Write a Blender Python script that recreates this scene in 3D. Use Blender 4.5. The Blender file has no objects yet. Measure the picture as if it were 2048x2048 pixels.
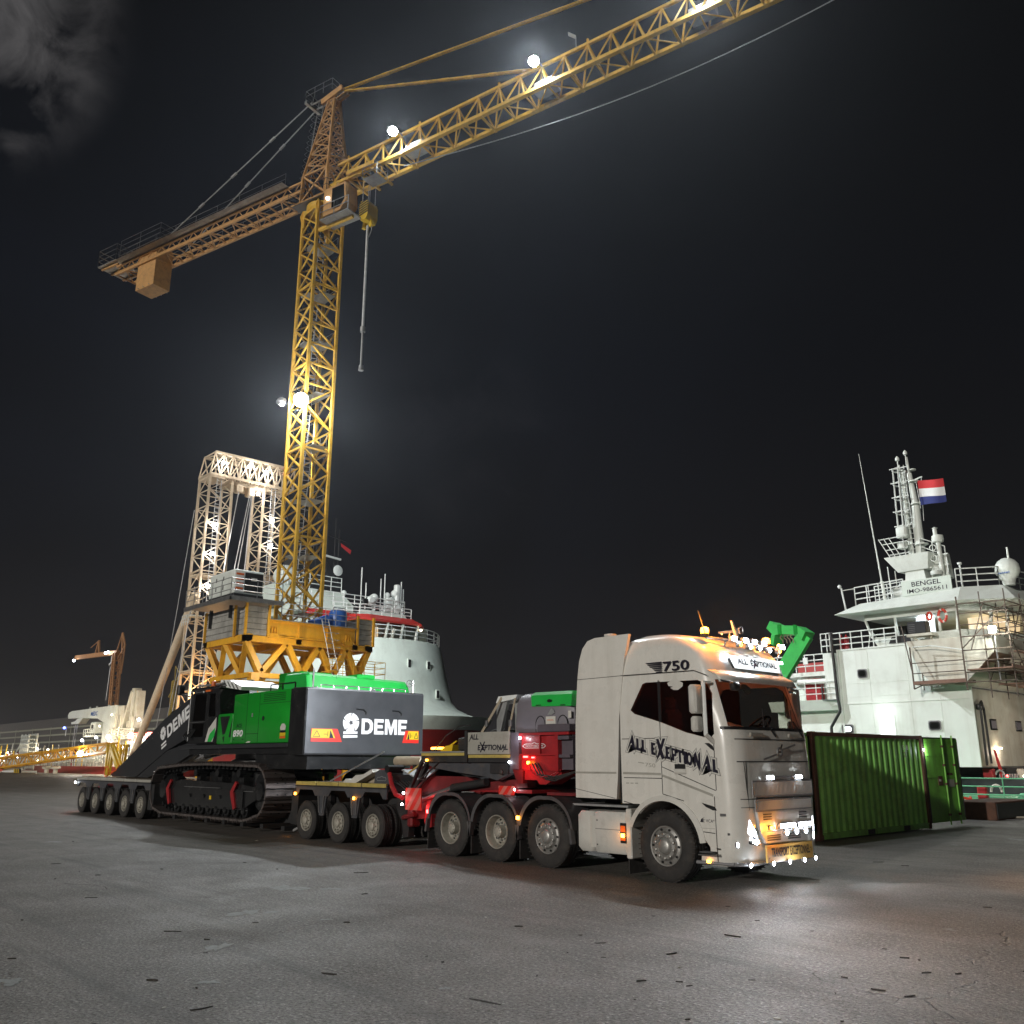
import bpy, math, random
from mathutils import Vector, Matrix
random.seed(7)
R = math.radians
scn = bpy.context.scene
COL = scn.collection

# ---------------------------------------------------------------- camera, world, sun
cam_d = bpy.data.cameras.new('camera'); cam = bpy.data.objects.new('camera', cam_d); COL.objects.link(cam)
cam.location = (0, 0, 1.75)
cam.rotation_euler = (R(90 + 15.4), 0, R(90 - 42.64))
cam_d.sensor_width = 36; cam_d.lens = 36 * 1805 / 2048
cam_d.clip_end = 3000; cam_d.clip_start = 0.05
scn.camera = cam
scn.view_settings.view_transform = 'Standard'; scn.view_settings.look = 'None'
scn.view_settings.exposure = 0; scn.view_settings.gamma = 1
try: scn.cycles.use_denoising = True
except Exception: pass
scn.cycles.sample_clamp_indirect = 4
scn.cycles.max_bounces = 6; scn.cycles.transparent_max_bounces = 12
scn.cycles.caustics_reflective = False; scn.cycles.caustics_refractive = False

def build_world():
    w = bpy.data.worlds.new('World'); scn.world = w; w.use_nodes = True
    nt = w.node_tree; nt.nodes.clear(); N = nt.nodes.new; L = nt.links.new
    out = N('ShaderNodeOutputWorld'); bg = N('ShaderNodeBackground'); L(bg.outputs[0], out.inputs[0])
    tc = N('ShaderNodeTexCoord'); sep = N('ShaderNodeSeparateXYZ'); L(tc.outputs['Generated'], sep.inputs[0])
    ramp = N('ShaderNodeValToRGB'); L(sep.outputs['Z'], ramp.inputs[0])
    e = ramp.color_ramp.elements
    e[0].position = 0.0; e[0].color = (.026, .024, .024, 1)
    e[1].position = .85; e[1].color = (.0032, .0032, .0036, 1)
    for p, c in ((.08, (.015, .014, .0145)), (.22, (.0080, .0080, .0088)), (.42, (.0052, .0056, .0070)), (.62, (.0040, .0042, .0048))):
        x = ramp.color_ramp.elements.new(p); x.color = (*c, 1)
    # drifting night smoke, low and high
    def mult(a, b):
        m = N('ShaderNodeMath'); m.operation = 'MULTIPLY'
        if hasattr(a, 'links'): L(a, m.inputs[0])
        else: m.inputs[0].default_value = a
        if hasattr(b, 'links'): L(b, m.inputs[1])
        else: m.inputs[1].default_value = b
        return m.outputs[0]
    def patch(d, size, col, scale, lo, hi, prev, seed):
        dv = Vector(d).normalized()
        dot = N('ShaderNodeVectorMath'); dot.operation = 'DOT_PRODUCT'; L(tc.outputs['Generated'], dot.inputs[0]); dot.inputs[1].default_value = dv
        mr = N('ShaderNodeMapRange'); L(dot.outputs['Value'], mr.inputs[0]); mr.interpolation_type = 'SMOOTHSTEP'
        mr.inputs[1].default_value = math.cos(R(size)); mr.inputs[2].default_value = math.cos(R(size * .35))
        n = N('ShaderNodeTexNoise'); n.noise_dimensions = '4D'; n.inputs['W'].default_value = seed
        n.inputs['Scale'].default_value = scale; n.inputs['Detail'].default_value = 7; n.inputs['Roughness'].default_value = .58
        n.inputs['Distortion'].default_value = .6
        L(tc.outputs['Generated'], n.inputs['Vector'])
        m2 = N('ShaderNodeMapRange'); L(n.outputs['Fac'], m2.inputs[0]); m2.inputs[1].default_value = lo; m2.inputs[2].default_value = hi
        f = mult(mr.outputs[0], m2.outputs[0])
        mx = N('ShaderNodeMix'); mx.data_type = 'RGBA'; mx.blend_type = 'ADD'
        L(f, mx.inputs['Factor']); L(prev, mx.inputs['A']); mx.inputs['B'].default_value = (*col, 1)
        return mx.outputs['Result']
    c = ramp.outputs[0]
    c = patch((-.953, .070, .765), 9.5, (.115, .11, .11), 15, .44, .76, c, 1.3)
    c = patch((-.70, .58, .33), 7, (.008, .008, .009), 16, .46, .75, c, 5.1)
    c = patch((-.9, .43, .55), 40, (.003, .004, .007), 2.5, .3, .8, c, 2.2)
    L(c, bg.inputs['Color']); bg.inputs['Strength'].default_value = 1.0
build_world()

# the harbour floodlights behind the photographer act as one low, distant, slightly warm light
sun_d = bpy.data.lights.new('sun', 'SUN'); sun = bpy.data.objects.new('sun', sun_d); COL.objects.link(sun)
sun_d.energy = 1.7; sun_d.angle = R(.9); sun_d.color = (1.0, .955, .88)
sun.rotation_euler = Vector((-.17, 1.0, -.235)).to_track_quat('-Z', 'Y').to_euler()

# ---------------------------------------------------------------- materials
MATS = {}
def mat(name, color, rough=.5, metal=0., var=.12, scale=3., bump=0., bscale=40., dirt=None, streak=None, coat=0., spec=.5):
    if name in MATS: return MATS[name]
    m = bpy.data.materials.new(name); m.use_nodes = True; MATS[name] = m
    nt = m.node_tree; b = nt.nodes['Principled BSDF']; N = nt.nodes.new; L = nt.links.new
    b.inputs['Roughness'].default_value = rough; b.inputs['Metallic'].default_value = metal
    b.inputs['Specular IOR Level'].default_value = spec
    if coat: b.inputs['Coat Weight'].default_value = coat; b.inputs['Coat Roughness'].default_value = .08
    tc = N('ShaderNodeTexCoord')
    n = N('ShaderNodeTexNoise'); n.inputs['Scale'].default_value = scale; n.inputs['Detail'].default_value = 6; n.inputs['Roughness'].default_value = .6
    L(tc.outputs['Object'], n.inputs['Vector'])
    mr = N('ShaderNodeMapRange'); L(n.outputs['Fac'], mr.inputs[0]); mr.inputs[1].default_value = .3; mr.inputs[2].default_value = .7
    mx = N('ShaderNodeMix'); mx.data_type = 'RGBA'; L(mr.outputs[0], mx.inputs['Factor'])
    mx.inputs['A'].default_value = (*[c * (1 - var) for c in color], 1); mx.inputs['B'].default_value = (*[min(1, c * (1 + var)) for c in color], 1)
    col = mx.outputs['Result']
    if dirt:   # (colour, amount, scale)
        dc, amt, ds = dirt
        n2 = N('ShaderNodeTexNoise'); n2.inputs['Scale'].default_value = ds; n2.inputs['Detail'].default_value = 9; n2.inputs['Roughness'].default_value = .7
        L(tc.outputs['Object'], n2.inputs['Vector'])
        r2 = N('ShaderNodeMapRange'); L(n2.outputs['Fac'], r2.inputs[0]); r2.inputs[1].default_value = .5; r2.inputs[2].default_value = .72; r2.inputs[4].default_value = amt
        m2 = N('ShaderNodeMix'); m2.data_type = 'RGBA'; L(r2.outputs[0], m2.inputs['Factor']); L(col, m2.inputs['A']); m2.inputs['B'].default_value = (*dc, 1); col = m2.outputs['Result']
    if streak:  # run-down stains: noise stretched along z
        sc, amt, ss = streak
        mp = N('ShaderNodeMapping'); L(tc.outputs['Object'], mp.inputs[0]); mp.inputs['Scale'].default_value = (ss, ss, ss * .06)
        n3 = N('ShaderNodeTexNoise'); n3.inputs['Scale'].default_value = 1; n3.inputs['Detail'].default_value = 5; n3.inputs['Roughness'].default_value = .65; L(mp.outputs[0], n3.inputs['Vector'])
        r3 = N('ShaderNodeMapRange'); L(n3.outputs['Fac'], r3.inputs[0]); r3.inputs[1].default_value = .5; r3.inputs[2].default_value = .78; r3.inputs[4].default_value = amt
        m3 = N('ShaderNodeMix'); m3.data_type = 'RGBA'; L(r3.outputs[0], m3.inputs['Factor']); L(col, m3.inputs['A']); m3.inputs['B'].default_value = (*sc, 1); col = m3.outputs['Result']
    L(col, b.inputs['Base Color'])
    rr = N('ShaderNodeMapRange'); L(n.outputs['Fac'], rr.inputs[0]); rr.inputs[3].default_value = max(.02, rough - .08); rr.inputs[4].default_value = min(1, rough + .08); L(rr.outputs[0], b.inputs['Roughness'])
    if bump:
        nb = N('ShaderNodeTexNoise'); nb.inputs['Scale'].default_value = bscale; nb.inputs['Detail'].default_value = 4; L(tc.outputs['Object'], nb.inputs['Vector'])
        bp = N('ShaderNodeBump'); bp.inputs['Strength'].default_value = bump; bp.inputs['Distance'].default_value = .02; L(nb.outputs['Fac'], bp.inputs['Height']); L(bp.outputs[0], b.inputs['Normal'])
    return m
def emis(name, color, strength):
    m = bpy.data.materials.new(name); m.use_nodes = True; MATS[name] = m
    b = m.node_tree.nodes['Principled BSDF']; b.inputs['Base Color'].default_value = (.8, .8, .8, 1)
    b.inputs['Emission Color'].default_value = (*color, 1); b.inputs['Emission Strength'].default_value = strength
    return m
def glassy(name, tint, op, rough=.03):
    m = bpy.data.materials.new(name); m.use_nodes = True; MATS[name] = m
    nt = m.node_tree; nt.nodes.clear(); N = nt.nodes.new; L = nt.links.new
    out = N('ShaderNodeOutputMaterial'); tr = N('ShaderNodeBsdfTransparent'); tr.inputs[0].default_value = (*tint, 1)
    df = N('ShaderNodeBsdfPrincipled'); df.inputs['Base Color'].default_value = (.01, .01, .01, 1); df.inputs['Roughness'].default_value = rough
    lw = N('ShaderNodeFresnel'); lw.inputs['IOR'].default_value = 1.45
    ad = N('ShaderNodeMath'); ad.operation = 'ADD'; ad.inputs[1].default_value = op; ad.use_clamp = True; L(lw.outputs[0], ad.inputs[0])
    mx = N('ShaderNodeMixShader'); L(ad.outputs[0], mx.inputs[0]); L(tr.outputs[0], mx.inputs[1]); L(df.outputs[0], mx.inputs[2]); L(mx.outputs[0], out.inputs[0])
    return m

grime = (.10, .085, .065)
mat('white_paint', (.70, .68, .63), .28, var=.04, dirt=((.48, .45, .40), .22, 2.2), streak=((.36, .33, .27), .30, 5), coat=.35)
mat('white_trim', (.60, .585, .54), .4, var=.06, dirt=(grime, .25, 5))
mat('grey_plastic', (.085, .085, .09), .55, var=.2, dirt=((.22, .19, .16), .35, 6))
mat('fender_plastic', (.075, .072, .075), .5, var=.25, dirt=((.20, .16, .14), .4, 4))
mat('black_trim', (.012, .012, .013), .45, var=.2)
mat('black_paint', (.014, .0145, .0155), .25, var=.2, coat=.5, dirt=((.06, .055, .05), .3, 3))
mat('cw_paint', (.075, .078, .085), .33, .35, var=.10, coat=.3, dirt=((.10, .10, .10), .3, 2))
mat('board_yellow', (.62, .38, .10), .45, var=.06)
mat('black_panel', (.036, .038, .042), .32, .15, var=.12, coat=.3, dirt=((.07, .07, .07), .25, 2))
mat('rubber', (.028, .026, .025), .85, var=.25, dirt=((.10, .085, .07), .5, 5), bump=.3, bscale=60)
mat('rim_metal', (.38, .37, .35), .42, .6, var=.2, dirt=((.08, .07, .06), .55, 9))
mat('rim_beige', (.36, .34, .29), .5, .2, var=.2, dirt=((.09, .07, .055), .6, 8))
mat('chrome', (.62, .62, .64), .22, .7, var=.05)
mat('grille_metal', (.62, .59, .56), .4, .25, var=.1)
mat('steel', (.34, .34, .34), .42, .8, var=.2, dirt=((.10, .09, .08), .4, 4))
mat('galvanised', (.42, .43, .43), .5, .6, var=.18)
mat('red_paint', (.34, .018, .022), .38, var=.12, coat=.2, dirt=((.07, .02, .02), .5, 4))
mat('dark_red', (.16, .014, .016), .5, var=.25, dirt=((.04, .02, .018), .6, 5))
mat('purple_grey', (.105, .088, .105), .45, var=.15, dirt=((.04, .03, .04), .4, 4))
mat('trailer_grey', (.060, .062, .070), .5, var=.2, dirt=((.15, .12, .09), .4, 5))
mat('trailer_black', (.018, .018, .019), .6, var=.3, dirt=((.07, .05, .04), .5, 5))
mat('deck_wood', (.16, .12, .08), .8, var=.35, scale=8)
mat('reflective_yellow', (.46, .36, .10), .4, var=.12, dirt=((.12, .10, .05), .5, 9))
mat('sign_white', (.62, .60, .55), .4, var=.05, dirt=((.25, .22, .18), .3, 6))
mat('grey_board', (.36, .35, .31), .45, var=.08, dirt=((.14, .12, .09), .35, 4))
mat('ink', (.012, .010, .022), .4, var=.1)
mat('navy_ink', (.012, .012, .05), .4, var=.1)
mat('excavator_green', (.008, .30, .022), .32, var=.08, coat=.4, dirt=((.01, .12, .015), .35, 3))
mat('bright_green', (.02, .46, .07), .35, var=.06, coat=.4)
mat('hook_green', (.10, .85, .20), .4, var=.08)
mat('lettering_white', (.80, .80, .80), .35, var=.03)
mat('warn_yellow', (.72, .48, .02), .4, var=.05)
mat('warn_red', (.70, .03, .02), .4, var=.05)
mat('crane_yellow', (.76, .46, .06), .45, var=.12, dirt=((.22, .11, .04), .45, 2.0), streak=((.14, .08, .04), .3, 3))
mat('portal_yellow', (.82, .42, .03), .45, var=.08, dirt=((.25, .12, .03), .35, .8), streak=((.20, .09, .03), .35, 1.5))
mat('counter_jib_paint', (.60, .33, .12), .5, var=.12, dirt=((.18, .09, .05), .4, 2))
mat('concrete_block', (.34, .33, .30), .85, var=.22, scale=1.5, bump=.4, bscale=8, dirt=((.13, .12, .11), .5, 2), streak=((.12, .11, .10), .5, 2))
mat('ship_white', (.74, .78, .73), .45, var=.05, scale=.6, bump=.5, bscale=.9, dirt=((.42, .42, .36), .35, .7), streak=((.36, .33, .27), .35, 1.2))
mat('ship_cream', (.60, .58, .50), .5, var=.08, scale=.8, dirt=((.34, .26, .17), .45, 1.0), streak=((.30, .20, .12), .45, 1.5))
mat('ship_green_white', (.66, .73, .66), .45, var=.05, scale=.3, bump=.5, bscale=.5, dirt=((.36, .38, .33), .35, .4), streak=((.28, .28, .24), .3, .8))
mat('hull_red', (.30, .025, .022), .5, var=.15, scale=.5, dirt=((.14, .03, .03), .4, .6))
mat('roof_red', (.55, .035, .03), .45, var=.1)
mat('lattice_cream', (.72, .60, .44), .5, var=.1, dirt=((.35, .25, .15), .3, 1))
mat('rail_white', (.74, .77, .74), .45, var=.05)
mat('rail_green', (.12, .42, .22), .5, var=.1)
mat('scaffold_steel', (.10, .075, .06), .6, .4, var=.3, dirt=((.05, .03, .02), .5, 4))
mat('scaffold_plank', (.20, .11, .08), .75, var=.3)
mat('container_green', (.23, .58, .13), .55, var=.15, scale=1.5, dirt=((.09, .05, .02), .55, 2.6), streak=((.08, .07, .02), .45, 4.5))
mat('door_green', (.17, .48, .06), .5, var=.12, scale=1.5, dirt=((.07, .035, .015), .6, 2.5), streak=((.06, .04, .02), .5, 3))
mat('rust', (.085, .038, .022), .8, var=.35, scale=6)
mat('blue_paint', (.03, .12, .42), .4, var=.12)
mat('orange_paint', (.70, .14, .02), .4, var=.08)
mat('lifebuoy_red', (.62, .06, .03), .5, var=.08)
mat('pod_grey', (.19, .175, .20), .5, var=.08, dirt=((.10, .09, .10), .3, 3))
mat('light_box', (.78, .80, .78), .35, var=.05)
mat('strap_beige', (.36, .30, .22), .8, var=.2)
mat('rope', (.30, .27, .22), .9, var=.2)
mat('cloth_red', (.55, .03, .035), .8, var=.08); mat('cloth_white', (.72, .72, .70), .8, var=.05); mat('cloth_blue', (.02, .03, .16), .8, var=.08)
mat('warehouse_wall', (.085, .08, .078), .7, var=.1, scale=.1); mat('warehouse_band', (.30, .30, .24), .6, var=.1)
mat('brown_crane', (.52, .27, .13), .6, var=.15); mat('far_yellow', (.45, .33, .08), .6, var=.15)
mat('cab_interior', (.060, .018, .010), .8, var=.3)
mat('cab_dark', (.012, .010, .010), .6, var=.3)
mat('water', (.004, .006, .008), .08, bump=.25, bscale=1.2)
mat('wet_black', (.02, .02, .02), .3)
emis('lamp_white', (.86, .93, 1.0), 40); emis('lamp_led', (.80, .88, 1.0), 14); emis('lamp_amber', (1.0, .34, .02), 14); emis('lamp_amber_soft', (1.0, .38, .05), 5)
emis('lamp_red', (1.0, .04, .04), 12); emis('lamp_flood', (.92, .98, 1.0), 90); emis('lamp_blue', (.10, .16, 1.0), 8); emis('lamp_warm', (1.0, .80, .50), 12)
emis('sign_glow', (.90, .97, 1.0), 1.15); emis('door_glow', (.88, 1.0, .98), 1.25); emis('window_glow', (.95, .66, .38), 1.1); emis('window_cool', (.80, .90, 1.0), 1.0)
emis('lamp_flood_green', (.93, 1.0, .86), 30)
glassy('tinted_glass', (.45, .33, .28), .06); glassy('clear_glass', (.80, .80, .76), .02); glassy('bridge_glass', (.85, .88, .86), .03)

# ---------------------------------------------------------------- mesh building
WORG = {}
def worg(o):
    return WORG[o.name] if o is not None and o.name in WORG else Vector((0, 0, 0))
class MB:
    def __init__(s, m='steel'): s.v = []; s.f = []; s.fm = []; s.mats = []; s.m = m
    def _mi(s):
        if s.m not in s.mats: s.mats.append(s.m)
        return s.mats.index(s.m)
    def add(s, vs, fs):
        b = len(s.v); s.v += [tuple(x) for x in vs]; i = s._mi()
        for f in fs: s.f.append([b + k for k in f]); s.fm.append(i)
        return s
    def box(s, x0, x1, y0, y1, z0, z1):
        return s.add([(x, y, z) for x in (x0, x1) for y in (y0, y1) for z in (z0, z1)],
                     [(0, 1, 3, 2), (4, 6, 7, 5), (0, 4, 5, 1), (2, 3, 7, 6), (0, 2, 6, 4), (1, 5, 7, 3)])
    def bbox(s, x0, x1, y0, y1, z0, z1, c=.02):   # box with chamfered plan and top
        X0, X1, Y0, Y1 = x0, x1, y0, y1
        def ring(z, i): return [(X0 + i + c, Y0 + i, z), (X1 - i - c, Y0 + i, z), (X1 - i, Y0 + i + c, z), (X1 - i, Y1 - i - c, z), (X1 - i - c, Y1 - i, z), (X0 + i + c, Y1 - i, z), (X0 + i, Y1 - i - c, z), (X0 + i, Y0 + i + c, z)]
        return s.loft([ring(z0, c * .6), ring(z0 + c, 0), ring(z1 - c, 0), ring(z1, c * .6)])
    def prism(s, poly, ax, a0, a1):
        def P(p, a): return (p[0], a, p[1]) if ax == 'Y' else ((a, p[0], p[1]) if ax == 'X' else (p[0], p[1], a))
        n = len(poly)
        return s.add([P(p, a0) for p in poly] + [P(p, a1) for p in poly],
                     [tuple(range(n)), tuple(range(2 * n - 1, n - 1, -1))] + [(i, i + n, (i + 1) % n + n, (i + 1) % n) for i in range(n)])
    def hexa(s, a, b):  # two quads
        return s.loft([a, b])
    def loft(s, rings, cap=True, closed=True):
        n = len(rings[0]); vs = [p for r in rings for p in r]; fs = []
        for k in range(len(rings) - 1):
            for i in range(n if closed else n - 1):
                j = (i + 1) % n
                fs.append((k * n + i, k * n + j, (k + 1) * n + j, (k + 1) * n + i))
        if cap: fs.append(tuple(range(n - 1, -1, -1))); fs.append(tuple((len(rings) - 1) * n + i for i in range(n)))
        return s.add(vs, fs)
    def _fr(s, p, q):
        p, q = Vector(p), Vector(q); d = (q - p); l = d.length; d = d / l if l > 1e-9 else Vector((0, 0, 1))
        u = Vector((0, 0, 1)) if abs(d.z) < .95 else Vector((1, 0, 0))
        a = d.cross(u).normalized(); b = d.cross(a).normalized(); return p, q, a, b
    def beam(s, p, q, w, h=None):
        h = h or w; p, q, a, b = s._fr(p, q); a = a * w / 2; b = b * h / 2
        return s.loft([[p + a + b, p - a + b, p - a - b, p + a - b], [q + a + b, q - a + b, q - a - b, q + a - b]])
    def tube(s, p, q, r, n=6, r2=None):
        r2 = r if r2 is None else r2; p, q, a, b = s._fr(p, q)
        return s.loft([[p + (a * math.cos(t) + b * math.sin(t)) * r for t in [2 * math.pi * i / n for i in range(n)]],
                       [q + (a * math.cos(t) + b * math.sin(t)) * r2 for t in [2 * math.pi * i / n for i in range(n)]]])
    def path(s, pts, r, n=5):
        for i in range(len(pts) - 1): s.tube(pts[i], pts[i + 1], r, n)
        return s
    def lathe(s, prof, c, ax='Y', n=24, cap=False, a0=0., a1=2 * math.pi):   # prof: (radius, offset along axis)
        full = abs(a1 - a0 - 2 * math.pi) < 1e-6; k = n if full else n + 1; rings = []
        for r, t in prof:
            ring = []
            for i in range(k):
                a = a0 + (a1 - a0) * i / n; cs, sn = r * math.cos(a), r * math.sin(a)
                ring.append((c[0] + cs, c[1] + t, c[2] + sn) if ax == 'Y' else ((c[0] + t, c[1] + cs, c[2] + sn) if ax == 'X' else (c[0] + cs, c[1] + sn, c[2] + t)))
            rings.append(ring)
        return s.loft(rings, cap=cap, closed=full)
    def disc(s, c, r, ax, n=16, th=.01):
        return s.lathe([(r, 0), (r, th)], c, ax, n, cap=True)
    def ball(s, c, r, n=12, sq=1., z0=-1.):
        prof = [(max(.001, r * math.cos(a)), r * sq * math.sin(a)) for a in [math.asin(z0) + (math.pi / 2 - math.asin(z0)) * i / 8 for i in range(9)]]
        return s.lathe(prof, c, 'Z', n, cap=True)
    def build(s, name, parent=None, smooth=None, origin=None):
        og = Vector(origin) if origin is not None else worg(parent)
        me = bpy.data.meshes.new(name)
        me.from_pydata([(x - og.x, y - og.y, z - og.z) for x, y, z in s.v], [], s.f)
        for k in s.mats: me.materials.append(MATS[k])
        me.polygons.foreach_set('material_index', s.fm)
        me.validate(); me.update()
        o = bpy.data.objects.new(name, me); COL.objects.link(o)
        if smooth is not None:
            me.polygons.foreach_set('use_smooth', [True] * len(me.polygons))
            me.set_sharp_from_angle(angle=R(smooth))
        if origin is not None: WORG[o.name] = og
        if parent is not None:
            o.parent = parent
            if origin is not None: o.location = og - worg(parent)
            else: WORG[o.name] = worg(parent)
        elif origin is not None: o.location = og
        fixn(me)
        return o
import bmesh
def fixn(me):
    b = bmesh.new(); b.from_mesh(me); bmesh.ops.recalc_face_normals(b, faces=b.faces); b.to_mesh(me); b.free()
def boolean(obj, cutters):
    for c in cutters:
        md = obj.modifiers.new('b', 'BOOLEAN'); md.operation = 'DIFFERENCE'; md.solver = 'EXACT'; md.object = c
    dg = bpy.context.evaluated_depsgraph_get(); dg.update()
    me = bpy.data.meshes.new_from_object(obj.evaluated_get(dg), preserve_all_data_layers=True, depsgraph=dg)
    obj.modifiers.clear(); obj.data = me
    for c in cutters: bpy.data.objects.remove(c)
    return obj
def thing(name, label, cat, loc, group=None):
    o = bpy.data.objects.new(name, None); COL.objects.link(o); o.location = loc; o.empty_display_size = .1
    WORG[o.name] = Vector(loc); o['label'] = label; o['category'] = cat
    if group: o['group'] = group
    return o
def tag(o, label, cat, group=None):
    o['label'] = label; o['category'] = cat
    if group: o['group'] = group
    return o
def struct(o, kind='structure'): o['kind'] = kind; return o
def inst(o, parent, loc, rz=None, label=None):
    c = o.copy(); COL.objects.link(c); c.parent = parent
    c.location = Vector(loc) - worg(parent) if parent else loc
    if rz is not None: c.rotation_euler = (0, 0, rz)
    for ch in o.children:
        d = ch.copy(); COL.objects.link(d); d.parent = c
        for g in ch.children:
            e = g.copy(); COL.objects.link(e); e.parent = d
    if label: c['label'] = label
    return c
def lamp(name, kind, loc, power, color, parent=None, aim=None, size=.1, spot=120, blend=.6):
    d = bpy.data.lights.new(name, kind); o = bpy.data.objects.new(name, d); COL.objects.link(o)
    d.energy = power; d.color = color; d.shadow_soft_size = size
    o.location = Vector(loc) - worg(parent) if parent else loc
    if parent: o.parent = parent
    if kind == 'SPOT': d.spot_size = R(spot); d.spot_blend = blend
    if aim is not None: o.rotation_euler = (Vector(aim) - Vector(loc)).to_track_quat('-Z', 'Y').to_euler()
    return o
_tc = {}
def text_geo(txt, size, bold):
    k = (txt, size, bold)
    if k in _tc: return _tc[k]
    cu = bpy.data.curves.new('t', 'FONT'); cu.body = txt; cu.size = size; cu.offset = bold; cu.resolution_u = 3; cu.fill_mode = 'FRONT'
    o = bpy.data.objects.new('t', cu); COL.objects.link(o)
    dg = bpy.context.evaluated_depsgraph_get(); dg.update()
    me = bpy.data.meshes.new_from_object(o.evaluated_get(dg))
    g = ([(v.co.x, v.co.y) for v in me.vertices], [tuple(p.vertices) for p in me.polygons])
    bpy.data.objects.remove(o); bpy.data.curves.remove(cu); bpy.data.meshes.remove(me); _tc[k] = g
    return g
def text(mb, txt, fn, width, height, bold=0., m='ink', shear=0.):
    """lettering scaled to fill width x height; fn maps (u, v) to a world point"""
    vs, fs = text_geo(txt, 1., bold)
    x0 = min(v[0] for v in vs); x1 = max(v[0] for v in vs); y0 = min(v[1] for v in vs); y1 = max(v[1] for v in vs)
    mb.m = m
    pts = []
    for x, y in vs:
        u = (x - x0) / (x1 - x0) * width; v = (y - y0) / (y1 - y0) * height
        pts.append(fn(u + shear * v, v))
    mb.add(pts, fs); return mb
BLOCK = {'D': [[(0, 0), (0, 1), (.50, 1), (.76, .90), (.90, .70), (.90, .30), (.76, .10), (.50, 0)], [(.24, .22), (.46, .22), (.58, .30), (.64, .42), (.64, .58), (.58, .70), (.46, .78), (.24, .78)]],
         'E': [[(0, 0), (0, 1), (.74, 1), (.74, .78), (.24, .78), (.24, .61), (.68, .61), (.68, .40), (.24, .40), (.24, .22), (.76, .22), (.76, 0)]],
         'M': [[(0, 0), (0, 1), (.30, 1), (.50, .42), (.70, 1), (1.0, 1), (1.0, 0), (.78, 0), (.78, .62), (.58, 0), (.42, 0), (.22, .62), (.22, 0)]]}
def block_word(mb, word, fn, w, h, m, back):
    adv = {'D': 1.0, 'E': .86, 'M': 1.1}; tot = sum(adv[c] for c in word) - .1; x = 0
    for c in word:
        for k, poly in enumerate(BLOCK[c]): polyfill(mb, [((x + u) / tot * w, v * h) for u, v in poly], (lambda a, b, k=k: fn(a, b, k)), m if k == 0 else back)
        x += adv[c]
def polyfill(mb, poly, fn, m):
    mb.m = m; mb.add([fn(u, v) for u, v in poly], [tuple(range(len(poly)))]); return mb

def truss(mb, A, B, npan, w, chord=.12, brace=.06, kind='square', ends=True, xb=False):
    """lattice of 4 chords between corner quads A and B (lists of four points)"""
    A = [Vector(p) for p in A]; B = [Vector(p) for p in B]; n = len(A)
    for i in range(n): mb.beam(A[i], B[i], chord)
    for k in range(npan + 1):
        t = k / npan; P = [A[i].lerp(B[i], t) for i in range(n)]
        if k < npan:
            Q = [A[i].lerp(B[i], (k + 1) / npan) for i in range(n)]
            for i in range(n):
                j = (i + 1) % n
                if kind == 'N' or (k % 2 == 0): mb.beam(P[i], Q[j], brace)
                else: mb.beam(P[j], Q[i], brace)
                if xb:
                    if k % 2 == 0: mb.beam(P[j], Q[i], brace)
                    else: mb.beam(P[i], Q[j], brace)
        if ends or 0 < k < npan:
            for i in range(n): mb.beam(P[i], P[(i + 1) % n], brace)
    return mb
def railing(mb, pts, h=1.05, r=.025, step=1.5, rows=3, closed=False):
    pts = [Vector(p) for p in pts]
    if closed: pts.append(pts[0])
    for a, b in zip(pts, pts[1:]):
        n = max(1, round((b - a).length / step))
        for k in range(rows): z = Vector((0, 0, h * (k + 1) / rows)); mb.tube(a + z, b + z, r, 5)
        for i in range(n + 1): p = a.lerp(b, i / n); mb.tube(p, p + Vector((0, 0, h)), r, 5)
    return mb
def ladder(mb, p, q, w, axis, r=.02, step=.3):
    p, q = Vector(p), Vector(q); a = Vector(axis) * w / 2; mb.tube(p - a, q - a, r, 4); mb.tube(p + a, q + a, r, 4)
    n = int((q - p).length / step)
    for i in range(n): c = p.lerp(q, (i + .5) / n); mb.tube(c - a, c + a, r * .8, 4)
    return mb
STAINS = [(-12.29, 7.0, 0.23, 0.34), (-11.83, 7.42, 0.11, 0.17), (-10.71, 5.54, 0.13, 0.28), (-10.55, 5.8, 0.06, 0.1), (-7.67, 3.69, 0.07, 0.08), (-8.98, 4.38, 0.08, 0.24), (-8.79, 2.5, 0.1, 0.12), (-22.63, 6.96, 0.16, 0.22), (-9.65, 6.0, 0.06, 0.05), (-8.28, 23.4, 0.11, 0.41), (-4.56, 10.58, 0.06, 0.07), (-8.71, 20.95, 0.03, 0.21), (-6.2, 4.99, 0.04, 0.05)]
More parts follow.
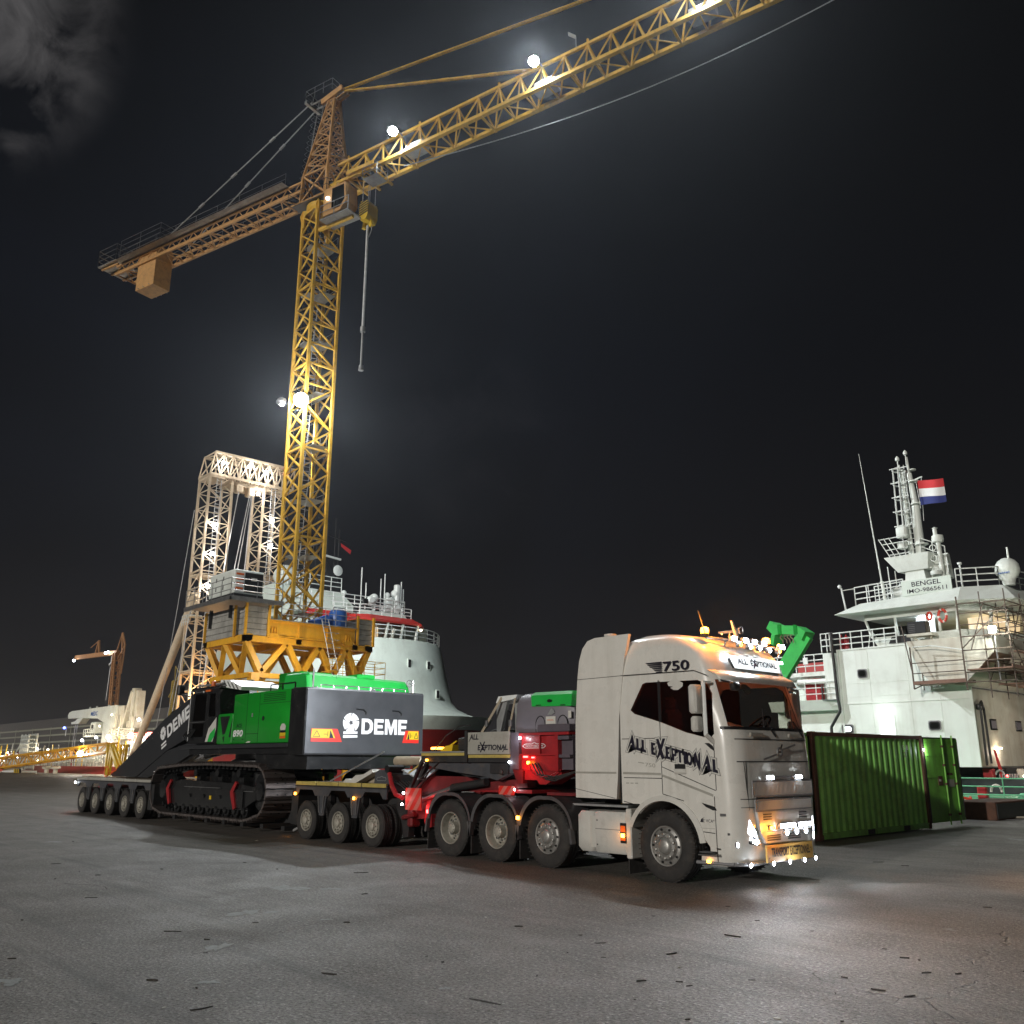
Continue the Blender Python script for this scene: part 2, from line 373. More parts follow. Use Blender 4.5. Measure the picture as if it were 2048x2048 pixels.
DEBRIS = [(-17.88, 5.57, 0.26, 0.091, 1.53), (-13.23, 4.62, 0.25, 0.089, 0.84), (-9.75, 2.76, 0.12, 0.041, 1.03), (-15.66, 4.9, 0.05, 0.03, 1.57), (-15.69, 5.54, 0.15, 0.052, 0.83), (-13.13, 8.77, 0.36, 0.1, 1.04), (-11.07, 7.46, 0.17, 0.06, 1.69), (-5.67, 4.95, 0.48, 0.1, 0.19), (-7.26, 4.57, 0.24, 0.083, 0.48), (-9.31, 6.06, 0.11, 0.037, 0.85), (-10.0, 5.31, 0.11, 0.037, 0.85), (-6.92, 3.29, 0.28, 0.098, 1.54), (-9.41, 4.47, 0.12, 0.042, 0.43), (-10.1, 4.41, 0.32, 0.1, 0.72), (-8.04, 3.38, 0.16, 0.055, 0.61), (-7.27, 5.62, 0.04, 0.03, 0.79), (-5.3, 6.32, 0.14, 0.049, 1.04), (-5.79, 7.37, 0.21, 0.074, 1.43), (-6.27, 9.55, 0.09, 0.032, 0.86), (-8.21, 16.45, 0.31, 0.1, 0.83), (-7.63, 16.22, 0.22, 0.077, 0.82), (-3.83, 7.46, 0.18, 0.062, 0.29), (-3.58, 7.45, 0.17, 0.061, 1.16), (-3.84, 8.34, 0.16, 0.056, 1.05), (-3.63, 8.5, 0.12, 0.041, 1.22), (-4.22, 7.66, 0.1, 0.035, 0.0), (-6.12, 6.78, 0.08, 0.03, 0.69), (-6.6, 7.27, 0.19, 0.068, 0.97), (-7.02, 7.43, 0.07, 0.03, 0.79), (-5.51, 9.41, 0.07, 0.03, 0.79), (-4.93, 6.48, 0.1, 0.037, 1.28), (-5.06, 6.52, 0.09, 0.03, 0.62), (-4.7, 7.02, 0.09, 0.032, 0.71), (-4.88, 12.47, 0.16, 0.055, 0.61), (-6.48, 11.91, 0.04, 0.03, 0.79), (-4.23, 8.79, 0.13, 0.047, 0.46), (-7.83, 7.31, 0.14, 0.049, 0.79), (-5.92, 8.54, 0.33, 0.1, 0.03)]
# ---------------------------------------------------------------- ground, quay, water
def ground_mat():
    m = bpy.data.materials.new('quay_concrete'); m.use_nodes = True; MATS['quay_concrete'] = m
    nt = m.node_tree; b = nt.nodes['Principled BSDF']; N = nt.nodes.new; L = nt.links.new
    tc = N('ShaderNodeTexCoord'); co = tc.outputs['Object']
    def noise(sc, det=6, ro=.6, dist=0., vec=co):
        n = N('ShaderNodeTexNoise'); n.inputs['Scale'].default_value = sc; n.inputs['Detail'].default_value = det; n.inputs['Roughness'].default_value = ro
        n.inputs['Distortion'].default_value = dist; L(vec, n.inputs['Vector']); return n.outputs['Fac']
    def rng(f, a, b_, c=0., d=1.):
        r = N('ShaderNodeMapRange'); L(f, r.inputs[0]); r.inputs[1].default_value = a; r.inputs[2].default_value = b_; r.inputs[3].default_value = c; r.inputs[4].default_value = d; return r.outputs[0]
    def mix(f, A, B, mode='MIX'):
        x = N('ShaderNodeMix'); x.data_type = 'RGBA'; x.blend_type = mode
        if hasattr(f, 'links'): L(f, x.inputs['Factor'])
        else: x.inputs['Factor'].default_value = f
        for s, v in (('A', A), ('B', B)):
            if hasattr(v, 'links'): L(v, x.inputs[s])
            else: x.inputs[s].default_value = (*v, 1)
        return x.outputs['Result']
    def mth(op, a, b_=None):
        x = N('ShaderNodeMath'); x.operation = op
        for i, v in enumerate((a, b_)):
            if v is None: continue
            if hasattr(v, 'links'): L(v, x.inputs[i])
            else: x.inputs[i].default_value = v
        return x.outputs[0]
    big = noise(.16, 5, .55, .4); mid = noise(.9, 7, .62, .3); fine = noise(14, 8, .7); grit = noise(34, 4, .8); speck = noise(27, 2, .5); clump = noise(15, 6, .8)
    c = mix(rng(big, .36, .64), (.128, .110, .092), (.205, .182, .156))
    c = mix(rng(mid, .36, .68, 0, .55), c, (.105, .096, .086))
    c = mix(rng(fine, .38, .62, 0, .5), c, (.24, .23, .215))
    c = mix(rng(grit, .48, .59, 0, .82), c, (.036, .031, .027))
    c = mix(rng(speck, .60, .68, 0, .75), c, (.40, .37, .33))
    c = mix(rng(clump, .50, .64, 0, .55), c, (.062, .053, .044)); c = mix(rng(clump, .30, .42, .35, 0), c, (.24, .22, .195))
    # oil stains
    st = noise(.55, 8, .7, 1.2); c = mix(rng(st, .60, .70, 0, .55), c, (.055, .048, .042))
    # pale worn scuffs, stretched along driving lines
    mp = N('ShaderNodeMapping'); L(co, mp.inputs[0]); mp.inputs['Rotation'].default_value = (0, 0, R(24)); mp.inputs['Scale'].default_value = (.22, 1.6, 1)
    sc = noise(1, 7, .65, .3, mp.outputs[0]); c = mix(rng(sc, .56, .72, 0, .45), c, (.29, .275, .25))
    mp2 = N('ShaderNodeMapping'); L(co, mp2.inputs[0]); mp2.inputs['Rotation'].default_value = (0, 0, R(-8)); mp2.inputs['Scale'].default_value = (.10, 2.6, 1)
    s2 = noise(1, 6, .6, .2, mp2.outputs[0]); c = mix(rng(s2, .54, .68, 0, .6), c, (.060, .055, .050))
    # hairline cracks
    wv = N('ShaderNodeTexNoise'); wv.inputs['Scale'].default_value = .8; wv.inputs['Detail'].default_value = 6; L(co, wv.inputs['Vector'])
    vm = N('ShaderNodeVectorMath'); vm.operation = 'MULTIPLY_ADD'; L(wv.outputs['Color'], vm.inputs[0]); vm.inputs[1].default_value = (1.3, 1.3, 0); L(co, vm.inputs[2])
    vo = N('ShaderNodeTexVoronoi'); vo.feature = 'DISTANCE_TO_EDGE'; vo.inputs['Scale'].default_value = .19; L(vm.outputs[0], vo.inputs['Vector'])
    msk = rng(noise(.35, 3), .52, .62)
    cr = mth('MULTIPLY', rng(vo.outputs['Distance'], 0, .0022, 1, 0), msk)
    c = mix(mth('MULTIPLY', cr, .6), c, (.022, .020, .018))
    L(c, b.inputs['Base Color'])
    ro = rng(mid, .3, .7, .50, .74); ro = mth('ADD', ro, rng(grit, .4, .7, -.08, .12)); L(ro, b.inputs['Roughness'])
    h = mth('ADD', mth('MULTIPLY', grit, .9), mth('MULTIPLY', speck, .9)); h = mth('ADD', h, mth('MULTIPLY', fine, .5)); h = mth('SUBTRACT', h, mth('MULTIPLY', cr, 2.0))
    h = mth('ADD', h, mth('MULTIPLY', mid, 1.5))
    bp = N('ShaderNodeBump'); bp.inputs['Strength'].default_value = .75; bp.inputs['Distance'].default_value = .018; L(h, bp.inputs['Height']); L(bp.outputs[0], b.inputs['Normal'])
    b.inputs['Specular IOR Level'].default_value = .45
ground_mat()
g = MB('quay_concrete'); g.add([(-900, -500, 0), (500, -500, 0), (500, 43, 0), (-900, 43, 0), (500, 43, -6), (-900, 43, -6)], [(0, 1, 2, 3), (3, 2, 4, 5)])
struct(g.build('ground'))
k = MB('concrete_block'); k.box(-900, 500, 43.002, 43.5, -3, .02); k.box(-900, 500, 42.5, 43.0, 0.0, .012)
struct(k.build('quay_edge'))
w = MB('water'); w.add([(-900, 43.6, -1.8), (500, 43.6, -1.8), (500, 900, -1.8), (-900, 900, -1.8)], [(0, 1, 2, 3)]); struct(w.build('water'))
mat('stain_white', (.25, .26, .245), .7, var=.2, scale=12, dirt=((.12, .112, .10), 1.0, 14))
mat('stain_dark', (.055, .050, .045), .5, var=.3, scale=6, dirt=((.15, .14, .13), .8, 5))
mat('stain_grey', (.17, .17, .165), .7, var=.2, scale=8, dirt=((.12, .115, .11), .95, 7))
def blot(mb, x, y, rx, ry, rot=0, z=.004, n=40, jag=.6):
    pts = []
    ph = [random.random() * 6.3 for _ in range(4)]
    for i in range(n):
        a = 2 * math.pi * i / n; r = 1 + jag * (.5 * math.sin(2 * a + ph[0]) + .35 * math.sin(3 * a + ph[1]) + .3 * math.sin(5 * a + ph[2]) + .25 * math.sin(7 * a + ph[3])) + random.uniform(-.22, .22)
        u, v = rx * r * math.cos(a), ry * r * math.sin(a); c, s = math.cos(rot), math.sin(rot)
        pts.append((x + u * c - v * s, y + u * s + v * c, z))
    mb.add(pts + [(x, y, z)], [(i, (i + 1) % n, n) for i in range(n)])
GP = lambda *a: a
mb = MB('stain_white')
for x, y, rx, ry in STAINS: blot(mb, x, y, rx, ry * .8, rot=R(47), z=.003)
struct(mb.build('paint_spills'))
# flat debris: bark chips, rubber scraps and rag ends lying about
mb = MB('black_trim'); mat('debris_dark', (.034, .029, .024), .8, var=.4, scale=20); mat('debris_pale', (.40, .38, .33), .8, var=.3, scale=20)
mb.m = 'debris_dark'
for x, y, l, wd, an in DEBRIS:
    l *= .65; wd = min(.05, wd) * .6
    pts = []; n = 13; bend = random.uniform(-.5, .5)
    for i in range(n):
        a = 2 * math.pi * i / n; rr = random.uniform(.55, 1.2); u = l / 2 * math.cos(a) * (.8 + .2 * rr); v = wd * .38 * math.sin(a) * rr + bend * wd * (u / l) ** 2 * 4
        pts.append((x + u * math.cos(an) - v * math.sin(an), y + u * math.sin(an) + v * math.cos(an)))
    mb.prism(pts, 'Z', .002, random.uniform(.006, .014))
for i in range(200):
    d = 3 + 38 * random.random() ** 1.6; az = R(90 + 42.64) + R(random.uniform(-34, 34)); x, y = d * math.cos(az), d * math.sin(az)
    if y > 10.8 and x > -38: continue
    mb.m = 'debris_dark' if random.random() < .8 else 'debris_pale'
    l = random.uniform(.008, .05) * (1 + d * .03); wd = l * random.uniform(.15, .7); an = random.random() * 6.3
    pts = [(x + l / 2 * math.cos(t) * math.cos(an) - wd / 2 * math.sin(t) * math.sin(an), y + l / 2 * math.cos(t) * math.sin(an) + wd / 2 * math.sin(t) * math.cos(an)) for t in [2 * math.pi * k / 6 for k in range(6)]]
    mb.prism(pts, 'Z', .001, .001 + random.uniform(.003, .009))
o = mb.build('ground_debris'); o['kind'] = 'stuff'
# ---------------------------------------------------------------- wheels
def wheel(kind, r, w, rm, parent, loc):
    """a wheel facing -Y (the outer side); returns the tyre object with its rim as child"""
    c = (0, 0, 0); hw = w / 2
    mb = MB('rubber'); rr = r * .56
    prof = [(rr, -hw + .035), (rr + .03, -hw + .012), (r * .80, -hw), (r * .93, -hw + .012), (r * .975, -hw + .035), (r, -hw + .06)]
    for g in (-.3, -.1, .1, .3):
        prof += [(r, w * g - .012), (r - .014, w * g - .010), (r - .014, w * g + .010), (r, w * g + .012)]
    prof += [(r, hw - .06), (r * .975, hw - .035), (r * .93, hw - .012), (r * .8, hw), (rr, hw - .035)]
    mb.lathe(prof, c, 'Y', 48)
    for i in range(44):   # shoulder tread blocks
        a = 2 * math.pi * i / 44; ca, sa = math.cos(a), math.sin(a)
        for yy in (-hw + .03, hw - .05):
            mb.beam(((r + .002) * ca, yy, (r + .002) * sa), ((r + .002) * ca, yy + .02, (r + .002) * sa), .045, .012)
    WORG['_'] = Vector((0, 0, 0))
    t = mb.build('wheel', None, 35)
    mb = MB(rm); o = -hw
    if kind == 'front':
        mb.lathe([(rr + .004, o + .03), (rr, o + .018), (rr - .02, o + .022), (rr - .03, o + .05), (rr - .075, o + .035), (r * .36, o - .005), (r * .27, o - .012), (r * .245, o + .01), (r * .20, o - .03), (r * .15, o - .045), (.002, o - .05)], c, 'Y', 40)
        for i in range(10):
            a = 2 * math.pi * (i + .5) / 10; x, z = r * .335 * math.cos(a), r * .335 * math.sin(a)
            mb.m = rm; mb.lathe([(.026, 0), (.024, -.03), (.012, -.036), (.001, -.036)], (x, o, z), 'Y', 8)
            x, z = r * .465 * math.cos(a + .31), r * .465 * math.sin(a + .31)
            mb.m = 'black_trim'; mb.disc((x, o + .016, z), .018, 'Y', 10, .01)
    elif kind == 'dual':
        mb.lathe([(rr + .006, o + .03), (rr, o + .015), (rr - .016, o + .02), (rr - .028, o + .055), (rr - .05, o + .16), (r * .40, o + .19), (r * .36, o + .17), (r * .22, o + .165), (r * .20, o + .10), (r * .185, o + .05), (r * .14, o + .035), (.002, o + .03)], c, 'Y', 40)
        for i in range(10):
            a = 2 * math.pi * (i + .5) / 10; mb.m = 'steel'
            mb.lathe([(.020, 0), (.018, -.03), (.001, -.03)], (r * .29 * math.cos(a), o + .165, r * .29 * math.sin(a)), 'Y', 7)
            mb.m = 'black_trim'; mb.disc((r * .40 * math.cos(a + .3), o + .176, r * .40 * math.sin(a + .3)), .022, 'Y', 8, .008)
            mb.m = 'steel'; mb.disc((r * .155 * math.cos(a), o + .030, r * .155 * math.sin(a)), .009, 'Y', 6, .01)
    else:
        mb.lathe([(rr + .006, o + .03), (rr, o + .016), (rr - .018, o + .022), (rr - .03, o + .06), (r * .46, o + .055), (r * .43, o + .02), (r * .30, o + .005), (r * .24, o + .015), (r * .22, o - .02), (r * .13, o - .04), (.002, o - .045)], c, 'Y', 32)
        for i in range(10):
            a = 2 * math.pi * i / 10; mb.m = rm
            mb.lathe([(.017, 0), (.015, -.028), (.001, -.028)], (r * .335 * math.cos(a), o + .008, r * .335 * math.sin(a)), 'Y', 6)
            mb.m = 'black_trim'; mb.disc((r * .445 * math.cos(a + .3), o + .028, r * .445 * math.sin(a + .3)), .017, 'Y', 8, .008)
    mb.m = 'black_trim'; mb.disc((0, hw - .06, 0), rr, 'Y', 24, .01)
    ri = mb.build('rim', None, 35); ri.parent = t; ri.location = (0, 0, 0)
    t.parent = parent; t.location = Vector(loc) - worg(parent)
    return t

# ---------------------------------------------------------------- tractor
YS, YF, YC = 11.45, 13.70, 12.575
truck = thing('tractor_truck', 'white long-nosed heavy haulage tractor with a glowing roof sign, hitched to the loaded low trailer', 'truck', (-9.05, YC, 0))
def lerp_tab(z, tab):
    if z <= tab[0][0]: return tab[0][1]
    for (a, p), (b, q) in zip(tab, tab[1:]):
        if z <= b: return p + (q - p) * (z - a) / (b - a)
    return tab[-1][1]
XF = [(.30, -7.80), (.36, -7.74), (.60, -7.70), (1.15, -7.685), (1.30, -7.69), (2.15, -7.73), (2.20, -7.75), (2.92, -7.97), (3.05, -8.00), (3.34, -8.10), (3.48, -8.22), (3.60, -8.42), (3.68, -8.70), (3.735, -9.0)]
INS = [(.30, .03), (.40, 0), (2.1, 0), (2.95, .015), (3.25, .03), (3.45, .06), (3.58, .115), (3.66, .18), (3.735, .34)]
XR = [(3.40, -9.85), (3.55, -9.82), (3.66, -9.70), (3.735, -9.50)]
def per(z, ins=0.):
    xf = lerp_tab(z, XF) - ins; i = lerp_tab(z, INS) + ins; xr = lerp_tab(z, XR) + ins; y0, y1 = YS + i, YF - i
    cx = .36 - ins * .5; ry = .40 - ins * .5; xs = xf - cx; P = []
    for k in range(6): P.append((xr + (xs - xr) * k / 6, y0))
    for k in range(9):
        a = R(-90 + 90 * k / 9); P.append((xs + cx * math.cos(a) ** .75 if k else xs, y0 + ry + ry * (-abs(math.sin(a)) ** .9)))
    for k in range(7):
        y = y0 + ry + (y1 - y0 - 2 * ry) * k / 6; P.append((xf + .05 * (1 - ((y - YC) / (YF - YC)) ** 2) - .03, y))
    m = [(x, 2 * YC - y) for x, y in P[:15]][::-1]
    return P + m
def ring(z, ins=0.): return [(x, y, z) for x, y in per(z, ins)]
zs = [.30, .36, .48, .60, .8, 1.0, 1.15, 1.3, 1.5, 1.7, 1.9, 2.1, 2.2, 2.4, 2.6, 2.8, 2.92, 3.05, 3.2, 3.34, 3.42, 3.48, 3.54, 3.60, 3.64, 3.68, 3.71, 3.735]
mb = MB('white_paint'); mb.loft([ring(z) for z in zs])
cab = mb.build('cab', truck, 38)
def cutter(fn, m='cab_dark'):
    c = MB(m); fn(c); return c.build('cutter', truck)
SW = [(-9.63, 2.53), (-9.37, 2.93), (-9.30, 2.95), (-8.30, 2.93), (-8.14, 2.86), (-8.07, 2.72), (-8.045, 2.13), (-8.10, 2.08), (-8.20, 2.08), (-8.55, 2.16), (-9.01, 2.32), (-9.55, 2.47)]
WS = [(11.545, 2.24), (11.57, 2.93), (13.58, 2.93), (13.605, 2.24), (13.3, 2.205), (11.85, 2.205)]
inner = cutter(lambda c: c.loft([ring(z, .06) for z in (1.45, 2.1, 2.3, 2.6, 2.9, 3.1, 3.3)]), 'cab_interior')
cuts = [inner, cutter(lambda c: c.prism(SW, 'Y', YS - .3, YF + .3)), cutter(lambda c: c.prism([(y, z) for y, z in WS], 'X', -8.30, -7.3)),
        cutter(lambda c: c.lathe([(.655, -2.0), (.655, 2.0)], (-9.03, YC, .50), 'Y', 40, cap=True), 'black_trim'),
        cutter(lambda c: c.box(-10.2, -9.50, 10, 15, 0, 1.10), 'black_trim'), cutter(lambda c: c.box(-9.6, -8.47, 10, 15, 0, .6), 'black_trim'),
        cutter(lambda c: c.prism([(-8.455, .42), (-8.455, .70), (-8.36, .72), (-8.22, .55), (-8.04, .54), (-8.04, .42)], 'Y', YS - .2, YS + .22), 'grey_plastic')]
for c in cuts: c.data.update()
boolean(cab, cuts)
cab.data.polygons.foreach_set('use_smooth', [True] * len(cab.data.polygons)); cab.data.set_sharp_from_angle(angle=R(35))
def seg(mb, p, q, y, w=.012, m='black_trim', pr=.003):   # thin panel gap on the near side
    mb.m = m; mb.beam((p[0], y, p[1]), (q[0], y, q[1]), pr * 2, w)
def seam_side(mb):
    for p, q in (((-9.82, 2.085), (-9.04, 2.085)), ((-9.80, 1.49), (-9.04, 1.487)), ((-9.04, 2.97), (-9.04, 1.26)), ((-9.82, 3.09), (-8.35, 3.075)), ((-8.35, 3.075), (-8.12, 2.99)), ((-8.06, 1.335), (-8.06, 2.06)),
                 ((-9.04, 1.26), (-8.65, 1.17)), ((-9.04, 1.66), (-8.07, 1.33)), ((-9.82, 1.13), (-9.45, 1.06)), ((-8.10, 1.25), (-8.10, .36)), ((-8.46, .76), (-8.12, .74))): seg(mb, p, q, YS, .011)
mb = MB('black_trim'); seam_side(mb)
seg(mb, (-9.82, 1.56), (-9.06, 1.55), YS, .035, 'grey_board'); seg(mb, (-9.03, 1.53), (-8.12, 1.26), YS, .035, 'grey_board')
mb.build('panel_gaps', truck)
# wings of the step, door handle, vents, wheel-arch lip
mb = MB('white_trim')
A0, A1 = R(-2), R(182)
arc = [(-9.03 + .66 * math.cos(a), .50 + .66 * math.sin(a)) for a in [R(8) + (R(158) - R(8)) * i / 24 for i in range(25)]]
arc2 = [(-9.03 + .75 * math.cos(a), .50 + .74 * math.sin(a)) for a in [R(8) + (R(158) - R(8)) * i / 24 for i in range(25)]]
mb.loft([[(arc[i][0], YS - .03, arc[i][1]), (arc2[i][0], YS - .012, arc2[i][1]), (arc2[i][0], YS + .02, arc2[i][1]), (arc[i][0], YS + .3, arc[i][1])] for i in range(25)])
mb.build('wheel_arch', truck, 40)
mb = MB('white_trim'); mb.bbox(-8.80, -8.58, YS - .022, YS + .01, 1.555, 1.625, .012); mb.m = 'black_trim'; mb.box(-8.79, -8.59, YS - .004, YS + .01, 1.63, 1.70)
mb.build('door_handle', truck, 40)
mb = MB('black_trim'); mb.prism([(-8.33, 1.155), (-8.10, 1.105), (-8.07, 1.055), (-8.14, 1.055), (-8.26, 1.10)], 'Y', YS - .004, YS + .01)
mb.prism([(-8.22, 2.00), (-8.14, 2.00), (-8.08, 1.96), (-8.05, 1.88), (-8.12, 1.92)], 'Y', YS - .004, YS + .01)
mb.m = 'grey_plastic'
for i in range(5): mb.box(-8.45, -8.24, YS + .05 + .03 * i, YS + .06 + .03 * i, .46, .475)
mb.m = 'steel'; mb.box(-8.45, -8.05, YS + .01, YS + .21, .425, .44)
mb.build('side_vent', truck)
# glass
mb = MB('tinted_glass'); mb.prism([(x * 1.0, z) for x, z in SW], 'Y', YS + .018, YS + .024); mb.m = 'black_trim'; mb.box(-9.065, -9.015, YS + .008, YS + .034, 2.30, 2.95)
mb.build('side_window', truck)
mb = MB('clear_glass'); mb.prism(SW, 'Y', YF - .03, YF - .024); mb.m = 'cab_interior'; mb.box(-9.65, -9.05, YF - .024, YF - .010, 2.1, 2.95); mb.build('side_window', truck)
def strip(z, i0, i1, ins): return [(x, y, z) for x, y in per(z, ins)[i0:i1]]
mb = MB('clear_glass')
n0, n1 = 8, 29
mb.loft([strip(z, n0, n1, .028) for z in (2.18, 2.3, 2.5, 2.7, 2.85, 2.96)], cap=False, closed=False)
mb.build('windscreen', truck, 60)
mb = MB('black_trim')
fr = [strip(z, 8, 29, -.002) for z in (2.19, 2.235)]; mb.loft([fr[0], fr[1]], cap=False, closed=False)
mb.build('windscreen_seal', truck)
# interior
mb = MB('cab_interior'); mb.box(-9.75, -9.70, YS + .1, YF - .1, 1.5, 3.2)
mb.m = 'cab_dark'; mb.bbox(-8.45, -7.86, YS + .12, YF - .12, 1.7, 2.20, .06); mb.bbox(-8.62, -8.4, YC - .5, YF - .15, 1.7, 2.16, .05)
mb.build('dashboard', truck, 40)
for yy in (12.05, 13.1):
    mb = MB('cab_interior'); mb.bbox(-9.25, -8.75, yy - .26, yy + .26, 1.5, 1.95, .06); mb.bbox(-9.35, -9.2, yy - .25, yy + .25, 1.8, 2.55, .06); mb.bbox(-9.34, -9.24, yy - .14, yy + .14, 2.52, 2.75, .05); mb.build('seat', truck, 40)
mb = MB('cab_dark'); c0 = Vector((-8.32, 13.08, 2.29)); ax = Vector((-.62, 0, .78)).normalized(); e1 = Vector((0, 1, 0)); e2 = ax.cross(e1)
pts = [c0 + e1 * .225 * math.cos(t) + e2 * .225 * math.sin(t) for t in [2 * math.pi * i / 28 for i in range(29)]]; mb.path(pts, .018, 6)
for t in (0, math.pi, 1.57): mb.tube(c0, c0 + e1 * .22 * math.cos(t) - e2 * .22 * math.sin(t), .016, 5)
mb.tube(c0, c0 - ax * .3, .05, 8); mb.build('steering_wheel', truck, 50)
lamp('interior_light', 'POINT', (-8.7, 12.2, 2.75), 9, (1.0, .22, .08), truck, size=.1)
# headlining ornaments hanging at the top of both panes
def feather(mb, fn, k=1.):
    mb.m = 'white_trim'
    out = [(-.15, .02), (-.05, .055), (.06, .05), (.15, .0), (.14, -.05), (.05, -.10), (-.03, -.095), (-.10, -.06), (-.04, -.045), (-.13, -.03)]
    mb.add([fn(u * k, v * k) for u, v in out], [tuple(range(len(out)))]); return mb
mb = MB('white_trim'); feather(mb, lambda u, v: (-7.96 - .25 * v, 12.22 + u * .9, 2.83 + v)); mb.build('window_ornament', truck)
mb = MB('white_trim'); feather(mb, lambda u, v: (-8.72 + u, YS + .012, 2.90 + v)); mb.build('window_ornament', truck)
# sun visor
mb = MB('white_trim')
vr = [[(x + .17, y, 2.90) for x, y in per(2.92)[9:28]], [(x + .14, y, 3.00) for x, y in per(3.0)[9:28]], [(x + .005, y, 3.08) for x, y in per(3.08)[9:28]]]
mb.loft(vr, cap=False, closed=False); mb.loft([[(x + .165, y, 2.885) for x, y in per(2.92)[9:28]], vr[0]], cap=False, closed=False)
v = mb.build('sun_visor', truck, 40); sm = v.modifiers.new('s', 'SOLIDIFY'); sm.thickness = .02; sm.offset = -1
# illuminated roof sign
def face_x(z, off): return lerp_tab(z, XF) + .05 + off
sgn = lambda u, v, off: (-7.985 - (v) * .30 + off, 11.97 + u + .08 * (1 - v / .2) * (1 if u < .7 else -0) * 0, 3.125 + v)
mb = MB('sign_glow'); q = [(-7.98, 12.00, 3.12), (-7.98, 13.30, 3.12), (-8.035, 13.26, 3.325), (-8.035, 11.92, 3.325)]
mb.add(q + [(x - .07, y, z) for x, y, z in q], [(0, 1, 2, 3)]); mb.m = 'black_trim'; b = len(mb.v) - 4
mb.add([(x - .001, y, z) for x, y, z in q] + [(x - .12, y, z) for x, y, z in q], [(0, 1, 5, 4), (1, 2, 6, 5), (2, 3, 7, 6), (3, 0, 4, 7), (4, 5, 6, 7)])
sign = mb.build('roof_sign', truck)
SF = lambda u, v: (-7.968 - .268 * v, 12.10 + u, 3.145 + v)
mb = MB('navy_ink'); text(mb, 'ALL', lambda u, v: SF(u, v + .045), .28, .095, .04, 'navy_ink'); text(mb, 'E EPTIONAL', lambda u, v: SF(u + .36, v + .035), .74, .095, .04, 'navy_ink')
for p, q in (((.42, .0), (.52, .155)), ((.40, .155), (.55, .03))): mb.beam(SF(*p), SF(*q), .022, .003)
mb.m = 'light_box'; mb.beam(SF(-.08, -.012), SF(1.12, -.012), .01, .004)
mb.build('lettering', sign)
# roof lamp bar, horns, beacons
mb = MB('chrome'); bar = [(-8.02 - .16, 12.0 + 1.75 * t, 3.585 - 0.03 * t) for t in [i / 6 for i in range(7)]]; mb.path(bar, .022, 8)
for y in (12.1, 12.7, 13.2, 13.7): mb.tube((-8.18, y, 3.56), (-8.25, y, 3.42), .015, 6)
mb.tube((-8.3, 11.75, 3.60), (-8.18, 12.0, 3.585), .022, 8); mb.build('lamp_bar', truck, 50)
def rect_lamp(y, z, w, h, m, x=-8.09, name='roof_lamp', d=.07, par=None):
    mb = MB('chrome'); mb.bbox(x - d, x, y - w / 2 - .012, y + w / 2 + .012, z - h / 2 - .012, z + h / 2 + .012, .012); mb.m = m; mb.bbox(x - .01, x + .012, y - w / 2, y + w / 2, z - h / 2, z + h / 2, .01)
    return mb.build(name, par or truck, 40)
for y, z in ((12.21, 3.60), (12.53, 3.60), (12.78, 3.595), (13.05, 3.59), (13.60, 3.58)): rect_lamp(y, z, .13, .07, 'lamp_white')
for y, z, m in ((12.32, 3.52, 'lamp_amber'), (12.60, 3.505, 'lamp_white'), (12.87, 3.50, 'lamp_white'), (13.15, 3.49, 'lamp_white'), (13.45, 3.50, 'lamp_amber')):
    mb = MB('chrome'); mb.lathe([(.045, -.06), (.05, 0), (.04, .005)], (-8.06, y, z), 'X', 12, cap=True); mb.m = m; mb.lathe([(.041, .004), (.03, .02), (.002, .025)], (-8.06, y, z), 'X', 12); mb.build('roof_lamp', truck, 40)
for x, y, z in ((-8.30, 11.72, 3.62), (-8.28, 13.42, 3.60)):
    mb = MB('black_trim'); mb.lathe([(.07, 0), (.07, .03), (.055, .04)], (x, y, z), 'Z', 16, cap=True); mb.m = 'lamp_amber'; mb.lathe([(.062, .04), (.066, .08), (.060, .12), (.03, .135), (.002, .14)], (x, y, z), 'Z', 16); mb.build('beacon', truck, 40)
    lamp('beacon_light', 'POINT', (x + .12, y, z + .26), 75, (1, .30, .03), truck, size=.06)
mb = MB('chrome'); hp = Vector((-8.55, 12.47, 3.68)); mb.lathe([(.02, 0), (.025, .3), (.06, .42), (.065, .43), (.05, .42)], (-8.55, 12.47, 3.76), 'X', 14); mb.tube((-8.5, 12.47, 3.72), (-8.5, 12.47, 3.77), .012); mb.tube((-8.35, 12.47, 3.60), (-8.35, 12.47, 3.77), .012)
mb.build('air_horn', truck, 40)
mb = MB('white_trim'); mb.loft([[(-8.16, 12.40, 3.64), (-8.22, 12.40, 3.64), (-8.22, 12.46, 3.64), (-8.16, 12.46, 3.64)], [(-8.16, 12.27, 3.90), (-8.19, 12.27, 3.90), (-8.19, 12.30, 3.90), (-8.16, 12.30, 3.90)]]); mb.build('roof_fin', truck)
mb = MB('grey_plastic'); mb.tube((-8.22, 11.62, 3.63), (-8.32, 11.60, 4.0), .006, 5); mb.build('aerial', truck)
# corner marker lamp by sign
mb = MB('lamp_led'); mb.prism([(11.80, 3.27), (11.81, 3.32), (11.90, 3.335), (11.93, 3.29), (11.89, 3.265)], 'X', -8.10, -7.985 - .04); mb.build('marker_lamp', truck)
mb = MB('lamp_led'); mb.prism([(13.37, 3.27), (13.38, 3.32), (13.45, 3.32), (13.46, 3.28)], 'X', -8.10, -8.02); mb.build('marker_lamp', truck)
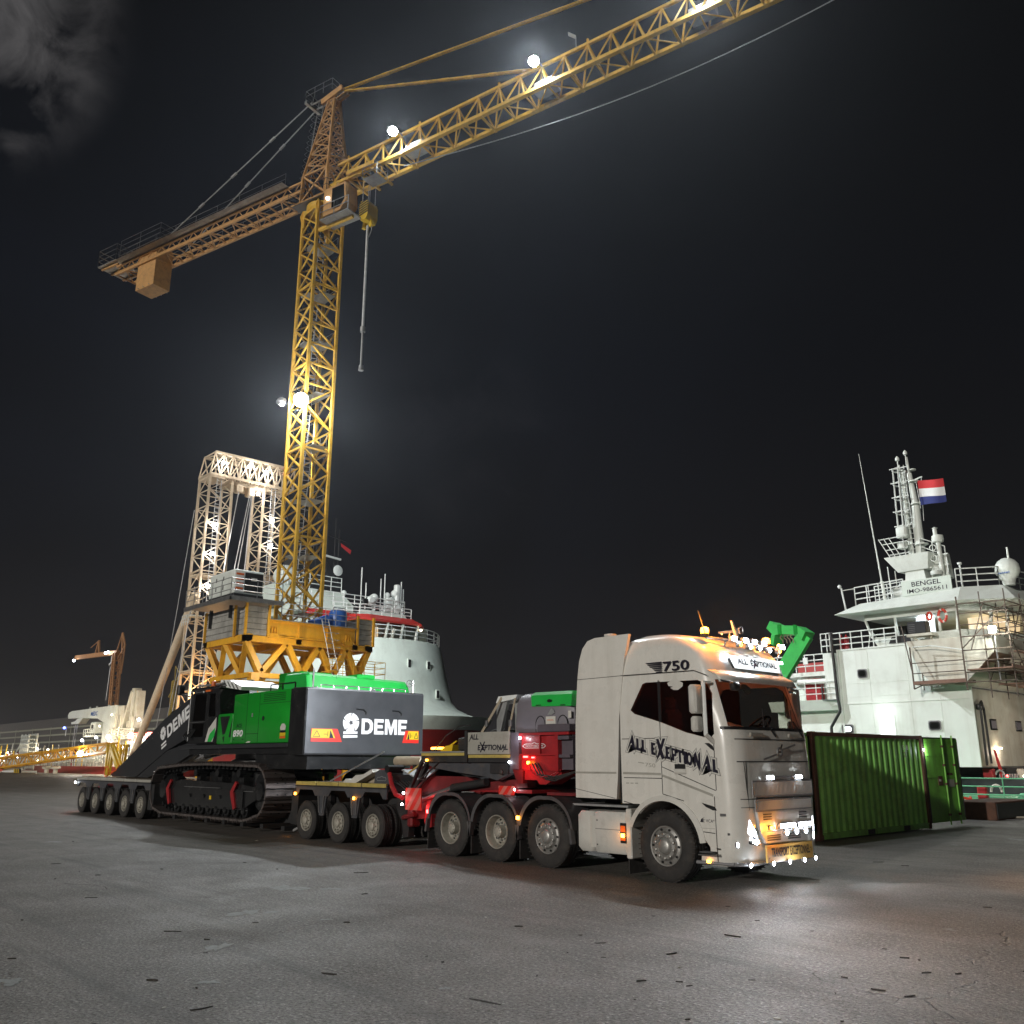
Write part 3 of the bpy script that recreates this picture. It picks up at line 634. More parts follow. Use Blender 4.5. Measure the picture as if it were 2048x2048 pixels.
# ---- front: bonnet panel, grilles, badge
def frontstrip(z0, z1, i0, i1, off, m, name, par=truck, nz=4):
    mb = MB(m); rs = [[(x + off, y, z) for x, y in per(z)[i0:i1]] for z in [z0 + (z1 - z0) * k / nz for k in range(nz + 1)]]
    mb.loft(rs, cap=False, closed=False); return mb
mb = MB('black_trim')
for z, wd in ((2.055, .012), (1.735, .014), (1.215, .008), (1.10, .006)):
    pts = [(x + .004, y, z) for x, y in per(z)[11:27]]
    for a, b in zip(pts, pts[1:]): mb.beam(a, b, .008, wd)
for z0, z1 in ((1.25, 2.1),):
    p = per(1.7)[15]; mb.beam((p[0] + .006, 11.72, 1.06), (p[0] + .004, 11.66, 1.74), .006, .010); mb.beam((p[0] + .006, 13.43, 1.06), (p[0] + .004, 13.49, 1.74), .006, .010)
mb.build('bonnet_gap', truck)
mb = MB('steel')
mb.lathe([(.075, -.006), (.075, .014), (.045, .014), (.045, -.006)], (-7.665, 12.57, 1.875), 'X', 24); mb.beam((-7.66, 12.12, 1.765), (-7.66, 12.51, 1.845), .010, .026); mb.beam((-7.66, 12.63, 1.905), (-7.66, 13.02, 1.985), .010, .026); mb.m = 'black_trim'; mb.tube((-7.655, 12.60, 1.93), (-7.655, 12.64, 1.985), .012, 6)
mb.box(-7.668, -7.655, 12.53, 12.61, 1.862, 1.888)
mb.build('badge', truck, 40)
def slats(y0, y1, z0, z1, x, n, name, back='black_trim', m='grille_metal', slope=0.):
    mb = MB(back); mb.add([(x - .012, y0, z0), (x - .012, y1, z0), (x - .012 - slope, y1, z1), (x - .012 - slope, y0, z1)], [(0, 1, 2, 3)])
    mb.m = m
    for i in range(n): y = y0 + (y1 - y0) * (i + .5) / n; mb.beam((x, y, z0), (x - slope, y, z1), .013, (y1 - y0) / n * .45)
    mb.m = 'chrome'; mb.beam((x, y0, z0), (x, y1, z0), .02); mb.beam((x - slope, y0, z1), (x - slope, y1, z1), .02); mb.beam((x, y0, z0), (x - slope, y0, z1), .016); mb.beam((x, y1, z0), (x - slope, y1, z1), .016)
    return mb.build(name, truck)
slats(11.76, 13.40, 1.25, 1.46, -7.652, 46, 'grille')
slats(11.80, 13.34, 1.05, 1.20, -7.650, 46, 'grille')
mb = MB('grille_metal'); mb.prism([(11.84, 1.03), (13.30, 1.03), (13.25, .75), (13.12, .60), (12.02, .60), (11.90, .75)], 'X', -7.70, -7.650)
mb.m = 'black_trim'
for z in (.99, .955, .92): mb.box(-7.652, -7.644, 11.98, 12.20, z, z + .016); mb.box(-7.652, -7.644, 12.95, 13.17, z, z + .016)
for z in (.635, .665, .695): mb.box(-7.652, -7.644, 12.05, 12.40, z, z + .014); mb.box(-7.652, -7.644, 12.60, 12.95, z, z + .014)
mb.build('lower_grille', truck)
# lamps in grille
for y in (12.20, 12.99):
    mb = MB('chrome'); mb.bbox(-7.67, -7.625, y - .10, y + .10, 1.475, 1.545, .012); mb.m = 'lamp_white'; mb.bbox(-7.63, -7.618, y - .088, y + .088, 1.485, 1.535, .008); mb.build('grille_lamp', truck, 40)
mb = MB('chrome'); mb.bbox(-7.665, -7.63, 12.31, 12.88, 1.49, 1.53, .008); mb.build('lamp_bracket', truck)
for y in (12.545, 13.045):
    mb = MB('chrome'); mb.bbox(-7.66, -7.60, y - .215, y + .215, .79, .865, .015); mb.m = 'lamp_white'; mb.bbox(-7.605, -7.59, y - .20, y + .20, .80, .855, .012); mb.build('bar_lamp', truck, 40)
for y in (12.50, 12.77, 13.03):
    mb = MB('chrome'); mb.lathe([(.05, -.05), (.056, 0), (.045, .004)], (-7.60, y, .735), 'X', 16, cap=True); mb.m = 'lamp_white'; mb.lathe([(.044, .003), (.03, .014), (.002, .018)], (-7.60, y, .735), 'X', 16); mb.build('spot_lamp', truck, 40)
mb = MB('chrome'); mb.tube((-7.66, 12.05, .765), (-7.62, 13.20, .765), .012); mb.build('lamp_tube', truck)
mb = MB('black_trim'); mb.bbox(-7.67, -7.62, 12.08, 12.20, .78, .84, .01); mb.m = 'lamp_amber'; mb.bbox(-7.625, -7.612, 12.09, 12.19, .787, .833, .008); mb.build('flasher', truck)
lamp('flasher_light', 'POINT', (-7.48, 12.10, .80), 7, (1, .36, .04), truck, size=.03)
# headlights: a lit chevron in a dark housing, both corners
def headlight(s):
    yy = lambda y: y if s > 0 else 2 * YC - y
    fx = lambda y: -7.66 - .33 * max(0, (11.86 - y) / .42) ** 2
    def P(y, z, o=0.): return (fx(y) + o, yy(y), z)
    mb = MB('black_trim')
    house = [(11.52, 1.13), (11.60, 1.12), (11.80, .80), (11.84, .58), (11.70, .60), (11.55, .68), (11.60, .80), (11.52, .98)]
    mb.add([P(y, z, .004) for y, z in house], [tuple(range(len(house)))])
    mb.m = 'black_trim'; mb.add([P(y, z, .006) for y, z in [(11.50, 1.26), (11.56, 1.25), (11.68, 1.12), (11.70, 1.06), (11.60, 1.08), (11.55, 1.15)]], [tuple(range(6))])
    mb.m = 'lamp_led'
    v1 = [(11.57, 1.06), (11.64, 1.06), (11.79, .76), (11.80, .68), (11.66, .76)]
    mb.add([P(y, z, .010) for y, z in v1], [tuple(range(5))])
    v2 = [(11.57, .735), (11.62, .735), (11.79, .645), (11.80, .68), (11.84, .62), (11.80, .595), (11.56, .70)]
    mb.m = 'lamp_white'; mb.add([P(y, z, .011) for y, z in v2], [tuple(range(7))])
    mb.m = 'grey_plastic'; mb.beam(P(11.42, 1.00, .02), P(11.56, .99, .02), .02, .035); mb.beam(P(11.46, .74, .04), P(11.60, .73, .02), .02, .03)
    mb.build('headlight', truck)
    mb = MB('chrome'); c = P(11.56, .60); mb.lathe([(.055, -.02), (.062, .012), (.05, .016)], (c[0], c[1], c[2]), 'X', 20, cap=True); mb.m = 'lamp_white'; mb.lathe([(.049, .015), (.03, .03), (.002, .034)], c, 'X', 20); mb.build('fog_lamp', truck, 40)
headlight(1); headlight(-1)
# bumper, lower skirt, under-bumper lamps
mb = MB('chrome'); pts = [(x + .02, y, .335) for x, y in per(.36)[9:28]]; pts = [(-8.45, YS - .02, .335)] + pts; mb.path(pts, .028, 8); mb.build('bumper_tube', truck, 50)
for i, (y, x) in enumerate(((11.68, -7.73), (12.12, -7.64), (12.52, -7.62), (12.93, -7.62), (13.32, -7.66))):
    mb = MB('chrome'); mb.lathe([(.03, -.04), (.038, 0), (.03, .004)], (x + .02, y, .325), 'X', 14, cap=True); mb.m = 'lamp_white'; mb.lathe([(.031, .003), (.02, .012), (.002, .014)], (x + .02, y, .325), 'X', 14); mb.build('under_lamp', truck, 40)
mb = MB('lamp_amber'); mb.bbox(-8.275, -8.215, YS - .035, YS - .01, .335, .375, .006); mb.build('side_marker', truck)
# yellow abnormal-load board
mb = MB('board_yellow'); mb.prism([(11.99, .34), (13.24, .34), (13.24, .575), (11.99, .575)], 'X', -7.66, -7.632)
yb = mb.build('warning_board', truck)
mb = MB('ink'); text(mb, 'TRANSPORT', lambda u, v: (-7.628, 12.10 + u, .41 + v), .47, .125, .03, 'ink'); text(mb, 'EXCEPTIONNEL', lambda u, v: (-7.628, 12.60 + u, .41 + v), .55, .125, .02, 'ink')
mb.m = 'ink'; mb.box(-7.631, -7.628, 12.03, 12.035, .36, .41); mb.box(-7.631, -7.628, 12.035, 12.055, .40, .41); mb.box(-7.631, -7.628, 13.19, 13.195, .44, .49); mb.box(-7.631, -7.628, 13.165, 13.19, .48, .49)
mb.build('lettering', yb)
# wipers
for y0, y1 in ((12.55, 12.35), (13.35, 13.15)): mb = MB('black_trim'); mb.beam((-7.70, y0, 2.10), (-7.74, y1, 2.34), .02, .016); mb.beam((-7.745, y1 - .02, 2.22), (-7.80, y1 + .04, 2.52), .012, .012); mb.build('wiper', truck)
for y in (12.0, 13.05): mb = MB('grey_board'); mb.bbox(-7.70, -7.665, y - .17, y + .17, 2.095, 2.15, .01); mb.build('bonnet_step', truck)
# mirrors (near and far)
for s in (1, -1):
    yb_ = YS - .20 if s > 0 else YF + .20; ye = YS if s > 0 else YF
    mb = MB('white_trim'); mb.bbox(-8.26, -8.12, yb_ - .11, yb_ + .10, 2.42, 2.84, .03); mb.bbox(-8.25, -8.13, yb_ - .10, yb_ + .09, 2.16, 2.38, .03)
    mb.m = 'light_box'; mb.bbox(-8.15, -8.08, yb_ + .07, yb_ + .12, 2.10, 2.90, .02); mb.m = 'black_trim'; mb.box(-8.12, -8.09, yb_ + .115, yb_ + .125, 2.38, 2.52); mb.box(-8.265, -8.258, yb_ - .09, yb_ + .08, 2.45, 2.81)
    mb.m = 'white_trim'; mb.beam((-8.11, yb_ + .08, 2.88), (-8.07, ye + .02 * s, 2.88), .04, .035); mb.beam((-8.11, yb_ + .08, 2.12), (-8.06, ye + .02 * s, 2.00), .05, .05)
    mb.build('mirror', truck, 40)
mb = MB('black_trim'); mb.beam((-7.98, 11.55, 2.92), (-7.68, 11.50, 2.85), .025, .025); mb.bbox(-7.72, -7.62, 11.42, 11.58, 2.74, 2.86, .02); mb.build('front_mirror', truck, 40)
# side lettering
mb = MB('black_trim'); y = YS - .0035
for i in range(6):
    z = 3.245 - i * .030; mb.m = 'ink'; x0 = -9.28 + .035 * i + (.02 if i > 2 else 0); mb.prism([(x0, z + .008), (-8.955, z + .010), (-8.955, z - .008), (x0 + .02, z - .006)], 'Y', y, y + .002)
text(mb, '750', lambda u, v: (-8.93 + u, y, 3.095 + v), .50, .155, .018, 'ink')
mb.build('model_number', truck)
mb = MB('grey_board'); mb.m = 'grey_board'; mb.beam((-9.50, y, 1.725), (-9.38, y, 1.71), .003, .014); text(mb, '750', lambda u, v: (-9.36 + u, y, 1.66 + v - .08 * u), .20, .06, .0, 'grey_board')
text(mb, 'VCA*', lambda u, v: (-8.27 + u, y, .885 + v), .15, .045, .0, 'ink'); mb.m = 'ink'; mb.prism([(-8.37, .885), (-8.35, .93), (-8.29, .955), (-8.33, .925), (-8.28, .92), (-8.33, .905), (-8.29, .885)], 'Y', y, y + .002)
for i in range(3): mb.m = 'grey_board'; mb.box(-9.76 + .09 * i, -9.70 + .09 * i, y, y + .002, 1.40, 1.415)
mb.box(-8.42, -8.12, y, y + .002, .80, .806)
mb.build('small_lettering', truck)
def slant(u, v): return (-9.74 + u, v - .243 * (u ** 1.0) + 1.985)
def exeptional(mb, fn, w, h, inkm='ink', rim='white_trim', k=(.016, .008), depth=1):
    """the haulier's angular company lettering, in strokes; fn maps (u in 0..w, v, layer)"""
    L_ = []   # (poly) in unit letter space: x advance units, y 0..1
    def st(x0, y0, x1, y1, t): 
        d = Vector((x1 - x0, y1 - y0)); n = Vector((-d.y, d.x)).normalized() * t / 2; return [(x0 + n.x, y0 + n.y), (x1 + n.x, y1 + n.y), (x1 - n.x, y1 - n.y), (x0 - n.x, y0 - n.y)]
    T = .33
    def A(x): L_.append([(x - .35, -.30), (x + .42, 1.25), (x + .56, 1.05), (x + .80, .10), (x + .62, -.12), (x + .48, .16), (x + .30, -.05), (x + .36, .45), (x + .25, .45), (x - .30, -.30)])
    def Lt(x): L_.append([(x, 0), (x, 1), (x + T, 1), (x + T, .24), (x + .55, .24), (x + .62, 0)])
    def E(x): L_.append([(x, 0), (x, 1), (x + .60, 1), (x + .52, .80), (x + T, .80), (x + T, .60), (x + .46, .60), (x + .46, .42), (x + T, .42), (x + T, .22), (x + .56, .22), (x + .62, 0)])
    def X(x): L_.append([(x - .10, 1.35), (x + .22, 1.45), (x + .46, 1.0), (x + .74, 1.55), (x + 1.10, 1.62), (x + .62, .62), (x + .92, .02), (x + .55, -.20), (x + .36, .16), (x - .25, -.55), (x - .12, -.30), (x + .20, .50)])
    def P(x): L_.append([(x, 0), (x, 1), (x + .50, 1), (x + .64, .86), (x + .64, .50), (x + .50, .38), (x + T, .38), (x + T, 0)])
    def Tt(x): L_.append([(x - .04, 1), (x + .66, 1), (x + .60, .78), (x + .44, .78), (x + .44, 0), (x + .18, 0), (x + .18, .78), (x, .78)])
    def I(x): L_.append([(x, 0), (x, 1), (x + T, 1), (x + T, 0)])
    def O(x): L_.append([(x + .36 + .38 * math.cos(a), .5 + .52 * math.sin(a)) for a in [2 * math.pi * i / 16 for i in range(16)]])
    def Nn(x): L_.append([(x, -.08), (x, .92), (x + .30, 1.22), (x + .56, .52), (x + .56, 1.05), (x + .80, 1.32), (x + .80, .05), (x + .60, -.25), (x + .25, .42), (x + .25, .1)])
    A(.35); Lt(1.30); Lt(2.0); E(3.25); X(4.05); E(5.1); P(5.85); Tt(6.58); I(7.32); O(7.68); Nn(8.55); A(9.75); Lt(10.75)
    tot = 11.4; su = w / tot
    def grow(poly, g):
        n = len(poly); ar = sum(poly[i][0] * poly[(i + 1) % n][1] - poly[(i + 1) % n][0] * poly[i][1] for i in range(n)); sg = 1 if ar > 0 else -1; out = []
        for i in range(n):
            a, b_, c = Vector(poly[i - 1]), Vector(poly[i]), Vector(poly[(i + 1) % n]); e = (b_ - a).normalized(); f_ = (c - b_).normalized()
            n1 = Vector((e.y, -e.x)) * sg; n2 = Vector((f_.y, -f_.x)) * sg; m_ = (n1 + n2); m_ = m_ / max(.6, m_.length_squared) * 2 if m_.length > .05 else n1
            if m_.length > 2.2: m_ = m_.normalized() * 2.2
            out.append((b_.x + m_.x * g, b_.y + m_.y * g))
        return out
    real = [[(x * su, y_ * h) for x, y_ in p] for p in L_]
    if k:
        for g, lay, mm in ((k[0], 0, inkm), (k[1] * 1.35, 1, rim)):
            for p in real: polyfill(mb, grow(p, g), lambda u, v: fn(u, v, lay), mm)
    for p in real: polyfill(mb, p, lambda u, v: fn(u, v, 2), inkm)
    mb.m = rim
    polyfill(mb, [((8.04 + .13 * math.cos(a)) * su, (.5 + .27 * math.sin(a)) * h) for a in [2 * math.pi * i / 12 for i in range(12)]], lambda u, v: fn(u, v, 3), rim)
    polyfill(mb, [(x * su, y_ * h) for x, y_ in ((6.07, .56), (6.07, .82), (6.25, .82), (6.25, .56))], lambda u, v: fn(u, v, 3), rim)
mb = MB('ink'); exeptional(mb, lambda u, v, l: (-9.72 + u, YS - .002 - .0018 * l, 1.955 + v - .225 * u), 1.72, .185, k=(.028, .017)); mb.build('company_lettering', truck)
# ---- side deflector behind the cab
defl = lambda ya, yb2, nm: MB('white_paint').loft([[(x, y, z) for x, y in ((-10.86 + i, ya), (-9.93 + j, ya), (-9.93 + j, yb2), (-10.86 + i, yb2))] for z, i, j in ((1.16, .0, -.04), (1.5, 0, 0), (2.4, .02, .06), (3.09, .08, .16), (3.4, .13, .22), (3.6, .21, .28), (3.72, .33, .31), (3.76, .50, .32))])
d1 = defl(YS + .0, YS + .06, '').build('side_deflector', truck, 30); d2 = defl(YF - .06, YF, '').build('side_deflector', truck, 30)
mb = MB('black_trim'); seg(mb, (-10.80, 3.085), (-9.80, 3.09), YS, .008); seg(mb, (-10.86, 1.30), (-10.0, 1.17), YS, .007); seg(mb, (-10.85, 1.56), (-9.96, 1.56), YS, .03, 'grey_board'); mb.build('panel_gaps', truck)
mb = MB('white_trim'); mb.lathe([(.10, 0), (.10, .05), (.11, .06), (.11, .09), (.05, .10)], (-10.22, YS + .25, 3.74), 'Z', 14, cap=True); mb.tube((-10.22, YS + .25, 1.5), (-10.22, YS + .25, 3.8), .08, 10); mb.build('air_intake', truck, 40)
mb = MB('white_paint'); mb.bbox(-10.75, -9.92, YS + .12, YF - .12, 1.15, 3.30, .04); mb.build('rear_cabinet', truck, 30)
mb = MB('black_trim'); mb.box(-9.93, -9.86, YS + .05, YF - .05, 1.1, 3.3); mb.build('cab_gap_rubber', truck)
# ---- chassis: tanks, lockers, steps, fenders
mb = MB('black_trim'); mb.box(-14.9, -8.2, YC - .48, YC - .36, .72, 1.0); mb.box(-14.9, -8.2, YC + .36, YC + .48, .72, 1.0)
for x in (-14.6, -13.5, -12.3, -11.0, -9.9): mb.box(x, x + .12, YC - .48, YC + .48, .76, .95)
for x in (-9.05, -11.58, -12.88, -14.21): mb.tube((x, YS + .3, .5), (x, YF - .3, .5), .07, 8); mb.ball((x, YC, .52), .2)
mb.box(-10.9, -8.6, YC - .36, YC + .36, .45, 1.1)
mb.build('chassis', truck)
mb = MB('white_trim'); mb.bbox(-10.90, -10.50, YS + .02, YS + .62, .33, .955, .07); mb.m = 'black_trim'; mb.disc((-10.72, YS + .012, .90), .0, 'Y', 8)
mb.lathe([(.055, 0), (.055, -.03), (.03, -.035)], (-10.70, YS + .10, .93), 'Y', 12, cap=True); mb.build('fuel_tank', truck, 40)
mb = MB('white_trim'); mb.bbox(-10.485, -9.80, YS + .02, YS + .60, .33, .96, .03); mb.m = 'black_trim'; seg(mb, (-10.46, .69), (-9.84, .69), YS + .02, .006); mb.disc((-10.42, YS + .015, .82), .012, 'Y', 8); mb.disc((-10.42, YS + .015, .45), .012, 'Y', 8)
mb.build('side_locker', truck, 40)
mb = MB('black_trim'); mb.bbox(-9.93, -9.79, YS + .004, YS + .03, .50, .80, .01); mb.m = 'orange_paint'; mb.box(-9.91, -9.81, YS - .002, YS + .01, .67, .76); mb.m = 'lamp_amber'; mb.bbox(-9.895, -9.825, YS - .018, YS, .585, .645, .006); mb.m = 'orange_paint'; mb.box(-9.91, -9.81, YS - .002, YS + .01, .54, .58)
mb.build('side_marker', truck)
lamp('marker_light', 'POINT', (-9.86, YS - .12, .62), .9, (1, .36, .04), truck, size=.02)
mb = MB('white_trim'); mb.bbox(-9.80, -9.69, YS + .0, YS + .5, .28, 1.02, .015); mb.build('wheel_arch_flap', truck)
mb = MB('rubber'); mb.box(-9.78, -9.76, YS + .02, YS + .55, .06, .30); mb.build('mud_flap', truck); mb = MB('rubber'); mb.box(-9.78, -9.76, YF - .55, YF - .02, .06, .9); mb.build('mud_flap', truck)
mb = MB('galvanised'); mb.box(-11.2, -9.95, YS + .25, YC + .6, 1.02, 1.05); mb.m = 'dark_red'; mb.box(-11.9, -11.0, YS + .35, YC, 1.16, 1.21); mb.build('catwalk', truck)
def fender(x, y0, y1, r0=.60, r1=.64, a0=12, a1=168, m='fender_plastic'):
    rs = []
    for i in range(21):
        a = R(a0 + (a1 - a0) * i / 20); c, s = math.cos(a), math.sin(a); sq = 1 + .07 * abs(math.sin(2 * a))
        rs.append([(x + r0 * c * sq, y0, .5 + r0 * s * sq), (x + (r1 + .02) * c * sq, y0 - .01, .5 + (r1 + .02) * s * sq), (x + (r1 + .005) * c * sq, y0 + .05, .5 + (r1 + .005) * s * sq), (x + r1 * c * sq, y1, .5 + r1 * s * sq), (x + r0 * c * sq, y1, .5 + r0 * s * sq)])
    return MB(m).loft(rs)
for x in (-14.21, -12.89, -11.59):
    mb = fender(x, YS - .02, YS + .55); mb.beam((x + .62, YS - .02, .66), (x + .66, YS - .02, .42), .09, .05); mb.beam((x - .62, YS - .02, .66), (x - .66, YS - .02, .42), .09, .05); mb.build('fender', truck, 45)
    fender(x, YF - .55, YF + .02).build('fender', truck, 45)
for x in (-13.55, -12.23, -14.86): mb = MB('rubber'); mb.box(x - .012, x + .012, YS, YS + .5, .10, .5); mb.build('mud_flap', truck)
mb = MB('lamp_amber'); mb.bbox(-12.27, -12.19, YS - .06, YS - .035, .75, .81, .006); mb.build('side_marker', truck)
mb = MB('lamp_red'); mb.bbox(-14.90, -14.83, YS - .03, YS + .01, .75, .82, .006); mb.m = 'red_paint'; mb.prism([(-14.92, 1.0), (-14.80, 1.0), (-14.78, .5), (-14.95, .45), (-15.02, .6)], 'Y', YS + .02, YS + .5); mb.build('tail_lamp', truck)
lamp('tail_light', 'POINT', (-15.05, YS - .05, .85), 4, (1, .03, .03), truck, size=.04)
lamp('marker_light', 'POINT', (-12.23, YS - .16, .78), .8, (1, .36, .04), truck, size=.02)
mb = MB('trailer_black'); mb.lathe([(.55, 0), (.55, .06), (.5, .08), (.1, .08)], (-13.2, YC, 1.10), 'Z', 24, cap=True); mb.box(-13.9, -12.5, YC - .45, YC + .45, 1.0, 1.10); mb.build('fifth_wheel', truck, 40)
# wheels
RW = .515
wf = wheel('front', RW, .36, 'rim_metal', truck, (-9.05, YS + .19, RW - .005))
inst(wf, truck, (-11.58, YS + .19, RW - .005)); inst(wf, truck, (-9.05, YF - .19, RW - .005), math.pi); inst(wf, truck, (-11.58, YF - .19, RW - .005), math.pi)
wd = wheel('dual', RW, .30, 'rim_beige', truck, (-12.885, YS + .16, RW - .005))
inst(wd, truck, (-14.21, YS + .16, RW - .005))
for x in (-12.885, -14.21):
    inst(wd, truck, (x, YF - .16, RW - .005), math.pi)
    inst(wd, truck, (x, YS + .50, RW - .005), math.pi); inst(wd, truck, (x, YF - .50, RW - .005))
# truck's lit lamps throw light on the yard
lamp('headlight_beam', 'SPOT', (-7.52, 11.62, .62), 90, (.84, .92, 1), truck, aim=(-1.5, 10.0, -.35), size=.06, spot=95, blend=.9)
lamp('headlight_beam', 'SPOT', (-7.52, 13.50, .62), 90, (.84, .92, 1), truck, aim=(-1.5, 13.0, -.35), size=.06, spot=95, blend=.9)
lamp('work_lamp_beam', 'SPOT', (-7.90, 12.6, 3.60), 750, (.84, .93, 1), truck, aim=(-5.0, 7.2, 0), size=.3, spot=62, blend=1)
lamp('under_lamp_light', 'POINT', (-7.50, 12.6, .30), 5, (.84, .92, 1), truck, size=.05)
lamp('under_lamp_light', 'POINT', (-7.62, 11.70, .24), 3, (.84, .92, 1), truck, size=.05)

mb = MB('black_trim'); mb.bbox(-11.06, -10.98, 12.75, 13.05, 3.42, 3.60, .02); mb.m = 'lamp_white'; mb.bbox(-11.075, -11.055, 12.78, 13.02, 3.45, 3.57, .01); mb.m = 'black_trim'; mb.tube((-11.02, 12.9, 3.1), (-11.02, 12.9, 3.45), .02, 6); mb.box(-11.04, -10.7, 12.8, 13.0, 3.08, 3.11); mb.build('rear_work_lamp', truck)
lamp('rear_work_beam', 'SPOT', (-11.14, 12.9, 3.52), 5200, (.90, .95, 1), truck, aim=(-20, 13.9, 3.1), size=.12, spot=75, blend=.8)
lamp('container_fill_light', 'SPOT', (-7.45, 14.0, 1.1), 110, (1, .95, .85), truck, aim=(-11.2, 22, .9), size=.12, spot=90, blend=.9)  # added fill for the container face; the truck has no lamp here

for y0, ax_, pw in ((11.72, 9.5, 450), (13.42, 18.0, 1400)):
    lamp('beacon_beam', 'SPOT', (-8.16, y0, 3.76), pw, (1, .46, .16), truck, aim=(-1.0, ax_, 0), size=.06, spot=70, blend=1)
# ---------------------------------------------------------------- low loader trailer
TY, TF = 11.40, 13.95; TC = (TY + TF) / 2
mat('stripe_pink', (.62, .16, .13), .4, var=.05)
trl = thing('low_loader_trailer', 'long many-wheeled low loader trailer with a red gooseneck, carrying the excavator', 'trailer', (-22.0, TC, 0))
mb = MB('trailer_black'); mb.box(-15.10, -12.42, TY + .02, TF - .02, 1.72, 1.835); mb.m = 'reflective_yellow'; mb.box(-15.07, -13.70, TY - .004, TY + .03, 1.842, 1.895); mb.box(-13.60, -12.43, TY - .004, TY + .03, 1.80, 1.855)
mb.m = 'galvanised'; mb.box(-15.10, -13.66, TY + .0, TF, 1.90, 1.925); mb.m = 'deck_wood'; mb.box(-13.64, -12.44, TY + .06, TF - .06, 1.86, 1.93)
mb.m = 'trailer_black'; mb.box(-15.1, -12.42, TY + .03, TF - .03, 1.835, 1.90)
mb.build('neck_platform', trl)
mb = MB('trailer_black'); mb.box(-13.70, -13.62, TY - .02, TY + .06, 1.72, 2.30); mb.build('stake_post', trl)
mb = MB('grey_board'); mb.box(-13.61, -12.44, TY - .01, TY + .03, 1.865, 2.265); bd = mb.build('side_board', trl)
mb = MB('ink'); yy = TY - .0125; text(mb, 'ALL', lambda u, v: (-13.56 + u, yy, 2.13 + v), .26, .10, .03, 'ink', .12)
exeptional(mb, lambda u, v, l: (-13.66 + u * 1.0, yy - .001 * l, 1.93 + v), .0001, .0001, k=None)
text(mb, 'E EPTIONAL', lambda u, v: (-13.32 + u, yy, 1.935 + v), .84, .10, .03, 'ink', .1)
for p, q in (((-13.24, 1.90), (-13.12, 2.09)), ((-13.25, 2.08), (-13.12, 1.92))): mb.beam((p[0], yy, p[1]), (q[0], yy, q[1]), .002, .028)
for x, z in ((-13.58, 2.09), (-12.62, 1.90), (-12.75, 1.90)): mb.beam((x, yy, z), (x + .07, yy, z + .10), .002, .014)
mb.build('lettering', bd)
# headboard box over the drive axles
mb = MB('purple_grey'); mb.box(-12.42, -12.20, TY, TF, 1.60, 2.24); mb.m = 'red_paint'; mb.box(-12.20, -11.24, TY + .07, TF - .07, 1.58, 2.18); mb.box(-12.20, -10.96, TY + .0, TF, 2.18, 2.225)
mb.box(-11.30, -11.22, TY + .0, TY + .1, 1.58, 2.18); mb.box(-12.20, -11.30, TY + .02, TY + .08, 1.84, 1.865); mb.box(-11.72, -11.69, TY + .03, TY + .08, 1.84, 2.18)
mb.m = 'purple_grey'; mb.box(-11.22, -10.96, TY + .10, TF - .1, 1.60, 2.18); mb.box(-11.22, -10.96, TY, TY + .1, 2.10, 2.16); mb.box(-11.22, -10.96, TY + .02, TY + .1, 1.80, 1.85)
mb.m = 'red_paint'; mb.prism([(-12.15, 1.58), (-11.24, 1.58), (-11.24, 1.52), (-11.62, 1.35), (-11.78, 1.35), (-11.84, 1.42), (-12.15, 1.42)], 'Y', TY + .10, TY + .5)
mb.m = 'dark_red'; mb.prism([(-12.42, 1.60), (-12.15, 1.60), (-12.15, 1.36), (-12.30, 1.36)], 'Y', TY + .05, TY + .4)
mb.build('headboard', trl)
mb = MB('red_paint'); y = TY + .066
out = [(-12.17, 2.00), (-12.10, 2.035), (-11.93, 2.035), (-11.87, 2.06), (-11.81, 2.035), (-11.64, 2.035), (-11.58, 2.00), (-11.64, 1.965), (-12.10, 1.965)]
mb.m = 'lettering_white'
for i in range(len(out)): a, b = out[i], out[(i + 1) % len(out)]; mb.beam((a[0], y, a[1]), (b[0], y, b[1]), .004, .010)
text(mb, 'NOOTEBOOM', lambda u, v: (-12.09 + u, y, 1.982 + v), .44, .036, .01, 'lettering_white'); mb.build('maker_plate', trl)
for x, z, m in ((-12.15, 2.14, 'lamp_white'), (-12.43, 1.72, 'lamp_white')):
    mb = MB(m); mb.ball((x, TY - .02, z), .022); mb.build('marker_lamp', trl)
mb = MB('lamp_amber'); mb.bbox(-12.00, -11.94, TY + .0, TY + .03, 1.69, 1.74, .006); mb.build('marker_lamp', trl)
mb = MB('lamp_amber'); mb.bbox(-14.90, -14.84, TY - .03, TY + .0, 1.74, 1.78, .006); mb.build('marker_lamp', trl)
mb = MB('lamp_red'); mb.box(-12.14, -12.03, TY + .05, TY + .066, 1.80, 1.83); mb.box(-11.93, -11.86, TY + .05, TY + .066, 1.79, 1.815); mb.build('marker_lamp', trl)
lamp('tail_light', 'POINT', (-12.05, TY - .14, 1.62), 4, (1, .04, .04), trl, size=.05)
lamp('marker_light', 'POINT', (-12.2, TY - .14, 2.12), 1.3, (.9, .9, 1), trl, size=.02)
mb = MB('rubber')
for k in range(3): mb.path([(-11.9 + .07 * k, TY + .04, 1.70), (-11.7 + .1 * k, TY - .02, 1.52 - .04 * k), (-11.3, TY + .0, 1.48 - .03 * k), (-10.95, TY + .2, 1.58)], .014, 5)
mb.m = 'red_paint'; mb.path([(-11.93, TY - .01, 1.71), (-11.82, TY - .05, 1.56), (-11.62, TY - .04, 1.47), (-11.4, TY, 1.50), (-11.2, TY + .05, 1.60)], .010, 5); mb.build('air_hose', trl)
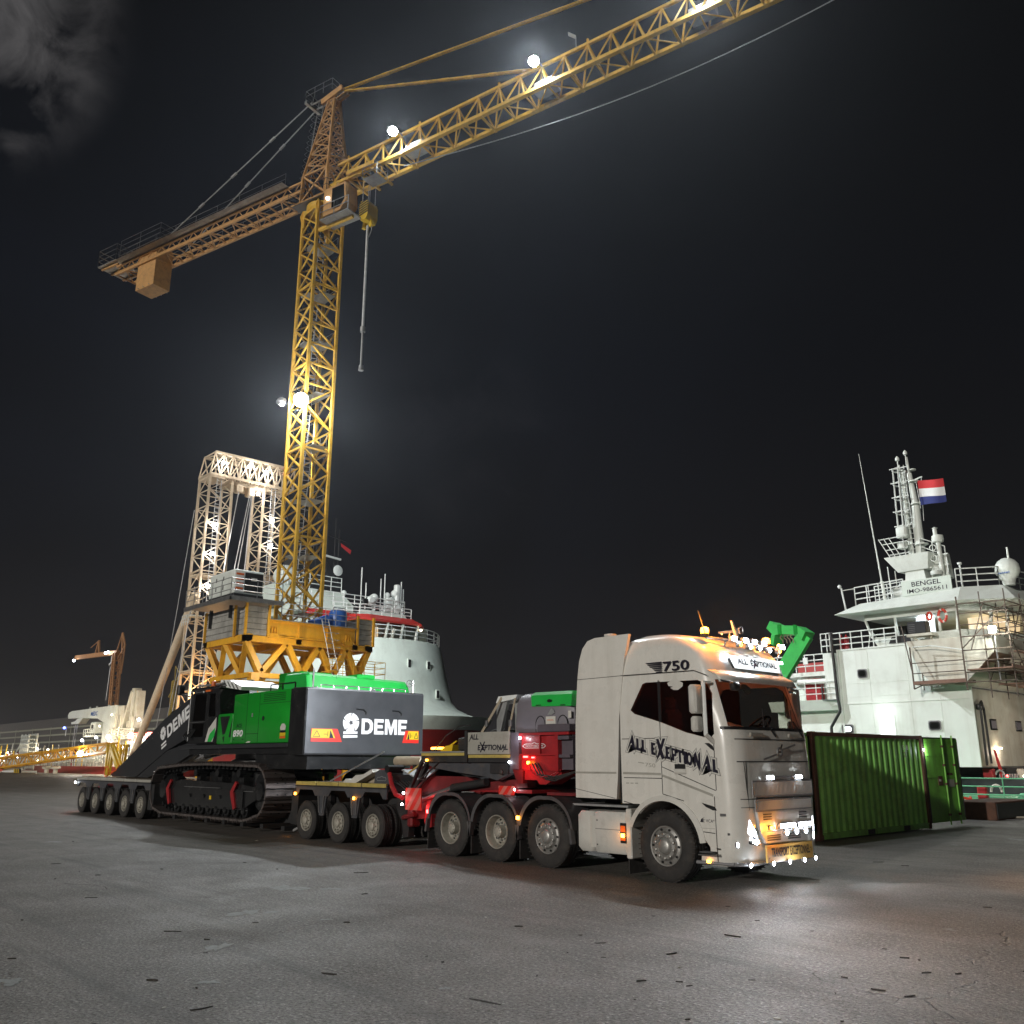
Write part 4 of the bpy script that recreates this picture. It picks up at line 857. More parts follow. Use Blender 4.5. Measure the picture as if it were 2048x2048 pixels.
# neck: grey swan arm and the red slope down to the dolly
mb = MB('trailer_grey'); mb.prism([(-14.95, 1.72), (-12.50, 1.72), (-12.45, 1.55), (-12.9, 1.40), (-13.2, 1.46), (-14.14, 1.54), (-14.7, 1.60), (-14.95, 1.66)], 'Y', TY + .10, TY + .24)
mb.m = 'trailer_black'; mb.box(-13.05, -12.55, TY + .06, TY + .12, 1.52, 1.70); mb.lathe([(.05, 0), (.05, -.02), (.02, -.03)], (-12.72, TY + .05, 1.55), 'Y', 12, cap=True); mb.box(-15.0, -12.5, TY + .3, TF - .3, 1.45, 1.72); mb.build('swan_arm', trl)
mb = MB('dark_red'); mb.prism([(-12.3, 1.44), (-12.3, 1.28), (-14.4, 1.16), (-15.3, .62), (-15.9, .60), (-16.0, .95), (-15.5, 1.30), (-14.9, 1.60), (-14.2, 1.50), (-13.6, 1.34)], 'Y', TY + .30, TY + .52)
mb.prism([(-12.3, 1.44), (-12.3, 1.28), (-14.4, 1.16), (-15.3, .62), (-15.9, .60), (-16.0, .95), (-15.5, 1.30), (-14.9, 1.60), (-14.2, 1.50), (-13.6, 1.34)], 'Y', TF - .52, TF - .30)
mb.m = 'red_paint'; mb.box(-14.6, -12.2, TY + .32, TF - .32, 1.18, 1.24); mb.m = 'dark_red'; mb.box(-15.7, -15.3, TY + .35, TF - .35, .66, .95)
mb.m = 'steel'; mb.tube((-14.2, TY + .2, 1.26), (-15.35, TY + .22, .98), .05, 10); mb.m = 'trailer_black'; mb.tube((-13.3, TY + .2, 1.36), (-14.3, TY + .2, 1.24), .075, 10)
mb.build('gooseneck', trl, 40)
mb = MB('rubber')
for k in range(9):
    y0 = TY + .08 + .09 * k; mb.path([(-14.6 - .03 * k, y0, 1.72), (-14.95 - .02 * k, y0 - .04, 1.50 + .05 * math.sin(k * 2)), (-15.25, y0 - .02, 1.32 + .04 * math.cos(k * 3)), (-15.55, y0, 1.10), (-15.85, y0 + .05, 1.22), (-16.15, y0 + .05, 1.34)], .013 + .003 * (k % 3), 5)
mb.m = 'trailer_black'; mb.beam((-15.02, TY + .05, 1.84), (-15.58, TY + .05, 1.05), .07, .05); mb.beam((-15.3, TY + .4, 1.8), (-15.9, TY + .4, 1.0), .10, .08); mb.m = 'reflective_yellow'; mb.beam((-15.10, TY + .2, 1.80), (-15.75, TY + .2, 1.50), .02, .03)
mb.build('hose_bundle', trl)
def stripes(mb, x0, x1, z0, z1, y, n, sl):
    mb.m = 'warn_red'; mb.box(x0, x1, y, y + .015, z0, z1); mb.m = 'stripe_pink'
    w = (x1 - x0) / n
    for i in range(-1, n):
        P = [(x0 + w * (i + .0), z0), (x0 + w * (i + .5), z0), (x0 + w * (i + .5) + sl, z1), (x0 + w * i + sl, z1)]
        def clipx(poly, X, keep):
            o = []
            for j in range(len(poly)):
                a, b = poly[j - 1], poly[j]; ia, ib = (a[0] >= X) == keep, (b[0] >= X) == keep
                if ia != ib: t = (X - a[0]) / (b[0] - a[0]); o.append((X, a[1] + t * (b[1] - a[1])))
                if ib: o.append(b)
            return o
        P = clipx(clipx(P, x0, True), x1, False) if P else P
        if len(P) > 2: mb.add([(u, y - .003, v) for u, v in P], [tuple(range(len(P)))])
mb = MB('warn_red'); stripes(mb, -15.50, -14.98, .80, 1.22, TY - .05, 2, .34); mb.m = 'warn_red'; mb.build('warning_board', trl)
mb = MB('warn_red'); stripes(mb, -13.05, -12.62, 1.14, 1.30, TY + .28, 2, .15); mb.build('warning_board', trl)
for x, z in ((-15.56, 1.12), (-15.60, .90)):
    mb = MB('lamp_white'); mb.ball((x, TY - .06, z), .022); mb.build('marker_lamp', trl)
mb = MB('lamp_white'); mb.ball((-12.58, TY + .25, 1.24), .018); mb.build('marker_lamp', trl)
lamp('marker_light', 'POINT', (-15.60, TY - .22, 1.0), 1.4, (1, .25, .25), trl, size=.03)
# dolly decks
def dolly(x0, x1, zt, wheels, nm, yel):
    mb = MB('trailer_grey'); mb.box(x0 + .06, x1 - .06, TY + .06, TF - .06, zt - .16, zt - .015)
    n = len(wheels)
    # side skirt with scallops above the wheels
    prof = [(x0 + .03, zt - .03)]
    ws = sorted(wheels)
    low = [(x0 + .03, zt - .30)]
    for i, x in enumerate(ws):
        low += [(x - .40, zt - .30), (x - .28, zt - .17), (x + .28, zt - .17), (x + .40, zt - .30)]
    low += [(x1 - .03, zt - .30)]
    poly = [(x0 + .03, zt - .03)] + low + [(x1 - .03, zt - .03)]
    for i in range(len(low) - 1):
        a, b = low[i], low[i + 1]
        if b[0] - a[0] > .005: mb.prism([(a[0], zt - .03), (b[0], zt - .03), b, a], 'Y', TY + .015, TY + .045)
    for i in range(n - 1):
        xm = (ws[i] + ws[i + 1]) / 2; mb.prism([(xm - .20, zt - .28), (xm + .20, zt - .28), (xm + .10, zt - .72), (xm - .10, zt - .72)], 'Y', TY + .03, TY + .07)
        mb.m = 'steel'; mb.beam((xm - .12, TY + .01, zt - .30), (xm - .07, TY + .02, zt - .66), .03, .03); mb.beam((xm + .12, TY + .01, zt - .30), (xm + .07, TY + .02, zt - .66), .03, .03); mb.m = 'trailer_grey'
    mb.m = 'trailer_black'; mb.box(x0 + .2, x1 - .2, TC - .5, TC + .5, zt - .55, zt - .16)
    for x in ws: mb.tube((x, TY + .2, .42), (x, TF - .2, .42), .06, 8); mb.beam((x, TC - .6, zt - .3), (x, TC - .6, .45), .12, .25); mb.beam((x, TC + .6, zt - .3), (x, TC + .6, .45), .12, .25)
    mb.m = 'deck_wood'; mb.box(x0 + .08, x1 - .08, TY + .10, TF - .10, zt - .015, zt)
    d = mb.build(nm, trl)
    mb = MB(yel); k = max(3, n + 1); w = (x1 - x0 - .06) / k
    for i in range(k): mb.bbox(x0 + .03 + i * w + .02, x0 + .03 + (i + 1) * w - .02, TY - .008, TY + .05, zt - .07, zt + .01, .008)
    mb.m = 'trailer_black'; mb.box(x0, x1, TY + .0, TY + .06, zt - .10, zt - .072); mb.build('side_rail', trl)
    return d
WA = [-19.5, -18.13, -16.78]; WB = [-34.84, -33.53, -32.16, -30.83, -29.51]
dolly(-20.0, -16.22, 1.27, WA, 'front_dolly', 'reflective_yellow'); dolly(-35.42, -28.68, 1.17, WB, 'rear_dolly', 'grey_board')
for x, z, m in ((-19.93, 1.00, 'lamp_amber'), (-17.42, .96, 'lamp_amber'), (-35.50, 1.00, 'lamp_white')):
    mb = MB(m); mb.bbox(x - .03, x + .03, TY - .04, TY - .01, z - .03, z + .03, .006); mb.build('side_marker', trl)
lamp('marker_light', 'POINT', (-19.95, TY - .14, 1.0), .8, (1, .4, .06), trl, size=.02); lamp('tail_light', 'POINT', (-35.75, TY + .3, .8), 9, (1, .05, .05), trl, size=.04)
RT = .425
w0 = wheel('trail', RT, .26, 'rim_beige', trl, (WA[0], TY + .16, RT - .004))
for x in WA[1:] + WB: inst(w0, trl, (x, TY + .16, RT - .004))
for x in WA + WB: inst(w0, trl, (x, TY + .46, RT - .004)); inst(w0, trl, (x, TF - .16, RT - .004), math.pi)
mb = MB('trailer_grey'); mb.prism([(-16.78, 1.27), (-16.74, 1.50), (-16.6, 1.56), (-16.30, 1.56), (-16.16, 1.46), (-16.10, 1.27)], 'Y', TY + .05, TF - .05); mb.m = 'red_paint'
mb.path([(-16.18, TY + .02, 1.50), (-16.05, TY, 1.25), (-15.9, TY, 1.08), (-15.66, TY, 1.02)], .05, 8); mb.m = 'trailer_black'; mb.prism([(-16.20, 1.1), (-15.95, .9), (-15.75, .55), (-15.78, .25), (-15.95, .22), (-16.0, .5), (-16.22, .8)], 'Y', TY + .25, TY + .4); mb.m = 'dark_red'; mb.bbox(-15.78, -15.62, TY + .2, TY + .45, .45, .85, .03); mb.tube((-15.9, TY + .2, .62), (-15.5, TY + .2, .70), .05, 8)
mb.m = 'black_trim'; mb.lathe([(.08, 0), (.08, .4)], (-16.25, TY, 1.58), 'Y', 12, cap=True)
mb.m = 'galvanised'; y = TY + .045
out = [(-16.68, 1.37), (-16.65, 1.41), (-16.56, 1.41), (-16.50, 1.43), (-16.44, 1.41), (-16.36, 1.41), (-16.33, 1.37), (-16.36, 1.34), (-16.65, 1.34)]
for i in range(len(out)): a, b = out[i], out[(i + 1) % len(out)]; mb.beam((a[0], y, a[1]), (b[0], y, b[1]), .004, .008)
mb.build('neck_coupling', trl)
mb = MB('galvanised'); mb.add([(-16.15, TY + .3, 1.55), (-16.15, TY + .9, 1.55), (-15.55, TY + .9, 1.36), (-15.55, TY + .3, 1.36)], [(0, 1, 2, 3)]); p_ = mb.build('cover_plate', trl); md = p_.modifiers.new('s', 'SOLIDIFY'); md.thickness = .02
# low bed between the dollies, and its outriggers
mb = MB('trailer_black'); mb.box(-28.7, -20.0, TC - .45, TC + .45, .22, .52); mb.box(-28.9, -28.5, TY + .05, TF - .05, .3, 1.05); mb.box(-20.2, -19.9, TY + .05, TF - .05, .3, 1.1)
for x in [-27.8 + 1.05 * i for i in range(8)]: mb.box(x, x + .16, TY - .05, TF + .7, .14, .245)
mb.m = 'steel'; mb.beam((-19.95, TY + .3, .30), (-20.3, TY + .2, .14), .05)
mb.build('low_bed', trl)
mb = MB('lamp_amber'); mb.ball((-20.75, TY + .3, .20), .022); mb.build('side_marker', trl)
# load securing bar
mb = MB('steel'); mb.tube((-19.25, TY + .5, 1.29), (-17.8, TY + 1.0, 1.95), .018, 6); tag(mb.build('lashing_bar'), 'thin steel lashing rod rising aslant from the front dolly deck to the excavator', 'lashing rod')
mb = MB('strap_beige'); mb.bbox(-17.72, -16.85, TY + .35, TY + .75, 1.275, 1.46, .02); tag(mb.build('toolbox', None, 30), 'beige timber box lying on the front dolly deck beside the neck coupling', 'box')
mb = MB('strap_beige'); mb.lathe([(.105, 0), (.11, .06), (.105, 1.0)], (-17.72, TY + 1.3, 1.74), 'X', 14, cap=True); mb.m = 'trailer_black'; mb.box(-17.6, -17.5, TY + 1.22, TY + 1.38, 1.27, 1.66); mb.box(-17.0, -16.9, TY + 1.22, TY + 1.38, 1.27, 1.66); tag(mb.build('rolled_mat', None, 40), 'pale rolled mat on a rack above the front dolly deck, under the counterweight', 'roll')
mb = MB('white_trim')
pts = [(-18.1, 1.275), (-18.0, 1.36), (-17.8, 1.34), (-17.6, 1.44), (-17.3, 1.46), (-17.0, 1.57), (-16.95, 1.50), (-17.4, 1.34), (-17.6, 1.275)]; mb.prism(pts, 'Y', TY + .12, TY + .34); tag(mb.build('folded_tarpaulin', None), 'crumpled pale tarpaulin bundled on the front dolly deck ahead of the timber box', 'tarpaulin')

# ---------------------------------------------------------------- things riding on the gooseneck
def tyre(name, loc, r, w, axis, label):
    rr = r * .56; hw = w / 2
    mb = MB('rubber'); prof = [(rr, -hw + .03), (r * .8, -hw), (r * .95, -hw + .02)]
    for g in (-.3, -.1, .1, .3): prof += [(r, w * g - .012), (r - .014, w * g - .010), (r - .014, w * g + .010), (r, w * g + .012)]
    prof += [(r * .95, hw - .02), (r * .8, hw), (rr, hw - .03), (rr, -hw + .03)]
    mb.lathe(prof, loc, axis, 40)
    o = mb.build(name, None, 35, origin=loc)
    mb = MB('rim_beige'); mb.lathe([(rr, -.08), (rr - .03, -.06), (r * .4, 0), (.01, .0)], loc, axis, 24); p = mb.build('rim', None, 35, origin=loc); p.parent = o; p.location = (0, 0, 0)
    return tag(o, label, 'tyre', 'spare tyres on the trailer neck')
tyre('spare_tyre', (-13.98, TY + .62, 2.06), .44, .27, 'Z', 'flat-lying spare tyre on the trailer neck, left of the lettered board')
tyre('spare_tyre', (-13.42, TY + .95, 2.15), .42, .38, 'Z', 'taller spare tyre lying behind the lettered board beside the grey tank')
pod = thing('fuel_tank_pod', 'rounded purple-grey plastic tank with a green lid panel, strapped on the trailer neck', 'tank', (-11.9, 12.1, 2.235))
mb = MB('pod_grey')
def pr(z, i): return [(x, y, z) for x, y in ((-12.48 + i + .10, TY + .10 + i), (-11.04 - i - .08, TY + .10 + i), (-10.98 - i, TY + .18 + i), (-10.98 - i, TF - .5 - i), (-11.1 - i, TF - .4 - i), (-12.5 + i, TF - .4 - i), (-12.52 + i, TF - .5 - i), (-12.54 + i, TY + .24 + i))]
mb.loft([pr(2.235, .02), pr(2.30, 0), pr(2.75, .02), pr(2.86, .05), pr(2.92, .12), pr(2.935, .20)]); mb.build('tank_body', pod, 40)
mb = MB('black_trim')
for x in (-11.75, -11.20):
    c = (x, 0, 2.36); pts = [(x + .12 * math.cos(a), TY + .108, 2.36 + .15 * math.sin(a)) for a in [math.pi * i / 12 for i in range(13)]]; mb.path(pts, .010, 5); mb.path([(x - .12, TY + .108, 2.36), (x - .12, TY + .108, 2.24)], .010, 5); mb.path([(x + .12, TY + .108, 2.36), (x + .12, TY + .108, 2.24)], .010, 5)
mb.build('handling_pocket', pod)
mb = MB('bright_green'); mb.loft([[(-11.96, TY + .095, 2.69), (-10.98, TY + .095, 2.66), (-10.98, TY + .2, 2.66), (-11.96, TY + .2, 2.69)], [(-12.00, TY + .12, 2.885), (-10.98, TY + .12, 2.865), (-10.98, TY + .3, 2.865), (-12.00, TY + .3, 2.885)], [(-12.00, TY + .22, 2.943), (-11.05, TY + .22, 2.93), (-11.05, TY + .5, 2.93), (-12.00, TY + .5, 2.943)]])
mb.m = 'black_trim'; mb.box(-11.85, -11.72, TY + .09, TY + .10, 2.695, 2.712); mb.box(-11.24, -11.12, TY + .09, TY + .10, 2.675, 2.692); mb.prism([(-11.56, 2.78), (-11.50, 2.80), (-11.44, 2.78), (-11.46, 2.75), (-11.54, 2.745)], 'Y', TY + .08, TY + .09); mb.build('lid_panel', pod)
mb = MB('sign_white'); mb.box(-11.60, -11.36, TY + .092, TY + .104, 2.37, 2.50); mb.m = 'orange_paint'; text(mb, 'DIESEL', lambda u, v: (-11.56 + u, TY + .090, 2.425 + v), .16, .025, 0, 'orange_paint'); mb.m = 'galvanised'; mb.prism([(-11.56, 2.53), (-11.50, 2.60), (-11.46, 2.64), (-11.40, 2.60), (-11.38, 2.56), (-11.46, 2.52)], 'Y', TY + .092, TY + .10)
mb.m = 'sign_white'; mb.box(-11.06, -10.99, TY + .10, TY + .112, 2.46, 2.58); mb.build('sticker', pod)
mb = MB('galvanised')
for s, x0 in ((0, -13.05), (1, -12.70)): mb.prism([(x0 - .02, 2.24), (x0 + .07, 2.24), (x0 + .30, 2.92), (x0 + .14, 2.92), (x0 - .04, 2.80)], 'Y', TY + .25 + s * .15, TY + .32 + s * .15)
mb.m = 'light_box'; mb.prism([(-13.05, 2.80), (-12.50, 2.86), (-12.46, 2.93), (-12.98, 2.92)], 'Y', TY + .2, TF - .6); mb.m = 'black_trim'; mb.prism([(-12.86, 2.24), (-12.74, 2.24), (-12.70, 2.60), (-12.78, 2.66)], 'Y', TY + .25, TY + .30)
mb.build('support_frame', pod)
for a, b, lb in (((-12.88, TY + .20, 2.90), (-13.22, TY + .0, 2.26), 'left beige ratchet strap, slanting from the plastic tank frame to the lettered board'), ((-12.40, TY + .10, 2.86), (-12.46, TY - .005, 2.26), 'right beige ratchet strap, hanging nearly upright against the plastic tank')):
    mb = MB('strap_beige'); mb.beam(a, b, .008, .045)
    m_ = Vector(a).lerp(Vector(b), .75); mb.m = 'steel'; mb.bbox(m_.x - .03, m_.x + .03, m_.y - .03, m_.y + .02, m_.z - .06, m_.z + .06, .01); mb.m = 'strap_beige'; tag(mb.build('ratchet_strap'), lb, 'strap', 'ratchet straps over the plastic tank')
mb = MB('purple_grey'); mb.bbox(-11.75, -10.97, TY + .02, TY + .42, 2.232, 2.36, .015); tag(mb.build('steel_case', None, 30), 'low purple-grey steel case on the headboard in front of the plastic tank', 'case')
mb = MB('warn_yellow'); mb.prism([(-14.62, 1.93), (-14.25, 1.93), (-14.22, 2.05), (-14.45, 2.03)], 'Y', TY + .12, TY + .5); mb.beam((-14.6, TY + .2, 1.95), (-14.2, TY + .2, 2.12), .025); tag(mb.build('wheel_chock'), 'yellow wheel chock next to the flat spare tyre on the trailer neck', 'chock')
mb = MB('black_trim'); mb.bbox(-15.0, -14.62, TY + .15, TY + .3, 1.928, 1.965, .01); mb.m = 'lamp_amber'; mb.bbox(-14.98, -14.64, TY + .16, TY + .29, 1.965, 2.01, .01); tag(mb.build('warning_light_bar', None, 30), 'glowing orange light bar lying at the rear end of the trailer neck', 'light bar')
lamp('light_bar_light', 'POINT', (-14.8, TY + .05, 2.1), 2.5, (1, .35, .03), None, size=.04)
mb = MB('rubber'); mb.path([(-14.75, TY + .1, 1.96), (-14.45, TY + .12, 2.22), (-14.1, TY + .2, 2.40), (-13.9, TY + .3, 2.42)], .010, 5); tag(mb.build('loose_cable'), 'black cable arching from the orange light bar over the spare tyres', 'cable')
# ---------------------------------------------------------------- crawler excavator
EY, EF = 11.42, 14.90; EC = 13.15
ex = thing('crawler_excavator', 'huge green and black crawler excavator with a white-lettered counterweight, loaded on the low trailer', 'excavator', (-25.0, EC, .25))
def track(y0, y1):
    pts = []; xL, xR = -28.15, -22.05; zb, zt = .27, 1.60
    def arc(cx, cz, r, a0, a1, n): return [(cx + r * math.cos(R(a0 + (a1 - a0) * i / n)), cz + r * math.sin(R(a0 + (a1 - a0) * i / n))) for i in range(n + 1)]
    pth = arc(xR - .05, .98, .62, 90, -58, 14) + [(xR - .30, .31)] + [(xR - .6, zb)] + [(xL + .3, zb)] + arc(xL + .0, .93, .60, 248, 96, 14) + [(-26.5, 1.62), (-24.8, 1.645), (-23.2, 1.62)]
    P = [Vector((x, z)) for x, z in pth]; P.append(P[0]); L = [0]
    for a, b in zip(P, P[1:]): L.append(L[-1] + (b - a).length)
    def at(s):
        s %= L[-1]
        for i in range(len(L) - 1):
            if s <= L[i + 1]: t = (s - L[i]) / (L[i + 1] - L[i] + 1e-9); return P[i].lerp(P[i + 1], t), (P[i + 1] - P[i]).normalized()
    mb = MB('track_steel'); n = 62
    for i in range(n):
        p, d = at(L[-1] * i / n); nn = Vector((-d.y, d.x)); w = L[-1] / n * .46
        def Q(u, v): q = p + d * u + nn * v; return q
        poly = [Q(-w, -.02), (Q(-w, .035)), Q(-w + .02, .09), Q(-w + .045, .035), Q(0, .035), Q(.02, .06), Q(.045, .035), Q(w, .035), Q(w, -.02)]
        mb.prism([(q.x, q.y) for q in poly], 'Y', y0, y1)
    mb.m = 'black_trim'
    for i in range(n):
        p, d = at(L[-1] * (i + .5) / n); nn = Vector((-d.y, d.x)); q = p - nn * .07; mb.beam((q.x - d.x * .07, (y0 + y1) / 2, q.y - d.y * .07), (q.x + d.x * .07, (y0 + y1) / 2, q.y + d.y * .07), .26, .09)
    for i in range(0, 20):
        p, d = at(L[-1] * i / n); nn = Vector((-d.y, d.x)); q = p + nn * .037
        for yy in (-.11, .11): mb.tube((q.x - nn.x * .02, (y0 + y1) / 2 + yy, q.y - nn.y * .02), (q.x + nn.x * .012, (y0 + y1) / 2 + yy, q.y + nn.y * .012), .025, 8)
    t = mb.build('track', ex)
    return t
mat('track_steel', (.22, .19, .18), .30, .6, var=.35, dirt=((.10, .05, .035), .5, 3))
P_ = []
track(EY, EY + .86); track(EF - .86, EF)
for y0, s in ((EY, 1), (EF - .86, -1)):
    y1 = y0 + .86; yo = y0 + .10 if s > 0 else y1 - .10; yi = y0 + .5
    mb = MB('black_paint'); mb.prism([(-27.75, .62), (-27.6, 1.10), (-26.9, 1.22), (-23.3, 1.16), (-22.3, 1.08), (-22.25, .78), (-23.0, .50), (-27.2, .48)], 'Y', y0 + .16, y1 - .12)
    mb.m = 'steel'; mb.box(-26.6, -24.3, y0 + .13, y0 + .17, 1.02, 1.035); mb.box(-24.1, -22.4, y0 + .13, y0 + .17, .97, .985); mb.m = 'black_paint'
    mb.box(-26.6, -22.9, y0 + .12, y0 + .16, .55, 1.01)
    for x in (-26.1, -25.2, -24.2, -23.4): mb.lathe([(.05, 0), (.05, -.03), (.02, -.035)], (x, y0 + .12, .80), 'Y', 10, cap=True)
    for x in (-26.3, -24.9, -23.6): mb.lathe([(.11, -.2), (.13, 0), (.11, .2)], (x, yi, 1.42), 'Y', 14, cap=True); mb.beam((x, yi, 1.16), (x, yi, 1.38), .18, .25)
    fr_ = mb.build('track_frame', ex, 35)
    for k in range(9):
        x = -27.15 + k * .53; mb = MB('black_paint'); mb.lathe([(.02, -.36), (.09, -.35), (.10, -.30), (.17, -.29), (.17, -.22), (.13, -.2), (.13, .2), (.17, .22), (.17, .29), (.1, .3)], (x, yi, .47), 'Y', 16, cap=True); mb.build('track_roller', fr_, 40)
    mb = MB('black_paint'); mb.lathe([(.05, -.34), (.22, -.33), (.26, -.25), (.48, -.22), (.50, -.12), (.44, -.08), (.44, .1), (.3, .3)], (-22.15, yi, .98), 'Y', 28, cap=True); mb.build('idler_wheel', fr_, 40)
    mb = MB('black_paint'); mb.lathe([(.06, -.40), (.25, -.39), (.30, -.28), (.42, -.2), (.46, -.1), (.46, .1), (.3, .3)], (-28.1, yi, .93), 'Y', 28, cap=True)
    for i in range(18): a = 2 * math.pi * i / 18; mb.beam((-28.1 + .42 * math.cos(a), yi, .93 + .42 * math.sin(a)), (-28.1 + .52 * math.cos(a), yi, .93 + .52 * math.sin(a)), .2, .07)
    mb.build('sprocket', fr_, 40)
    if s > 0:
        for x in (-27.55, -23.35):
            mb = MB('red_paint'); mb.prism([(x - .22, .95), (x + .05, 1.22), (x + .14, 1.16), (x - .03, .95), (x + .13, .55), (x + .02, .50), (x - .16, .80)], 'Y', y0 + .08, y0 + .14); mb.build('step_bracket', ex)
        mb = MB('warn_yellow'); mb.box(-24.85, -24.73, y0 + .105, y0 + .118, .72, .82); mb.build('sticker', ex)
# undercarriage body, slew ring, platform
mb = MB('black_paint'); mb.bbox(-26.6, -23.3, EY + .7, EF - .7, .75, 1.55, .1); mb.prism([(-27.2, .9), (-22.7, .9), (-23.4, 1.35), (-26.5, 1.35)], 'Y', EY + .8, EF - .8); mb.build('car_body', ex, 30)
mb = MB('black_paint'); mb.lathe([(1.15, 0), (1.15, .25), (1.05, .3), (1.05, .55)], (-24.4, EC, 1.5), 'Z', 36, cap=True); mb.build('slew_ring', ex, 30)
mb = MB('black_paint'); mb.box(-26.4, -19.8, EY + .1, EF - .1, 1.92, 2.10); mb.m = 'black_panel'; mb.bbox(-26.95, -20.5, EY - .02, EY + .14, 2.07, 2.17, .012); mb.m = 'black_paint'; mb.box(-26.9, -20.4, EY + .1, EF - .1, 2.08, 2.18); mb.box(-22.5, -19.9, EY + .2, EF - .2, 1.55, 1.95); mb.build('platform', ex)
# engine house in green sheet metal
def gbox(x0, x1, z0, z1, y0=None, y1=None, c=.03, m='excavator_green'):
    mb = MB(m); mb.bbox(x0, x1, EY if y0 is None else y0, EF if y1 is None else y1, z0, z1, c); return mb
mb = gbox(-24.48, -23.58, 2.185, 2.99, EY, EY + 1.0); mb.m = 'black_trim'
y = EY - .003; mb.prism([(-24.34, 2.92), (-23.74, 2.92), (-23.98, 2.45), (-24.12, 2.43)], 'Y', y, y + .01); mb.prism([(-23.74, 2.36), (-23.60, 2.85), (-23.62, 2.36)], 'Y', y, y + .01)
mb.prism([(-24.12, 2.36), (-24.00, 2.40), (-24.02, 2.22)], 'Y', y, y + .01); mb.build('front_locker', ex, 40)
mb = gbox(-23.57, -20.43, 2.185, 3.48, EY + 0, EF - .1); mb.m = 'black_trim'
for x in (-22.78, -22.10): mb.box(x, x + .012, y, y + .01, 2.20, 3.46)
mb.box(-22.78, -22.10, y, y + .01, 2.42, 2.432); mb.box(-22.1, -20.45, y, y + .01, 3.16, 3.17)
for k in range(5): mb.box(-21.90, -20.75, y, y + .01, 3.22 + k * .045, 3.235 + k * .045)
mb.lathe([(.06, 0), (.06, -.006), (.045, -.008)], (-21.85, y, 2.80), 'Y', 16, cap=True); mb.m = 'galvanised'; mb.box(-22.48, -22.42, y - .01, y, 2.85, 2.95)
mb.m = 'galvanised'
mb.build('engine_housing', ex, 40)
mb = MB('ink'); text(mb, 'ACE', lambda u, v: (-23.33 + u, y, 2.60 + v), .32, .10, .02, 'ink'); text(mb, '890', lambda u, v: (-23.50 + u, y, 2.36 + v), .56, .18, .03, 'lettering_white', .15)
mb.m = 'ink'; mb.box(-23.5, -23.4, y, y + .002, 2.28, 2.30); mb.box(-22.95, -22.87, y, y + .002, 2.28, 2.30); mb.m = 'sign_white'; mb.prism([(-20.92, 2.48), (-20.68, 2.48), (-20.66, 2.58), (-20.74, 2.64), (-20.86, 2.64), (-20.94, 2.56)], 'Y', y, y + .002)
mb.m = 'ink'; mb.box(-20.94, -20.66, y, y + .002, 2.42, 2.475); mb.m = 'warn_yellow'; mb.box(-20.94, -20.66, y, y + .002, 2.34, 2.42); mb.m = 'orange_paint'; mb.box(-20.94, -20.66, y, y + .002, 2.28, 2.335)
mb.m = 'sign_white'; mb.prism([(-22.75, 2.20), (-22.6, 2.24), (-22.45, 2.235), (-22.5, 2.20)], 'Y', y, y + .002); mb.build('decals', ex)
mb = MB('black_trim'); railing(mb, [(-21.75, EY + .1, 3.48), (-20.5, EY + .1, 3.48)], .16, .016, .6, 1); mb.build('hand_rail', ex)
mb = gbox(-21.65, -20.55, 3.48, 3.93, EY + .25, EY + 1.2, .03); mb.m = 'black_trim'
for k in range(4): mb.box(-21.3, -20.8, EY + .245, EY + .26, 3.60 + k * .05, 3.615 + k * .05)
mb.build('air_filter_cover', ex, 40)
# hood seen over the counterweight; its lighter green has the overhead lamp light mixed in
mb = MB('bright_green'); mb.loft([[(x, y_, z) for x, z in ((-21.2 + a, 3.48), (-19.95 - a * .4, 3.48), (-19.98 - a, 3.80 - b), (-20.05 - a, 3.86 - b), (-21.1 + a, 3.88 - b))] for y_, a, b in ((EY + .12, .05, .04), (EY + .20, 0, 0), (EY + 2.9, 0, .06), (EF - .35, 0, .08), (EF - .25, .06, .16))])
mb.bbox(-20.5, -20.0, EY + 1.6, EY + 2.15, 3.80, 3.90, .03)
mb.m = 'black_trim'
for i in range(24):
    for j in range(3): mb.box(-19.99, -19.975 + .0, EY + .30 + i * .055, EY + .325 + i * .055, 3.54 + j * .045, 3.56 + j * .045)
mb.box(-19.99, -19.975, EY + .95, EY + .957, 3.5, 3.8); mb.build('engine_hood', ex, 35)
mb = MB('chrome'); mb.tube((-19.95, EY + .28, 3.44), (-19.95, EY + .28, 3.95), .022, 8); railing(mb, [(-19.95, EY + .5, 3.45), (-19.95, EF - .4, 3.45)], .12, .012, .35, 1)
mb.tube((-19.95, EF - .15, 3.46), (-19.95, EF - .15, 3.82), .018, 8); mb.lathe([(.085, -.012), (.10, 0), (.085, .012)], (-19.95, EF - .27, 3.74), 'X', 20); mb.tube((-19.95, EF - .27, 3.74), (-19.95, EF - .15, 3.70), .014)
mb.ball((-19.9, EY + .35, 3.45), .07); mb.ball((-19.95, EY + 2.05, 3.47), .08); mb.build('deck_fittings', ex, 40)
